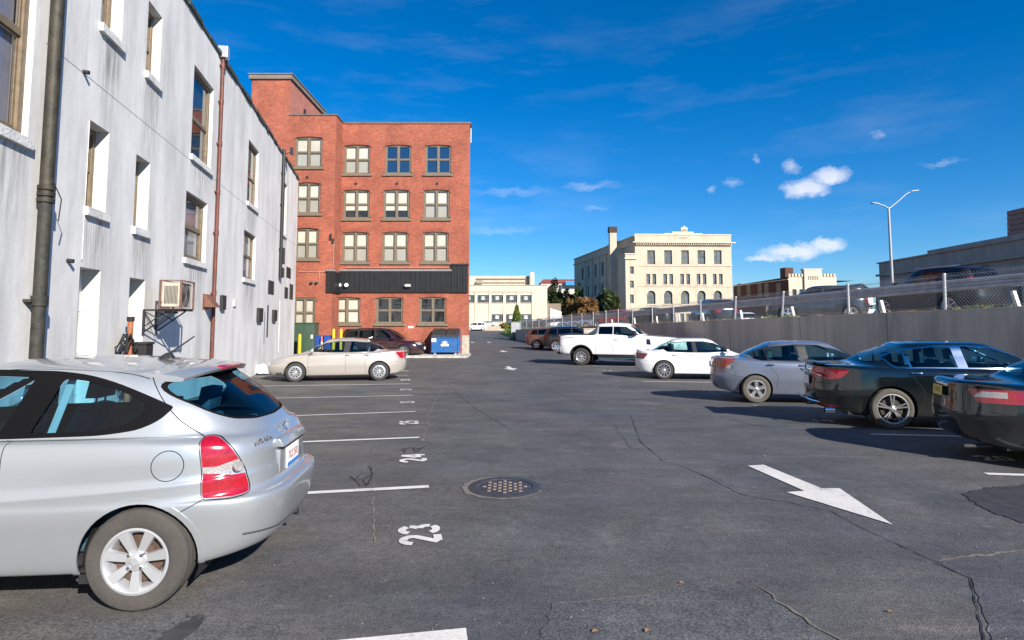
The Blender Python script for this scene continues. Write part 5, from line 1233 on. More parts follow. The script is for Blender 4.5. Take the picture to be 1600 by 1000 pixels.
def window(parent, x0, x1, z0, z1, y, fm, fw=.07, mull=False, rail=.5, pane=m_pane, blind=m_blind, sill=None, sw=.06, blind_to=0.0, name='window', lower=None):
    """frame with meeting rail (and centre mullion), panes, blind or dark room behind"""
    b = MB(); f = fw
    b.box(x0, x0 + f, y, y + .10, z0, z1); b.box(x1 - f, x1, y, y + .10, z0, z1); b.box(x0 + f, x1 - f, y, y + .10, z1 - f, z1); b.box(x0 + f, x1 - f, y, y + .10, z0, z0 + f * .9)
    zm = z0 + (z1 - z0) * rail; cols = [(x0 + f, x1 - f)]
    if mull: xm = (x0 + x1) / 2; b.box(xm - f * .6, xm + f * .6, y - .01, y + .10, z0 + f * .9, z1 - f); cols = [(x0 + f, xm - f * .6), (xm + f * .6, x1 - f)]
    for a, c in cols:
        b.box(a, c, y + .02, y + .075, zm - f * .32, zm + f * .32)
        for p, q, yy in ((z0 + f * .9, zm - f * .32, y + .045), (zm + f * .32, z1 - f, y + .03)):
            t = f * .38; b.box(a, a + t, yy, yy + .035, p, q); b.box(c - t, c, yy, yy + .035, p, q); b.box(a + t, c - t, yy, yy + .035, p, p + t); b.box(a + t, c - t, yy, yy + .035, q - t, q)
    w = b.build(name, fm, parent)
    for ci, (a, c) in enumerate(cols):
        for k, (p, q) in enumerate(((z0 + f, zm), (zm, z1 - f))):
            g = MB(); tx = .02
            g.face([(a, y + .055 - k * .012, p), (c, y + .055 - k * .012, p), (c, y + .055 - k * .012, q), (a, y + .055 - k * .012, q)]); g.build('pane', pane, w, recalc=False)
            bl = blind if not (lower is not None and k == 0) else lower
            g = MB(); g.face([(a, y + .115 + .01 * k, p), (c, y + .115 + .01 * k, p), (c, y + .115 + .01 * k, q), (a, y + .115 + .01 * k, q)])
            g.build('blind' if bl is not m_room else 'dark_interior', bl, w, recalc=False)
    if sill:
        g = MB(); g.box(x0 - sw, x1 + sw, sill[1], y + .0, z0 - sill[2], z0 - .002); g.build('sill', sill[0], w, bevel=.008)
    return w
m_stucco = stucco('white_stucco', (.71, .70, .685), .27)
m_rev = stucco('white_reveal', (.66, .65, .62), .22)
WX = 5.04; WDIR = Vector((-.206, 1, 0)).normalized(); WANG = math.atan2(WDIR.y, WDIR.x)
W0 = Vector((-WX - .206 * (-4), -4, -.3))
def WP(u, v): s, z = PL(u, v, (W0.x, W0.y), (WDIR.x, WDIR.y)); return s, z + .3
def rect(tl, br, tr=None, bl=None):
    """opening from photo positions: left edge, right edge points and top/bottom"""
    p = [WP(*q) for q in (tl, br)]; q = [WP(*r) for r in (tr, bl) if r]
    a = min(p[0][0], p[1][0]); c = max(p[0][0], p[1][0]); z1 = p[0][1] if not tr else (p[0][1] + q[0][1]) / 2; z0 = p[1][1]
    return a, c, z0, z1
white = empty('white_building', tuple(W0), WANG, 'long white rendered building with tall recessed windows along the left side', 'building')
s_end = WP(463, 400)[0]; z_top = (WP(387, 147)[1] + WP(465, 276)[1] + WP(286, 0)[1]) / 3
ops = {}
A0r = WP(50, 110)[0]; zA0 = WP(36, 214)[1]
ops['A0'] = (A0r - 2.0, A0r, zA0, zA0 + 2.9, .10)
l, r_ = WP(157, 40), WP(190, 70); ops['A1'] = (l[0], r_[0], r_[1], r_[1] + 1.9, .22)
l, r_ = WP(230, 60), WP(251, 90); ops['A2'] = (l[0], r_[0], WP(248, 132)[1], WP(255, 30)[1], .2)
l, r_ = WP(301, 170), WP(332, 200); ops['A3'] = (l[0], r_[0], WP(326, 264)[1], WP(337, 144)[1], .12)
l, r_ = WP(387.5, 260), WP(403.5, 280); ops['A4'] = (l[0], r_[0], WP(402, 328)[1], WP(405.5, 239)[1], .12)
l, r_ = WP(440, 300), WP(448, 320); ops['A5'] = (l[0], r_[0], WP(445, 367)[1], WP(450, 292)[1], .12)
l, r_ = WP(137, 255), WP(168, 270); ops['B1'] = (l[0], r_[0], WP(164, 334)[1], WP(172, 208)[1], .24)
l, r_ = WP(210.5, 295), WP(232.5, 305); ops['B2'] = (l[0], r_[0], WP(230, 362)[1], WP(235, 255)[1], .24)
l, r_ = WP(289, 350), WP(322.5, 360); ops['B3'] = (l[0], r_[0], WP(320, 412)[1], WP(325, 319)[1], .12)
l, r_ = WP(380.5, 390), WP(399, 400); ops['B4'] = (l[0], r_[0], WP(398, 439)[1], WP(400, 370)[1], .12)
l, r_ = WP(122, 470), WP(154.5, 480); ops['D1'] = (l[0], r_[0], .12, WP(156, 422)[1], .3)
l, r_ = WP(201, 470), WP(225, 480); ops['D2'] = (l[0], r_[0], .12, WP(225, 437)[1], .3)
def mw(*c): return c
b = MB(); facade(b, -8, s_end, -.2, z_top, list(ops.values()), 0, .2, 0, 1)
b.box(-8, s_end - .001, .35, 14, -.2, z_top - .35)
b.face([(s_end, 0, -.2), (s_end, 14, -.2), (s_end, 14, z_top), (s_end, 0, z_top)])
for i in range(0, 40, 1): pass
b.face([(-8, 0, z_top), (s_end, 0, z_top), (s_end, .36, z_top), (-8, .36, z_top)]); b.face([(-8, .36, z_top - .4), (s_end, .36, z_top - .4), (s_end, .36, z_top), (-8, .36, z_top)])
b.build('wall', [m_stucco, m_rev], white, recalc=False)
S_W = (m_sillw, -.07, .15)
for k, (a, c, z0, z1, d) in ops.items():
    if k[0] == 'D':
        g = MB(); g.box(a, c, d - .02, d + .05, z0, z1); dr = g.build('blocked_door', mk('cream_board', (.60, .59, .55), .7, var=.12, scale=4), white)
        g = MB()
        for q in range(1, 4): zz = z0 + (z1 - z0) * q / 4; g.box(a + .01, c - .01, d - .03, d - .021, zz - .01, zz + .01)
        g.build('batten', m_sillw, dr); g = MB(); g.box(a - .04, c + .04, -.05, d - .03, z0 - .12, z0 - .002); g.build('threshold', m_sillw, dr, bevel=.01)
        continue
    bl = {'A0': m_blindg, 'A3': m_room, 'A4': m_room, 'A2': m_room, 'B1': mk('brown_board', (.22, .15, .09), .7, var=.2), 'A1': mk('brown_board', (.22, .15, .09), .7, var=.2), 'B2': m_room, 'B3': m_blindg, 'B4': m_blindg, 'A5': m_room}[k]
    fw = .11 if k in ('A0', 'A3', 'B3') else .085
    pn = glass('white_building_pane', (.75, .77, .8), 1.1)
    w = window(white, a + .002, c - .002, z0 + .002, z1 - .002, d - .02, m_tan, fw, pane=pn, blind=bl, sill=S_W, sw=.05, rail=.46 if k in ('A3', 'A4', 'A2', 'A5') else .5)
def grime_mat():
    m, nt, N, L, b = mat_new('sill_run_off'); tc = N.new('ShaderNodeTexCoord'); mp = N.new('ShaderNodeMapping'); mp.inputs['Scale'].default_value = (9, 9, .7); L.new(tc.outputs['Object'], mp.inputs[0])
    n = N.new('ShaderNodeTexNoise'); n.inputs['Scale'].default_value = 1.6; n.inputs['Detail'].default_value = 6; L.new(mp.outputs[0], n.inputs['Vector'])
    sp = N.new('ShaderNodeSeparateXYZ'); L.new(tc.outputs['Generated'], sp.inputs[0])
    def M(op, a, b_): 
        q = N.new('ShaderNodeMath'); q.operation = op; q.use_clamp = True
        for i, v in enumerate((a, b_)):
            if isinstance(v, (int, float)): q.inputs[i].default_value = v
            else: L.new(v, q.inputs[i])
        return q.outputs[0]
    ex = M('MULTIPLY', M('MULTIPLY', sp.outputs[0], M('SUBTRACT', 1.0, sp.outputs[0])), 4.0)
    f = M('MULTIPLY', M('MULTIPLY', M('POWER', sp.outputs[2], 1.3), ex), M('MULTIPLY', M('SUBTRACT', n.outputs['Fac'], .40), 3.2))
    tr = N.new('ShaderNodeBsdfTransparent'); b.inputs['Base Color'].default_value = (.17, .16, .145, 1); b.inputs['Roughness'].default_value = .9
    ms = N.new('ShaderNodeMixShader'); L.new(M('MULTIPLY', f, .32), ms.inputs[0]); L.new(tr.outputs[0], ms.inputs[1]); L.new(b.outputs[0], ms.inputs[2]); L.new(ms.outputs[0], N['Material Output'].inputs[0]); return m
m_run = grime_mat()
for k, (a, c, z0, z1, d) in ops.items():
    if k[0] == 'D': continue
    g = MB(); dz = random.Random(k).uniform(1.2, 2.1); g.box(a - .12, c + .12, -.006, -.003, z0 - .16 - dz, z0 - .16); g.build('run_off_stain', m_run, white)
# roof edge flashing, uneven
b = MB(); rn = random.Random(3); s = -8.0
while s < s_end:
    n = rn.uniform(.35, .9); h = rn.uniform(.05, .13); o_ = rn.uniform(.03, .08)
    b.box(s, min(s + n, s_end + .02), -o_, .40, z_top - h, z_top + rn.uniform(.02, .06)); s += n
b.build('roof_edge', mk('tar_flashing', (.035, .05, .045), .8, var=.6, scale=6, bump=.6, bscale=12), white, bevel=.008)
# a joint line between the storeys
b = MB(); p1 = WP(57, 51); p2 = WP(294, 249); b.box(A0r + .3, s_end, -.004, .0, (p1[1] + p2[1]) / 2 - .006, (p1[1] + p2[1]) / 2 + .004); b.build('string_course_joint', mk('joint_dark', (.33, .33, .33), .9, var=.4, scale=8), white)
# drainpipes
def onwall(u, v, p):
    """photo position -> along/height at distance p in front of the wall"""
    q = W0 + Vector((WDIR.y, -WDIR.x, 0)) * p; s, z = PL(u, v, (q.x, q.y), (WDIR.x, WDIR.y)); return s, z + .3
def wpipe(name, u0, v0, u1, v1, r, mat, off, couplings=(), label=None, bands=()):
    s0, z0 = onwall(u0, v0, off); s1, z1 = onwall(u1, v1, off); s0 = (s0 + s1) / 2; s1 = s0
    b = MB(); b.tube([(s0, -off, z0), (s1, -off, z1)], r, 14)
    for v in couplings:
        z = onwall(u0 + (u1 - u0) * (v - v0) / (v1 - v0), v, off)[1]; b.tube([(s0, -off, z - .07), (s0, -off, z + .07)], r * 1.25, 14)
        b.box(s0 - r * 1.6, s0 + r * 1.6, -off + r * .4, .0, z - .02, z + .02)
    return b.build(name, mat, white, True), s0
m_pipe = mk('old_painted_pipe', (.018, .02, .018), .7, .2, var=.5, scale=7, bump=.5, bscale=20, col2=(.05, .047, .036)); m_pipeu = mk('old_copper_pipe', (.04, .034, .024), .6, .3, var=.5, scale=6, bump=.4)
m_rpipe = mk('red_brown_pipe', (.12, .038, .026), .6, .1, var=.3, scale=5)
dp, sA = wpipe('downpipe', 58, 560, 70, 303, .085, m_pipe, .14, (470,))
dq, sQ = wpipe('downpipe', 70, 303, 105, -60, .088, m_pipeu, .14, ()); dq.location.x = sA - sQ
# keep the two lengths in line
b = MB(); z3 = onwall(70, 303, .14)[1]
for dz in (-.09, .0, .09): b.tube([(sA, -.14, z3 + dz - .03), (sA, -.14, z3 + dz + .03)], .11, 14)
b.tube([(sA - .1, -.26, z3 + .2), (sA + .08, -.30, z3 - .05), (sA + .2, -.22, z3 - .35)], .008, 5)
b.build('pipe_strap', m_pipeu, white, True)
rp, sR = wpipe('downpipe', 330, 560, 350, 82, .05, m_rpipe, .08, (225, 160, 104, 300, 364, 458))
b = MB(); zt = z_top; b.box(sR - .12, sR + .12, -.22, .05, zt - .12, zt + .22); b.build('rainwater_head', mk('zinc', (.5, .5, .52), .4, .6), white, bevel=.01)
bp, sB = wpipe('downpipe', 439, 435, 443, 232, .07, m_trim, .09, (390, 320, 270))
b = MB(); b.box(sB + .15, sB + .45, -.2, 0, WP(442, 415)[1], WP(442, 390)[1]); b.box(sB + .12, sB + .38, -.2, 0, WP(442, 436)[1], WP(442, 421)[1]); b.tube([(sB + .1, -.1, WP(442, 242)[1]), (sB + .35, -.35, WP(442, 236)[1])], .02, 6); b.box(sB + .3, sB + .5, -.45, -.3, WP(442, 240)[1], WP(442, 228)[1]); b.build('service_box', m_trim, white, bevel=.01)
tp, _ = wpipe('conduit', 434.5, 551, 437.5, 470, .022, m_sillw, .035, (500,))
tp2, _ = wpipe('conduit', 125, 405, 143, 190, .006, m_sillw, .02)
# small fittings
def wbox(name, u0, v0, u1, v1, d, mat, hood=False, slats=0):
    s0, z1 = WP(u0, v0); s1, z0 = WP(u1, v1); b = MB(); b.box(min(s0, s1), max(s0, s1), -d, 0, z0, z1)
    if slats:
        for k in range(slats): zz = z0 + (z1 - z0) * (k + .5) / slats; b.hexa([(s0, -d - .03, zz - .02), (s1, -d - .03, zz - .02), (s1, -d, zz), (s0, -d, zz), (s0, -d - .028, zz - .01), (s1, -d - .028, zz - .01), (s1, -d, zz + .015), (s0, -d, zz + .015)])
    return b.build(name, mat, white, bevel=.006 if not slats else 0)
wbox('meter_box', 343.5, 461, 348.5, 484, .09, m_dark); wbox('meter_box', 401, 481, 407, 503, .10, m_dark); wbox('meter_box', 425, 484, 429.5, 502, .10, m_dark)
b = MB(); s, z = WP(410, 498); b.tube([(s, -.2, z - .75), (s, -.2, z + .55)], .03, 8); b.build('meter_riser', m_dark, white, True)
for q in ((419, 437, 427, 460), (444.5, 448, 449, 466), (447.5, 416, 453.5, 435), (452.5, 443, 457, 468)): wbox('louvred_vent', *q, .02, m_plast, slats=6)
s0, z1 = WP(317, 459); s1, z0 = WP(325, 483); b = MB(); b.box(s0, s1, -.02, .0, z0, z1); b.hexa([(s0 + .08, -.30, z0 + .05), (s1 + .1, -.30, z0 + .05), (s1 + .1, -.02, z0 + .05), (s0 + .08, -.02, z0 + .05), (s0 + .08, -.04, z1), (s1 + .1, -.04, z1), (s1 + .1, -.02, z1), (s0 + .08, -.02, z1)]); b.build('vent_hood', mk('rust_hood', (.16, .07, .05), .7, .2, var=.4), white)
wbox('wall_vent', 364, 468, 367.5, 479, .05, m_sillw)
for (u, v) in ((130, 112), (105, 407)):
    s, z = WP(u, v); b = MB(); b.tube([(s, .02, z), (s, -.09, z - .01)], .035, 10); b.build('pipe_stub', m_dark, white, True)
# air conditioner on its bracket
s0, _ = WP(283 - 6, 460); ac_s = WP(276, 462)[0]
root = empty('air_conditioner', tuple(white.matrix_world @ Vector((0, 0, 0))), WANG, 'rusty caged air-conditioning unit on a wall bracket, white building', 'air conditioner')
root.location = W0; 
AP = .74
x0, zA = onwall(283, 485, AP); x1, zB = onwall(305, 440, AP); zA = onwall(283, 483, AP)[1]; zB = onwall(283, 437, AP)[1]
m_cage = mk('rusty_cage', (.16, .09, .07), .7, .4, var=.4, scale=9); m_cream = mk('cream_metal', (.42, .38, .31), .5, .1, var=.2, scale=5, grime=.4)
b = MB(); b.box(x0 + .06, x1 - .05, -AP + .06, -.34, zA + .05, zB - .05); casing = b.build('casing', m_cream, root, bevel=.012)
b = MB()
for k in range(10): yy = -AP + .10 + k * .026; b.box(x0 + .045, x0 + .056, yy, yy + .011, zA + .12, zB - .12)
b.build('side_grille', m_plast, casing)
xc, zc_ = (x0 + x1) / 2 - .02, (zA + zB) / 2; b = MB()
for r0 in (.09, .13, .17, .21, .245): b.lathe([(r0 + .005 * math.cos(R(k * 90)), .005 * math.sin(R(k * 90))) for k in range(4)], 28, o=(xc, -AP + .045, zc_), close=True)
b.build('fan_guard', m_dark, casing); b = MB()
for k in range(3):
    a = k * 2.094; b.hexa([(xc + .04 * math.cos(a), -AP + .07, zc_ + .04 * math.sin(a)), (xc + .21 * math.cos(a - .3), -AP + .06, zc_ + .21 * math.sin(a - .3)), (xc + .21 * math.cos(a + .35), -AP + .09, zc_ + .21 * math.sin(a + .35)), (xc + .04 * math.cos(a + 1), -AP + .085, zc_ + .04 * math.sin(a + 1)),
     (xc + .04 * math.cos(a), -AP + .075, zc_ + .04 * math.sin(a)), (xc + .21 * math.cos(a - .3), -AP + .065, zc_ + .21 * math.sin(a - .3)), (xc + .21 * math.cos(a + .35), -AP + .095, zc_ + .21 * math.sin(a + .35)), (xc + .04 * math.cos(a + 1), -AP + .09, zc_ + .04 * math.sin(a + 1))])
b.lathe([(0, 0), (.05, 0), (.05, .05), (0, .05)], 16, o=(xc, -AP + .055, zc_)); b.build('fan', m_plast, casing)
b = MB(); t = .018
for xx in (x0, x1 - t * 2):
    for yy in (-AP, -.34):
        b.box(xx, xx + t * 2, yy, yy + t * 2, zA, zB)
for zz in (zA, zB - t):
    b.box(x0 + 2 * t, x1 - 2 * t, -AP + .002, -AP + t * 2, zz, zz + t); b.box(x0 + 2 * t, x1 - 2 * t, -.34, -.34 + t * 2 - .002, zz, zz + t); b.box(x0 + .002, x0 + 2 * t - .002, -AP + 2 * t, -.34, zz, zz + t); b.box(x1 - 2 * t + .002, x1 - .002, -AP + 2 * t, -.34, zz, zz + t)
b.build('cage', m_cage, root)
b = MB()
for xx in (x0 + .05, x1 - .1):
    b.box(xx, xx + .04, -AP, 0, zA - .04, zA - .002); b.tube([(xx + .02, -.02, zA - .48), (xx + .02, -AP + .15, zA - .04)], .016, 6); b.box(xx, xx + .04, -.04, 0, zA - .52, zA - .04)
    b.tube([(xx + .02, -.03, zA - .05), (xx + .02, -.36, zA - .24)], .012, 6); b.tube([(xx + .02, -.03, zA - .36), (xx + .02, -.42, zA - .05)], .012, 6)
b.box(x0 - .02, x1, -.42, -.36, zA - .085, zA - .042); b.build('bracket', m_dark, root)
# hose post and coiled cable by the second blocked door
s, z = onwall(203, 525, .2); root = empty('hose_post', (0, 0, 0), WANG, 'upright pipe with orange rust and a black cap, beside the second blocked doorway', 'pipe'); root.location = W0
b = MB(); b.tube([(s, -.2, .12), (s, -.2, WP(203, 502)[1])], .05, 12); b.build('pipe', mk('orange_rust', (.30, .11, .05), .8, .1, var=.4, scale=7), root, True)
b = MB(); z1 = WP(203, 502)[1]; b.tube([(s, -.2, z1), (s, -.2, WP(203, 495)[1])], .065, 12); b.build('cap', m_rub, root, True)
b = MB(); rn = random.Random(2)
for k in range(7): b.tube([(s - .15 + rn.uniform(-.1, .1) + (.22 + .05 * k / 7) * math.cos(a), -.12 - .03 * k, 1.35 + rn.uniform(-.06, .06) + (.42 + rn.uniform(-.06, .06)) * math.sin(a)) for a in [j * .35 for j in range(19)]], .014, 6)
o = b.build('coiled_hose', m_rub, None, True); o.matrix_world = Matrix.Translation(W0) @ Matrix.Rotation(WANG, 4, 'Z'); tag(o, 'tangled black hose hung against the white wall beside the orange pipe', 'hose')
b = MB(); b.box(s + .25, s + .62, -.40, -.06, .1, 1.62); b.box(s + .23, s + .64, -.42, -.04, 1.62, 1.67); o = b.build('meter_cabinet', m_rub, None, bevel=.02); o.matrix_world = Matrix.Translation(W0) @ Matrix.Rotation(WANG, 4, 'Z'); tag(o, 'narrow black cabinet standing against the white wall beside the tangled hose', 'cabinet')
# crumpled pale sheeting on the ground at the champagne car's nose
c = G(400, 586); rn = random.Random(8); b = MB(); n = 16; P = {}
for i in range(n):
    for j in range(n):
        e = 1 - max(abs(i - n / 2 + .5), abs(j - n / 2 + .5)) / (n / 2); P[i, j] = (c.x - .75 + 1.5 * i / n + rn.uniform(-.04, .04), c.y + .1 + .9 * j / n + rn.uniform(-.04, .04), c.z + max(0, min(1, e * 3)) * rn.uniform(.08, .42))
for i in range(n - 1):
    for j in range(n - 1): b.face([P[i, j], P[i + 1, j], P[i + 1, j + 1], P[i, j + 1]])
tag(b.build('plastic_sheeting', mk('pale_plastic', (.5, .5, .5), .35, var=.5, scale=9), recalc=False), 'crumpled pale plastic sheeting heaped at the foot of the white wall', 'sheeting')

# ---- red brick building
YB, YL = 36.4, 35.0; ZB = -.3
m_brick = brick('red_brick', (.37, .105, .062), (.285, .076, .045), (.28, .145, .105), dirt=.26)
m_brickp = brick('pink_brick', (.42, .16, .12), (.36, .13, .10), (.34, .17, .14), dirt=.15)
red = empty('brick_building', (0, YB, ZB), 0, 'four-storey red brick building with paired sash windows and a dark metal cladding band', 'building')
def RP(u, v, y=YB): s, z = PL(u, v, (0, y), (1, 0)); return s, z - ZB
XJ = RP(523, 300, YL)[0]; XR = RP(733.5, 400)[0]; ZT = RP(650, 193.5)[1]; XL = RP(388, 300, YL)[0]
cols = [(558, 622, 684.5), (557, 619.5, 682), (555, 617.5, 680.5), (541.5, 608.5, 676)]
rows = [(226, 272), (296, 342), (362, 410), (464, 506)]
wins = []; hol = []
for ri, (v0, v1) in enumerate(rows):
    for ci, u in enumerate(cols[ri]):
        hw = 20 if ri < 3 else 20.8
        a, z1 = RP(u - hw, v0); c, z0 = RP(u + hw, v1); hol.append((a, c, z0, z1, .16)); wins.append((a, c, z0, z1, ri, ci))
b = MB(); facade(b, XJ, XR, 0, ZT, hol, 0, .16)
DY = YL - YB
lw = [(461.5, 503, 213.5, 261.5), (463, 500, 285, 334), (461.5, 497, 356, 405), (459, 491.5, 465, 512)]
hl = []; lwin = []
for (u0, u1, v0, v1) in lw:
    a, z1 = RP(u0, v0, YL); c, z0 = RP(u1, v1, YL); hl.append((a, c, z0, z1, .16)); lwin.append((a, c, z0, z1))
ZTL = RP(490, 180.5, YL)[1]; XT = RP(452, 200, YL)[0]; ZTT = RP(420, 124, YL)[1]
facade(b, XT, XJ, 0, ZTL, hl, DY, .16); facade(b, XL, XT, 0, ZTT, [], DY, .16)
b.face([(XJ, DY, 0), (XJ, 0, 0), (XJ, 0, ZTL), (XJ, DY, ZTL)])
xb = XR - 2.0
b.face([(XR, 0, 0), (xb, 20, 0), (xb, 20, ZT), (XR, 0, ZT)]); b.face([(xb, 20, 0), (XL, 20, 0), (XL, 20, ZT), (xb, 20, ZT)]); b.face([(XL, 20, 0), (XL, DY, 0), (XL, DY, ZTT), (XL, 20, ZTT)])
b.build('wall', m_brick, red, recalc=False)
b = MB(); DT = 4.9; b.face([(XT, DY, ZTL), (XT, DT, ZTL), (XT, DT, ZTT), (XT, DY, ZTT)]); b.face([(XT, DT, ZTL - 1), (XL, DT, ZTL - 1), (XL, DT, ZTT), (XT, DT, ZTT)]); b.build('tower_side', m_brickp, red, recalc=False)
m_cop = mk('metal_coping', (.16, .13, .11), .5, .3, var=.2); m_roofd = mk('felt_roof', (.05, .05, .052), .9)
b = MB(); b.face([(XT, DY, ZTL - .3), (XJ, DY, ZTL - .3), (XJ, 0, ZTL - .3), (XR, 0, ZT - .3), (xb, 20, ZT - .3), (XT, 20, ZTL - .3)]); b.face([(XL, DY, ZTT - .05), (XT, DY, ZTT - .05), (XT, DT, ZTT - .05), (XL, DT, ZTT - .05)]); b.build('roof', m_roofd, red)
b = MB(); b.box(XJ + .06, XR + .05, -.05, .3, ZT, ZT + .10); b.hexa([(XR - .25, .3, ZT), (XR + .05, .3, ZT), (xb + .05, 20, ZT), (xb - .25, 20, ZT), (XR - .25, .3, ZT + .1), (XR + .05, .3, ZT + .1), (xb + .05, 20, ZT + .1), (xb - .25, 20, ZT + .1)])
b.box(XT, XJ + .05, DY - .05, DY + .3, ZTL, ZTL + .08); b.box(XJ - .3, XJ + .05, DY + .3, .0, ZTL, ZTL + .08); b.build('coping', m_cop, red)
b = MB(); b.box(XL - .15, XT + .12, DY - .12, DT + .12, ZTT, ZTT + .26); b.box(XL - .2, XT + .17, DY - .17, DT + .17, ZTT + .26, ZTT + .32); b.build('tower_cornice', mk('tan_cornice', (.17, .145, .12), .7, var=.15), red)
for zz in (0, .32):
    b = MB(); b.box(XT, XT + .04, .9 + zz * 1.5, 1.25 + zz * 1.5, ZTT - 1.35 - zz, ZTT - .95 - zz); b.build('tower_window', m_dark, red)
b = MB(); b.tube([(XT + 1.4, 2.8, ZTL), (XT + 1.4, 2.8, ZTL + .75)], .14, 10); b.tube([(XT + 1.2, 2.8, ZTL + .85), (XT + 1.75, 2.8, ZTL + .85)], .22, 10); b.build('roof_vent', mk('galvanised', (.6, .6, .62), .4, .5), red, True)
m_arch = brick('arch_brick', (.34, .09, .055), (.26, .065, .04), (.22, .12, .09), bw=.07, rh=.25)
def arch_top(parent, a, c, z1, y, rise=.075):
    """flush brick spandrels closing the corners above the segmental head, and the ring of voussoirs"""
    n = 10; b = MB(); w = c - a; pts = [(a + w * k / n, z1 - rise * (2 * k / n - 1) ** 2) for k in range(n + 1)]
    for p, q in zip(pts, pts[1:]): b.face([(p[0], y + .001, p[1]), (q[0], y + .001, q[1]), (q[0], y + .001, z1), (p[0], y + .001, z1)]); b.face([(p[0], y + .001, p[1]), (p[0], y + .16, p[1]), (q[0], y + .16, q[1]), (q[0], y + .001, q[1])])
    for p, q in zip(pts, pts[1:]): b.hexa([(p[0], y - .02, p[1] + .0), (q[0], y - .02, q[1] + .0), (q[0], y - .003, q[1]), (p[0], y - .003, p[1]), (p[0], y - .02, p[1] + .2), (q[0], y - .02, q[1] + .2), (q[0], y - .003, q[1] + .2), (p[0], y - .003, p[1] + .2)])
    b.build('brick_arch', m_arch, parent)
SS = (m_olive, 0, .14)
def rwin(a, c, z0, z1, y, ri, ci):
    blind = m_blind; lower = None; pane = m_pane
    if ri == 0 and ci in (1, 2): blind = mk('blue_reflecting_blind', (.10, .14, .20), .5); pane = glass('reflecting_pane', (.35, .42, .5), 4.5)
    elif ri == 1 and ci in (0, 1): lower = m_room
    elif ri == 3 and ci in (1, 2): blind = m_room; pane = glass('shop_pane', (.7, .74, .72), 2.0)
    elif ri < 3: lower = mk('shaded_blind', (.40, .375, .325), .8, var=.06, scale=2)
    rv = random.Random(ri * 7 + ci + 3).random()
    if blind is m_blind and rv > .45: blind = mk('cream_blind_%d' % int(rv * 4), (.66 - .16 * (rv - .4), .61 - .17 * (rv - .4), .51 - .16 * (rv - .4)), .8, var=.1, scale=2)
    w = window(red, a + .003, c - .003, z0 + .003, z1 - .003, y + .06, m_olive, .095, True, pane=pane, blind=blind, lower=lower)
    g = MB(); g.box(a - .12, c + .14, y - .09, y + .055, z0 - .13, z0 - .001); g.build('sill', m_olive, w, bevel=.01)
    if ri == 1 and ci in (0, 1):
        g = MB(); zz = z0 + (z1 - z0) * .30; g.box(a + .12, c - .12, y + .155, y + .16, zz, z0 + (z1 - z0) * .5); g.build('half_drawn_blind', m_blind, w)
    if ri == 3 and ci in (1, 2):
        rr = random.Random(ci); g = MB()
        for k in range(9): x = a + .2 + k * (c - a - .4) / 9; g.box(x, x + rr.uniform(.06, .16), y + .18, y + .215, z0 + .1, z0 + rr.uniform(.25, .6))
        g.build('window_display', mk('display_items', (.45, .40, .25), .6, var=.6, scale=6, col2=(.12, .30, .06)), w)
    if ri < 3 or ci >= 0: arch_top(red, a, c, z1, y)
    g = MB(); 
    for xx in (a - .07, c + .07):
        for zz in (z0 + .1, z1 - .18): g.box(xx - .05, xx + .05, y - .035, y, zz, zz + .05)
    g.build('shutter_hinge', m_olive, w)
for (a, c, z0, z1, ri, ci) in wins: rwin(a, c, z0, z1, 0, ri, ci)
for i, (a, c, z0, z1) in enumerate(lwin): rwin(a, c, z0, z1, DY, i, -1)
for (u, v, y) in ((556, 287, 0), (620, 287, 0), (683, 287, 0), (480, 277, DY)):
    x, z = RP(u, v, YB + y); g = MB(); g.lathe([(0, -.03), (.09, -.03), (.09, 0)], 10, o=(x, y, z)); g.build('anchor_plate', m_dark, red)
# metal cladding band
m_clad = mk('charcoal_cladding', (.028, .029, .032), .42, .4, var=.12, scale=3)
def clad(u0, u1, v0, v1, y, hi):
    a, z1 = RP(u0, v0, YB + y); c, z0 = RP(u1, v1, YB + y); n = max(1, int(round((c - a) / .30))); wd = (c - a) / n
    for k in range(n):
        g = MB(); x = a + k * wd; g.box(x + .012, x + wd - .012, y - .10, y - .003, z0, z1)
        for q in (.0, .5): g.hexa([(x + wd * q + .015, y - .125, z0), (x + wd * q + .06, y - .125, z0), (x + wd * q + .075, y - .1003, z0), (x + wd * q + .0, y - .1003, z0), (x + wd * q + .015, y - .125, z1), (x + wd * q + .06, y - .125, z1), (x + wd * q + .075, y - .1003, z1), (x + wd * q + .0, y - .1003, z1)])
        g.build('cladding_panel', m_clad, red)
    g = MB(); g.box(a - .03, c + .03, y - .16, y, z1 + .001, z1 + .10); g.build('cladding_cap', mk('pale_cap', (.22, .21, .21), .5, .2) if not hi else m_clad, red)
g = MB(); g.box(XJ + .003, XJ + .10, DY - .10, -.003, RP(520, 457, YL)[1], RP(520, 424, YL)[1]); g.build('cladding_return', m_clad, red); clad(511, 523, 424, 457, DY, False); clad(531, 705, 424, 457, 0, False); clad(705.5, 731.5, 415, 457, -.02, True)
for u in (529.5, 543):
    x, z = RP(max(u, 532), 446); g = MB(); g.lathe([(.0, .0), (.10, .0), (.13, .06), (.11, .16), (0, .2)], 14, axis='y', o=(x, -.33, z)); g.build('vent_cowl', m_white, red, True)
x, z = RP(640, 446); g = MB(); g.box(x - .22, x + .1, -.35, -.12, z - .1, z + .06); g.box(x - .28, x - .2, -.3, -.12, z - .06, z + .02); g.build('flood_light', mk('lamp_housing', (.45, .45, .44), .5), red, bevel=.02)
g = MB(); xx, z1 = RP(524, 378, YL); x2, z2 = RP(524, 420, YL); g.tube([(xx - .08, DY - .03, z1), (xx - .08, DY - .03, z2)], .015, 6)
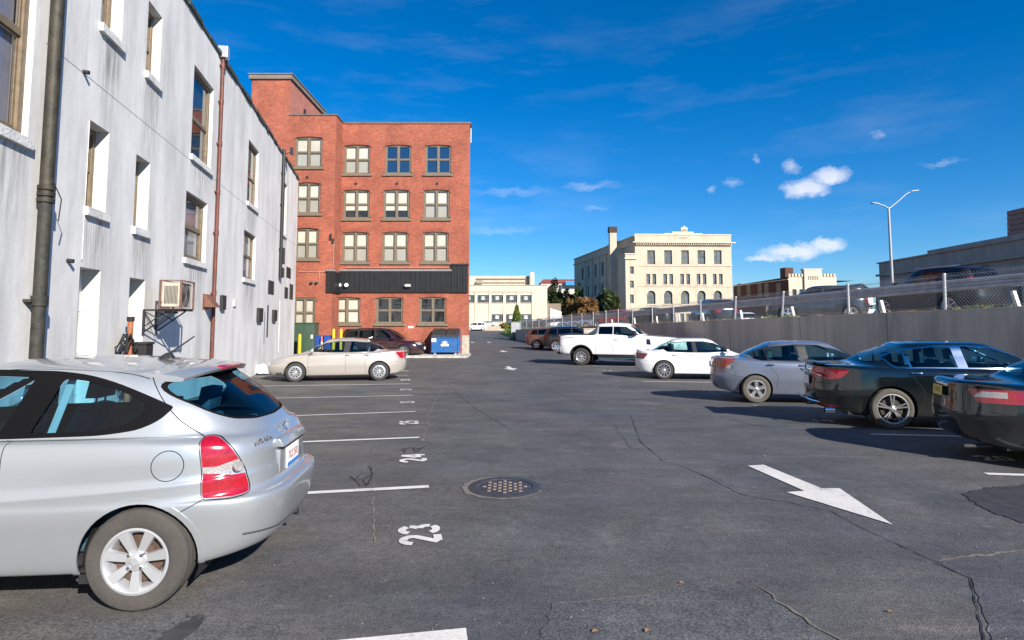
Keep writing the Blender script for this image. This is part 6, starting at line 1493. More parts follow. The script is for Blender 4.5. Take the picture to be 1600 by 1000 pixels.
xa, za = RP(466, 424.5, YL); g.tube([(xa, DY - .03, za), (XJ - .02, DY - .03, za)], .02, 6); xc, zc2 = RP(499, 441, YL); g.tube([(xc, DY - .03, za), (xc, DY - .03, zc2), (xc - .5, DY - .03, zc2)], .02, 6)
xe, ze = RP(702, 414); g.tube([(xe, -.06, ze - .05), (xe, -.06, RP(702, 421)[1] + .1), (RP(540, 421)[0], -.06, RP(540, 421)[1] + .1)], .02, 6); g.build('conduit', mk('dull_conduit', (.34, .28, .25), .7), red, True)
g = MB(); xx, z1 = RP(519, 372, YL); g.box(xx - .12, xx - .02, DY - .10, DY, z1 - .1, z1 + .25); g.box(xx + .02, xx + .12, DY - .10, DY, z1 - .3, z1 - .05); g.build('wall_fitting', m_dark, red)
g = MB(); 
for u in (487, 495): x, z = RP(u, 442, YL); g.box(x - .06, x + .06, DY - .15, DY, z - .05, z + .05)
g.build('wall_lamp', m_dark, red)
g = MB(); g.box(XR - .42, XR + .02, -.03, .0, 0, RP(730, 524)[1]); g.build('patched_plinth', mk('pale_render', (.40, .34, .27), .9, var=.35, scale=7, bump=.6), red)
x0_, z0_ = RP(734, 205); g = MB(); g.tube([(XR + .05, -.02, ZT - 1.2), (XR + .05, -.02, ZT - .3)], .03, 6); g.build('corner_conduit', m_sillw, red)
x, z = RP(642, 511); g = MB(); g.box(x - .16, x + .16, -.02, 0, z - .06, z + .06); g.build('wall_plate', m_sillw, red)
# pad
m_conc = mk('pale_concrete', (.42, .40, .37), .9, var=.2, scale=4, bump=.5, bscale=30, grime=.5)
c0 = G(655, 559); g = MB(); g.box(-11.2, XR + .12, 33.75, YB, -.34, -.18); tag(g.build('kerb_pad', m_conc, None, bevel=.02), kind='structure')
# dumpster
m_blue = mk('blue_steel', (.012, .10, .30), .5, .1, var=.25, scale=4, bump=.2, grime=.25)
x0, _ = PL(674, 540, (0, 35.0), (1, 0)); x1, _ = PL(717, 540, (0, 35.0), (1, 0)); wd = x1 - x0
dm = empty('dumpster', ((x0 + x1) / 2, 35.0, -.18), R(1.5), 'blue steel dumpster with ribbed black lids, standing on the kerb pad by the brick wall', 'dumpster')
h = wd / 2; zf, zk = 1.05, 1.42
g = MB(); g.prism([(0, .12), (0, zf), (.05, zf), (.05, .17), (1.12, .17), (1.12, zk), (1.2, zk), (1.2, .12)], -h, h, 'x'); g.build('shell', m_blue, dm)
for s in (-1, 1):
    g = MB(); q = [(0.02, .13), (0.02, zf), (1.18, zk), (1.18, .13)]; g.prism(q, s * h - .02, s * h + .02, 'x'); g.build('side_panel', m_blue, dm)
    g = MB(); g.box(s * (h + .02) - .05 * (s < 0), s * (h + .02) + .05 * (s > 0), .35, .75, .55, .72); g.build('fork_pocket', m_blue, dm, bevel=.01)
g = MB(); g.box(-h - .03, h + .03, -.05, .0, zf - .10, zf); g.box(-h - .02, h + .02, -.03, 0, .12, .2)
for xx in (-h + .02, h - .08): g.box(xx, xx + .06, -.03, 0, .2, zf - .1)
g.build('front_rim', m_blue, dm, bevel=.008)
for s in (-1, 1):
    g = MB(); a, c = (-h, -.02) if s < 0 else (.02, h)
    g.hexa([(a, -.06, zf + .01), (c, -.06, zf + .01), (c, 1.2, zk + .01), (a, 1.2, zk + .01), (a, -.06, zf + .05), (c, -.06, zf + .05), (c, 1.2, zk + .05), (a, 1.2, zk + .05)])
    for k in range(4):
        xx = a + .06 + k * (c - a - .1) / 4; g.hexa([(xx, -.05, zf + .051), (xx + .09, -.05, zf + .051), (xx + .09, 1.15, zk + .05), (xx, 1.15, zk + .05), (xx + .02, -.05, zf + .085), (xx + .07, -.05, zf + .085), (xx + .07, 1.15, zk + .085), (xx + .02, 1.15, zk + .085)])
    g.box(a, c, -.085, -.06, zf - .03, zf + .05); g.build('lid', mk('black_lid', (.03, .03, .032), .6, var=.3), dm)
g = MB(); g.box(-h + .02, -h + .28, -.055, -.051, .72, .92); g.build('white_notice', m_white, dm)
g = MB(); g.box(-.24, .20, -.055, -.031, .48, .60); g.build('logo_strip', m_white, dm)
g = MB()
for k in range(7): a = R(20 + k * 23.3); g.hexa([(-.02 - .02, -.045, .605), (-.02 + .02, -.045, .605), (-.02 + .02, -.031, .605), (-.02 - .02, -.031, .605), (-.02 + .20 * math.cos(a) - .03, -.045, .605 + .17 * math.sin(a)), (-.02 + .20 * math.cos(a) + .03, -.045, .605 + .17 * math.sin(a)), (-.02 + .20 * math.cos(a) + .03, -.031, .605 + .17 * math.sin(a)), (-.02 + .20 * math.cos(a) - .03, -.031, .605 + .17 * math.sin(a))])
g.build('logo_fan', mk('pink_white', (.75, .45, .5), .5, var=.3, scale=9), dm)
for xx in (-h + .2, h - .2):
    for yy in (.12, 1.0):
        g = MB(); g.lathe([(0, -.03), (.07, -.03), (.07, .03), (0, .03)], 14, o=(xx, yy, .07)); g.build('caster', m_sillw, dm)
# bollards, transformer, cone, recycling boxes
m_yel = mk('yellow_paint', (.58, .40, .02), .45, var=.12, scale=5, grime=.3)
def bollard(u, y, z1, label):
    x, zt = PL(u, z1, (0, y), (1, 0)); b = MB(); zb_ = gz(y) + (.12 if y > 33.75 else 0); b.lathe([(0, zt - zb_), (.04, zt - zb_ - .01), (.075, zt - zb_ - .05), (.085, zt - zb_ - .1), (.085, 0)], 18, axis='z')
    o = b.build('bollard', m_yel, None, True); o.location = (x, y, zb_); tag(o, label, 'bollard', 'yellow bollards by the brick building')
bollard(468.5, 33.3, 521.5, 'yellow steel bollard in front of the green transformer'); bollard(521.5, 34.2, 513.5, 'yellow steel bollard left of the dark minivan roof'); bollard(533, 34.6, 513.5, 'yellow steel bollard just behind the dark minivan roof')
x0, z1 = PL(459, 504, (0, 34.0), (1, 0)); x1, _ = PL(491, 504, (0, 34.0), (1, 0)); m_green = mk('transformer_green', (.045, .085, .055), .5, .1, var=.15, scale=4, grime=.2)
tr = empty('transformer', ((x0 + x1) / 2, 34.0, -.18), 0, 'dark green electrical transformer cabinet between the white wall corner and brick wall', 'transformer'); w_ = (x1 - x0) / 2; H_ = z1 + .18
g = MB(); g.box(-w_, w_, 0, .85, .05, H_ - .06); g.box(-w_ - .04, w_ + .04, -.04, .88, H_ - .06, H_); g.build('cabinet', m_green, tr, bevel=.015)
for s in (-1, 1): g = MB(); g.box(min(s * .01, s * (w_ - .02)), max(s * .01, s * (w_ - .02)), -.025, -.001, .12, H_ - .1); g.build('door', m_green, tr, bevel=.006)
g = MB(); g.box(w_ - .16, w_ - .05, -.035, -.026, .95, 1.15); g.build('warning_label', m_white, tr); g = MB(); g.box(-w_ - .1, w_ + .1, -.1, .85, -.0, .05); g.build('base_slab', m_conc, tr)
for i, (u0, u1) in enumerate(((493, 504), (506, 518))):
    a, z1 = PL(u0, 524, (0, 34.4), (1, 0)); c, _ = PL(u1, 524, (0, 34.4), (1, 0)); g = MB(); h = z1 + .18
    g.hexa([(a + .04, 34.4, -.18), (c - .04, 34.4, -.18), (c - .04, 34.75, -.18), (a + .04, 34.75, -.18), (a, 34.36, -.18 + h - .04), (c, 34.36, -.18 + h - .04), (c, 34.79, -.18 + h - .04), (a, 34.79, -.18 + h - .04)]); g.box(a - .015, c + .015, 34.345, 34.8, -.22 + h, -.18 + h)
    tag(g.build('recycling_box', mk('recycling_blue', (.015, .06, .28), .45, var=.1), None, bevel=.012), ['blue recycling box beside the green transformer, left of the traffic cone', 'blue recycling box against the brick wall, right of the traffic cone'][i], 'box', 'blue recycling boxes')
x, zt = PL(503, 525, (0, 34.1), (1, 0)); H_ = zt + .18; g = MB(); g.lathe([(.03, H_), (.05, H_ * .7)], 18, axis='z'); g.lathe([(.05, H_ * .7), (.075, H_ * .48)], 18, axis='z', mi=1); g.lathe([(.075, H_ * .48), (.12, .04)], 18, axis='z'); g.box(-.18, .18, -.18, .18, 0, .035)
o = g.build('traffic_cone', [mk('cone_orange', (.75, .14, .05), .5), m_white], None, True); o.location = (x, 34.1, -.18); tag(o, 'orange traffic cone with a white band behind the champagne sedan', 'traffic cone')
# ------------------------------------------------------------------ retaining wall, street above, fence and guardrail
def wallmat():
    m, nt, N, L, b = mat_new('stained_concrete'); tc = N.new('ShaderNodeTexCoord')
    def nz(sc, st, det=8, ro=.6):
        mp = N.new('ShaderNodeMapping'); mp.inputs['Scale'].default_value = st; L.new(tc.outputs['Object'], mp.inputs[0])
        n = N.new('ShaderNodeTexNoise'); n.inputs['Scale'].default_value = sc; n.inputs['Detail'].default_value = det; n.inputs['Roughness'].default_value = ro; L.new(mp.outputs[0], n.inputs['Vector']); return n.outputs['Fac']
    def mr(v, a, b_, c, d):
        r = N.new('ShaderNodeMapRange'); r.inputs[1].default_value = a; r.inputs[2].default_value = b_; r.inputs[3].default_value = c; r.inputs[4].default_value = d; L.new(v, r.inputs[0]); return r.outputs[0]
    def mx(f, A, B):
        q = N.new('ShaderNodeMix'); q.data_type = 'RGBA'; L.new(f, q.inputs[0])
        for i, v in ((6, A), (7, B)):
            if isinstance(v, tuple): q.inputs[i].default_value = (*v, 1)
            else: L.new(v, q.inputs[i])
        return q.outputs[2]
    k = mx(mr(nz(5, (1, 1, .06)), .3, .7, 0, 1), (.62, .54, .43), (.48, .42, .34))
    k = mx(mr(nz(14, (1, 1, .04), 6), .5, .8, 0, .5), k, (.62, .56, .48)); k = mx(mr(nz(1.0, (1, 1, .3)), .5, .75, 0, .7), k, (.19, .18, .165))
    k = mx(mr(nz(7, (1, 1, .09), 5), .6, .78, 0, .5), k, (.26, .23, .20)); k = mx(mr(nz(.5, (1, 1, .5), 4), .62, .75, 0, .35), k, (.38, .25, .15))
    L.new(k, b.inputs['Base Color']); b.inputs['Roughness'].default_value = .9; sset(b, 'Specular IOR Level', .2)
    bp = N.new('ShaderNodeBump'); bp.inputs['Strength'].default_value = .5; bp.inputs['Distance'].default_value = .02; L.new(nz(12, (1, 1, .3)), bp.inputs['Height']); L.new(bp.outputs[0], b.inputs['Normal'])
    return m
m_wall = wallmat()
rw = empty('retaining_wall', (0, 0, 0), 0, 'long stained concrete retaining wall holding up the street on the right', 'wall')
ys = [0.0, 4.4, 8.8, 13.2, 17.6, 21.2, 25.4, 29.8, 34.2, 38.6, 43, 47.4, 51.8, 56.2, 60.2, 64]
for i, (y0, y1) in enumerate(zip(ys, ys[1:])):        # cast in lengths, a joint between each
    b = MB(); e = .012; P = []
    a, c = y0 + e, y1 - e; t = .35
    lo = lambda y: gz(y) - .3
    b.hexa([(wallx(a), a, lo(a)), (wallx(a) + t, a, lo(a)), (wallx(c) + t, c, lo(c)), (wallx(c), c, lo(c)), (wallx(a), a, topz(a)), (wallx(a) + t, a, topz(a)), (wallx(c) + t, c, topz(c)), (wallx(c), c, topz(c))])
    b.build('wall_section', m_wall, rw, bevel=.012)
b = MB(); yE = 64.0; b.box(wallx(yE) - .02, wallx(yE) + 3.5, yE + .02, yE + .35, -.5, topz(yE) + .02); b.build('end_return', mk('pale_wall_end', (.36, .33, .28), .9, var=.2, scale=3, bump=.4, grime=.4), rw)
# ground of the upper side
b = MB(); yl = [-12, -6, 0, 5, 10, 15, 20, 25, 30, 35, 40, 46, 52, 58, 64, 72, 82, 95]; dl = [.33, .8, 1.6, 5, 10, 20, 45, 140]
def up(x, y): return (x, y, upz(x, y) + (0 if y <= 64 else -.0))
for y0, y1 in zip(yl, yl[1:]):
    for d0, d1 in zip(dl, dl[1:]):
        w0, w1 = (wallx(min(y0, 64)), wallx(min(y1, 64)))
        b.face([up(w0 + d0, y0), up(w0 + d1, y0), up(w1 + d1, y1), up(w1 + d0, y1)])
b.face([(wallx(64) + .33, 64.0, -.5), (wallx(64) + .33, 95, -.5), up(wallx(64) + .33, 95), up(wallx(64) + .33, 64)])
tag(b.build('upper_street', m_road, smooth=True), kind='structure')
# verge strip behind the wall
m_verge = mk('dry_verge', (.16, .14, .07), .95, var=.4, scale=8, bump=.8, bscale=20, col2=(.22, .15, .08))
b = MB()
for y0, y1 in zip(yl, yl[1:]):
    if y1 > 64: break
    b.face([(wallx(y0) + .34, y0, topz(y0) - .03), (wallx(y0) + 1.1, y0, topz(y0) - .05), (wallx(y1) + 1.1, y1, topz(y1) - .05), (wallx(y1) + .34, y1, topz(y1) - .03)])
tag(b.build('verge', m_verge), kind='structure')
def grass_tufts(name, spots, mat, n=14, h=.16, sp=.16):
    b = MB(); rn = random.Random(len(spots))
    for (x, y, z) in spots:
        for k in range(n):
            a = rn.uniform(0, 6.28); q = sp * rn.random(); bx, by = x + q * math.cos(a), y + q * math.sin(a); hh = h * rn.uniform(.4, 1.2); l = rn.uniform(-.6, .6) * hh; m = rn.uniform(-.6, .6) * hh; w = .008
            b.face([(bx - w, by, z), (bx + w, by, z), (bx + l, by + m, z + hh)])
    return tag(b.build(name, mat, recalc=False), kind='stuff')
rn = random.Random(4); sp = []; sp2 = []
for k in range(420):
    y = rn.uniform(12, 62); q = (wallx(y) + rn.uniform(.12, .9), y, topz(y) - (.04 if True else 0))
    (sp if (math.sin(y * 1.7) + math.sin(y * .61)) > .5 else sp2).append(q)
grass_tufts('grass', sp, mk('weed_green', (.10, .15, .03), .8, var=.4, scale=3), 22, .17, .2); grass_tufts('grass', sp2, mk('weed_dry', (.28, .19, .09), .9, var=.4, scale=3), 14, .12, .2)
# chain-link fence
m_galv = mk('galvanised_steel', (.50, .52, .54), .42, .55, var=.15, scale=8); m_wire = mk('fence_wire', (.38, .40, .42), .5, .6, var=.2)
fence = empty('chain_link_fence', (0, 0, 0), 0, 'galvanised chain-link fence standing on the retaining wall top', 'fence')
def yfromu(u): q = (u - 800) / 945.9; return (.4 + .226 * 64) / (.226 + q)
posts = [1800, 1625, 1471, 1321, 1217, 1144, 1091, 1049, 1016, 985, 963, 944]
py = [yfromu(u) for u in posts]; y = py[-1]
while y < 61: y += 2.3; py.append(y)
FH = .92
for i, y in enumerate(py):
    x = wallx(y) + .12; b = MB(); ln = {3: -.0, 4: -.13, 5: -.10}.get(i, rn.uniform(-.02, .02)); rp_ = .038 if i < 6 else .034
    b.tube([(x, y, topz(y) - .01), (x + ln * WDIR.x, y + ln, topz(y) + FH + .02)], rp_, 10); b.lathe([(0, .03), (rp_ * .8, .02), (rp_ * 1.25, 0), (rp_ * 1.25, -.02)], 10, axis='z', o=(x + ln * WDIR.x, y + ln, topz(y) + FH + .02)); b.build('post', m_galv, fence, True)
b = MB(); y0 = min(py); y1 = max(py); n = 40
def fp(y, h): return (wallx(y) + .075, y, topz(y) + h)
b.tube([fp(y0 + (y1 - y0) * k / n, FH - .05) for k in range(n + 1)], .006, 5); b.tube([fp(y0 + (y1 - y0) * k / n, .06) for k in range(n + 1)], .004, 5); b.build('tension_wire', m_wire, fence)
b = MB(); pitch = .085; y = y0 - 1; w = .0028
# woven diagonals, each a thin three-sided wire
def wire(b, p, q, r):
    p, q = Vector(p), Vector(q); n = len(b.v)
    for c in (p, q): b.v += [(c.x - r, c.y, c.z - r * .6), (c.x + r, c.y, c.z - r * .6), (c.x, c.y, c.z + r)]
    for k in range(3): b.f.append((n + k, n + (k + 1) % 3, n + 3 + (k + 1) % 3, n + 3 + k)); b.mi.append(0)
while y < y1:
    pt = pitch if y < 34 else .09; r = w if y < 34 else .0028
    for s in (1, -1):
        ya, yb = (y, y + FH * .9) if s > 0 else (y + FH * .9, y)
        wire(b, fp(ya, .03), fp(yb, FH + .03), r)
    y += pt
b.build('wire_mesh', m_wire, fence, recalc=False)
# guardrail
guard = empty('guardrail', (0, 0, 0), 0, 'weathered steel w-beam guardrail on leaning posts behind the chain-link fence', 'guardrail')
m_gr = mk('weathered_guardrail', (.34, .36, .39), .5, .35, var=.25, scale=4, grime=.15)
prof = [(0, .0), (.05, .03), (.05, .09), (0, .135), (0, .175), (.05, .22), (.05, .28), (0, .31)]
GO = .75
def gp(y, dx, h): return Vector((wallx(y) + GO, y, topz(y) - .08 + h)) - WN * dx
ylist = [-2 + k * 3.8 for k in range(18)]
for y0_, y1_ in zip(ylist, ylist[1:]):
    if y1_ > 64: break
    b = MB()
    for (a, c) in zip(prof, prof[1:]):
        b.face([gp(y0_, a[0], a[1] + .60), gp(y1_ + .06, a[0], a[1] + .60), gp(y1_ + .06, c[0], c[1] + .60), gp(y0_, c[0], c[1] + .60)])
        b.face([gp(y0_, a[0] - .006, a[1] + .60), gp(y0_, c[0] - .006, c[1] + .60), gp(y1_ + .06, c[0] - .006, c[1] + .60), gp(y1_ + .06, a[0] - .006, a[1] + .60)])
    b.build('rail_beam', m_gr, guard, recalc=False)
m_gp = mk('pale_guard_post', (.62, .62, .60), .6, .1, var=.15, scale=6, grime=.2)
for u in (1720, 1590, 1379, 1238, 1157, 1097, 1060, 1025, 990, 955):
    q = (u - 800) / 945.9; y = (.4 + .226 * 64 + GO) / (.226 + q); p = gp(y, -.1, 0); t = WDIR * -.16
    b = MB(); b.hexa([p + Vector((-.03, -.05, -.1)), p + Vector((.05, -.05, -.1)), p + Vector((.05, .05, -.1)), p + Vector((-.03, .05, -.1)), p + t * -1 + Vector((-.03, -.05, .5)), p + t * -1 + Vector((.05, -.05, .5)), p + t * -1 + Vector((.05, .05, .5)), p + t * -1 + Vector((-.03, .05, .5))]); b.build('post', m_gp, guard)
# street lamp
yl_ = 36.0; xl = (1397 - 800) / 945.9 * yl_; zt = PL(1396, 324, (0, yl_), (1, 0))[1]
lamp = empty('street_lamp', (xl, yl_, upz(xl, yl_)), 0, 'tall grey twin-arm street lamp on the upper street', 'street lamp'); zz = zt - upz(xl, yl_)
m_pole = mk('pole_aluminium', (.33, .35, .37), .5, .5, var=.1, scale=2)
b = MB(); b.tube([(0, 0, 0), (0, 0, zz)], [.105, .065], 16); b.lathe([(.2, 0), (.2, .06), (.15, .12)], 16, axis='z'); b.build('pole', m_pole, lamp, True)
for (u, v, k) in ((1372, 318.5, -1), (1424, 299, 1)):
    e = Vector((PL(u, v, (0, yl_), (1, 0))[0] - xl, 0, PL(u, v, (0, yl_), (1, 0))[1] - upz(xl, yl_)))
    b = MB(); b.tube([(0, 0, zz - .1), (e.x * .35, 0, zz + (e.z - zz) * (.30 if k > 0 else .45)), (e.x * .8, 0, zz + (e.z - zz) * .86), (e.x, 0, e.z)], [.04, .034, .03, .028], 10); arm = b.build('arm', m_pole, lamp, True)
    t = k * .42; dz = .05; b = MB(); b.hexa([(e.x - t * .1, -.08, e.z - .02), (e.x + t, -.13, e.z - .01 + dz), (e.x + t, .13, e.z - .01 + dz), (e.x - t * .1, .08, e.z - .02), (e.x - t * .1, -.06, e.z + .05), (e.x + t * .9, -.09, e.z + .09), (e.x + t * .9, .09, e.z + .09), (e.x - t * .1, .06, e.z + .05)]); b.build('lamp_head', mk('lamp_head_grey', (.32, .33, .34), .5, .3), lamp, True, .015)
# ------------------------------------------------------------------ far buildings
def bmass(b, w, d, z0, z1, x0=0, y0=0, roof=True):
    b.face([(x0 + w, y0, z0), (x0 + w, y0 + d, z0), (x0 + w, y0 + d, z1), (x0 + w, y0, z1)]); b.face([(x0 + w, y0 + d, z0), (x0, y0 + d, z0), (x0, y0 + d, z1), (x0 + w, y0 + d, z1)])
    if roof: b.face([(x0, y0, z1 - .01), (x0 + w, y0, z1 - .01), (x0 + w, y0 + d, z1 - .01), (x0, y0 + d, z1 - .01)])
m_farp = glass('far_pane', (.3, .33, .36), 1.8); m_fargl = mk('far_window_dark', (.035, .045, .055), .12, var=.3, scale=.8)
m_farg = mk('far_window_glass', (.10, .12, .13), .15, var=.5, scale=1.2)
def fwin(parent, a, c, z0, z1, y, fm, nx=2, nz=2, dep=.14, gl=None, ax='x', t=.07):
    b = MB()
    def bx(p, q, r, s, y0, y1):
        if ax == 'x': b.box(p, q, y0, y1, r, s)
        else: b.box(-y1 if ax == '-y' else y0, -y0 if ax == '-y' else y1, p, q, r, s)
    for i in range(nx + 1): x = a + (c - a) * i / nx; bx(x - (t / 2 if 0 < i < nx else 0) - (t if i == nx else 0), x + (t / 2 if 0 < i < nx else 0) + (t if i == 0 else 0), z0, z1, y + dep - .05, y + dep + .02)
    for j in range(nz + 1): z = z0 + (z1 - z0) * j / nz; bx(a + t, c - t, max(z0, z - t / 2), min(z1, z + t / 2), y + dep - .04, y + dep + .015)
    w = b.build('window', fm, parent, recalc=False); g = MB()
    if ax == 'x': g.face([(a, y + dep + .021, z0), (c, y + dep + .021, z0), (c, y + dep + .021, z1), (a, y + dep + .021, z1)])
    g.build('pane', gl or m_farg, w, recalc=False); return w
# cream workshop across the end of the drive
m_cream2 = stucco('cream_render', (.60, .53, .41), .14)
YC = 124.0; ws = empty('cream_workshop', (0, YC, -.3), 0, 'long cream two-storey workshop with steel windows closing the end of the drive', 'building')
def CP(u, v): s, z = PL(u, v, (0, YC), (1, 0)); return s, z + .3
xL_, xR_ = CP(690, 450)[0], CP(855, 450)[0]; zT_ = CP(790, 446)[1]
hs_ = []; fw_ = []
for (u0, u1) in ((723, 741), (746, 763.5), (768, 786), (790.5, 808), (813, 830.5)):
    a, z1 = CP(u0, 461); c, z0 = CP(u1, 472.5); hs_.append((a, c, z0, z1, .2)); fw_.append(hs_[-1])
for (u0, u1) in ((768, 785.5), (790.5, 806), (813, 830.5)):
    a, z1 = CP(u0, 491); c, z0 = CP(u1, 502); hs_.append((a, c, z0, z1, .2)); fw_.append(hs_[-1])
b = MB(); facade(b, xL_, xR_, -1, zT_, hs_, 0, .2); bmass(b, xR_ - xL_, 25, -1, zT_, xL_); b.face([(xL_, 25, -1), (xL_, 0, -1), (xL_, 0, zT_), (xL_, 25, zT_)]); b.build('wall', m_cream2, ws, recalc=False)
for h in fw_:
    w_ = fwin(ws, *h[:4], 0, m_dark, 5, 3, t=.06); g = MB(); g.box(h[0] - .1, h[1] + .1, -.06, .0, h[2] - .18, h[2] - .01); g.build('sill', m_stone, w_)
    g = MB(); xm = (h[0] + h[1]) / 2; g.box(xm - .35, xm + .35, .105, .14, (h[2] + h[3]) / 2 - .2, (h[2] + h[3]) / 2 + .45); g.build('fan_louvre', m_white, w_)
for u in (742, 764.5, 786.5, 808.5, 831):
    x, _ = CP(u, 460); z = CP(u, 456)[1]; g = MB(); g.tube([(x, -.08, 0), (x, -.08, z)], .07, 6); g.build('downpipe', m_cream2, ws)
g = MB(); z = CP(800, 456.5)[1]; g.box(xL_, CP(831, 456)[0], -.06, -.002, z, z + .12); g.box(xL_, xR_ + .05, -.08, .2, zT_, zT_ + .12); g.build('cornice', m_stone, ws)
a, zt1 = CP(700, 429.5); c, _ = CP(828, 430); g = MB(); g.box(a, c, 3, 12, zT_ - .2, zt1); g.build('penthouse', m_cream2, ws)
g = MB(); g.box(CP(829, 440)[0], CP(835.5, 440)[0], 1.5, 4, zT_ - .2, CP(832, 424.5)[1]); g.build('stair_tower', m_cream2, ws)
z0, z1 = CP(780, 440)[1] + .1, CP(780, 435)[1] + .1; g = MB(); g.box(CP(743, 438)[0], CP(827, 438)[0], 2.7, 2.98, z1 - .1, z1 + .15); 
for k in range(26): x = CP(752 + k * 2.9, 440)[0]; g.box(x, x + .16, 2.75, 2.98, z0 - .3, z0 + .1)
g.box(CP(743, 438)[0], CP(753, 438)[0], 2.2, 2.9, z0 - .3, z1 - .4); g.build('roof_frame', m_stone, ws)
# low wall and shed beside it
g = MB(); a = CP(856, 500)[0]; g.box(a + .0, a + 3.2, 6, 12, -1, CP(860, 473)[1]); tag(g.build('brown_shed', mk('brown_render', (.20, .155, .12), .9, var=.1), None), 'plain brown block behind the right end of the cream workshop', 'shed').location = (0, YC, -.3)
g = MB(); w0 = CP(857, 500)[0]; z_ = CP(857, 487)[1]; g.prism([(w0, -.5), (w0 + 2.2, -.5), (w0 + 2.2, z_ - .7), (w0, z_)], 0, 3); g.box(w0 + .9, w0 + 1.4, -.05, -.001, z_ - 1.5, z_ - 1.0); tag(g.build('white_shed', mk('white_shed_paint', (.66, .66, .66), .7, var=.05), None), 'small white lean-to shed at the foot of the brown block', 'shed').location = (0, YC - 6, .3)
# planting bed wall across the drive end
g = MB(); g.box(-12, 3.2, 119.6, 120.0, -.4, .55); o = g.build('planter_wall', mk('planter_stone', (.40, .34, .26), .9, var=.2, scale=3)); tag(o, 'low pale planter wall in front of the cream workshop', 'wall')
g = MB(); g.box(-12, 3.2, 120.0, 124, -.3, -.05 + .3); tag(g.build('parking_apron', m_conc), kind='structure')
# cream stone school
YS = 128.0
def SPt(u, v, y=YS): return PL(u, v, (0, y), (1, 0))
sx = (994 - 800) / 945.9 * YS; SA = math.atan2(.156, 1) * .35
sc = empty('stone_school', (sx, YS, 0), SA, 'cream stone school building with dentilled cornice, arched ground-floor windows and a tall chimney', 'building')
sdir = (math.cos(SA), math.sin(SA))
def SL(u, v): return PL(u, v, (sx, YS), sdir)
sw_ = SL(1143.5, 420)[0]; sz = SL(1000, 367)[1]; ZS = 0.0
m_st = stucco('cream_stone', (.54, .45, .345), .18); m_st2 = stucco('cream_stone_trim', (.58, .50, .39), .12)
hs_ = []; arch = []
cu = (1017.5, 1044, 1070.5, 1096, 1121.5)
for u in cu:
    a, z1 = SL(u - 6.3, 391); c, z0 = SL(u + 6.3, 413); hs_.append((a, c, z0, z1, .3, 2, 3))
    for d in (-4.6, 4.8): a, z1 = SL(u + d - 3.1, 428); c, z0 = SL(u + d + 3.1, 444.5); hs_.append((a, c, z0, z1, .3, 1, 2))
    a, z1 = SL(u - 6.8, 454); c, z0 = SL(u + 6.8, 475); hs_.append((a, c, z0, z1, .35, 2, 3)); arch.append(hs_[-1])
    for d in (-4.6, 4.8): a, z1 = SL(u + d - 3.1, 490); c, z0 = SL(u + d + 3.1, 504); hs_.append((a, c, z0, z1, .3, 1, 2))
b = MB(); facade(b, 0, sw_, ZS - 2, sz, [h[:5] for h in hs_], 0, .3); D = 46
bmass(b, sw_, D, ZS - 2, sz - .5)
# shaded side wall with its own openings (x=0 plane, running away)
side_h = []; sdx = Vector((math.cos(SA + math.pi / 2), math.sin(SA + math.pi / 2)))
def SS_(u, v): return PL(u, v, (sx, YS), tuple(sdx))
b.build('wall', m_st, sc, recalc=False)
sideang = math.atan2(1, -.156); sd_ = (math.cos(sideang), math.sin(sideang))
def SD(u, v): return PL(u, v, (sx, YS), sd_)
sl = SD(897.5, 440)[0]; szs = sz - .3
sb = empty('side_wing', (0, 0, 0), 0); sb.parent = sc; sb.rotation_euler = (0, 0, sideang - SA)
hh = []
for (u, w) in ((911, 4), (920.5, 4.5), (931, 4.5), (942, 4.8), (953.5, 5.2)):
    s0 = SD(u + w / 2, 430)[0]; s1 = SD(u - w / 2, 430)[0]
    zt_ = SD(u, 419 - (u - 911) * .30)[1]; zb_ = SD(u, 437 - (u - 911) * .20)[1]; hh.append((s0, s1, zb_, zt_, .3, 2, 3))
    zt_ = SD(u, 449 - (u - 911) * .18)[1]; zb_ = SD(u, 463 - (u - 911) * .10)[1]; hh.append((s0, s1, zb_, zt_, .3, 2, 2))
    zt_ = SD(u, 467)[1]; zb_ = SD(u, 476)[1]; hh.append((s0, s1, zb_, zt_, .3, 2, 1))
hh = [(min(h[0], h[1]), max(h[0], h[1])) + h[2:] for h in hh]
# local frame of the wing: x away along the wall, y inwards is -y here, so the face looks to +y
def flipf(b, x0, x1, z0, z1, holes):
    t = MB(); facade(t, x0, x1, z0, z1, holes, 0, .3)
    for f in t.f: b.face([(t.v[i][0], -t.v[i][1], t.v[i][2]) for i in f][::-1])
b = MB(); flipf(b, .0, sl, ZS - 2, szs, [h[:5] for h in hh]); b.face([(sl, 0, -2), (sl, -18, -2), (sl, -18, szs), (sl, 0, szs)]); b.face([(0, -.05, szs - .4), (sl, -.05, szs - .4), (sl, -18, szs - .4), (0, -18, szs - .4)])
b.build('side_wall', m_st, sb, recalc=False)
for h in hh:
    g = MB(); a, c, z0, z1 = h[:4]; t = .12
    for (p, q, r, s) in ((a, a + t, z0, z1), (c - t, c, z0, z1), ((a + c) / 2 - t / 2, (a + c) / 2 + t / 2, z0, z1), (a + t, c - t, z0, z0 + t), (a + t, c - t, z1 - t, z1), (a + t, c - t, (z0 + z1) / 2 - t / 2, (z0 + z1) / 2 + t / 2)): g.box(p, q, -.2, -.12, r, s)
    g.face([(a, -.21, z0), (a, -.21, z1), (c, -.21, z1), (c, -.21, z0)], 1); g.build('side_window', [m_olive, m_fargl], sb)
for u in (916, 926, 937, 948): s = SD(u, 430)[0]; g = MB(); g.box(s - .25, s + .25, 0, .22, -1, szs - 1.2); g.build('pilaster', m_st, sb)
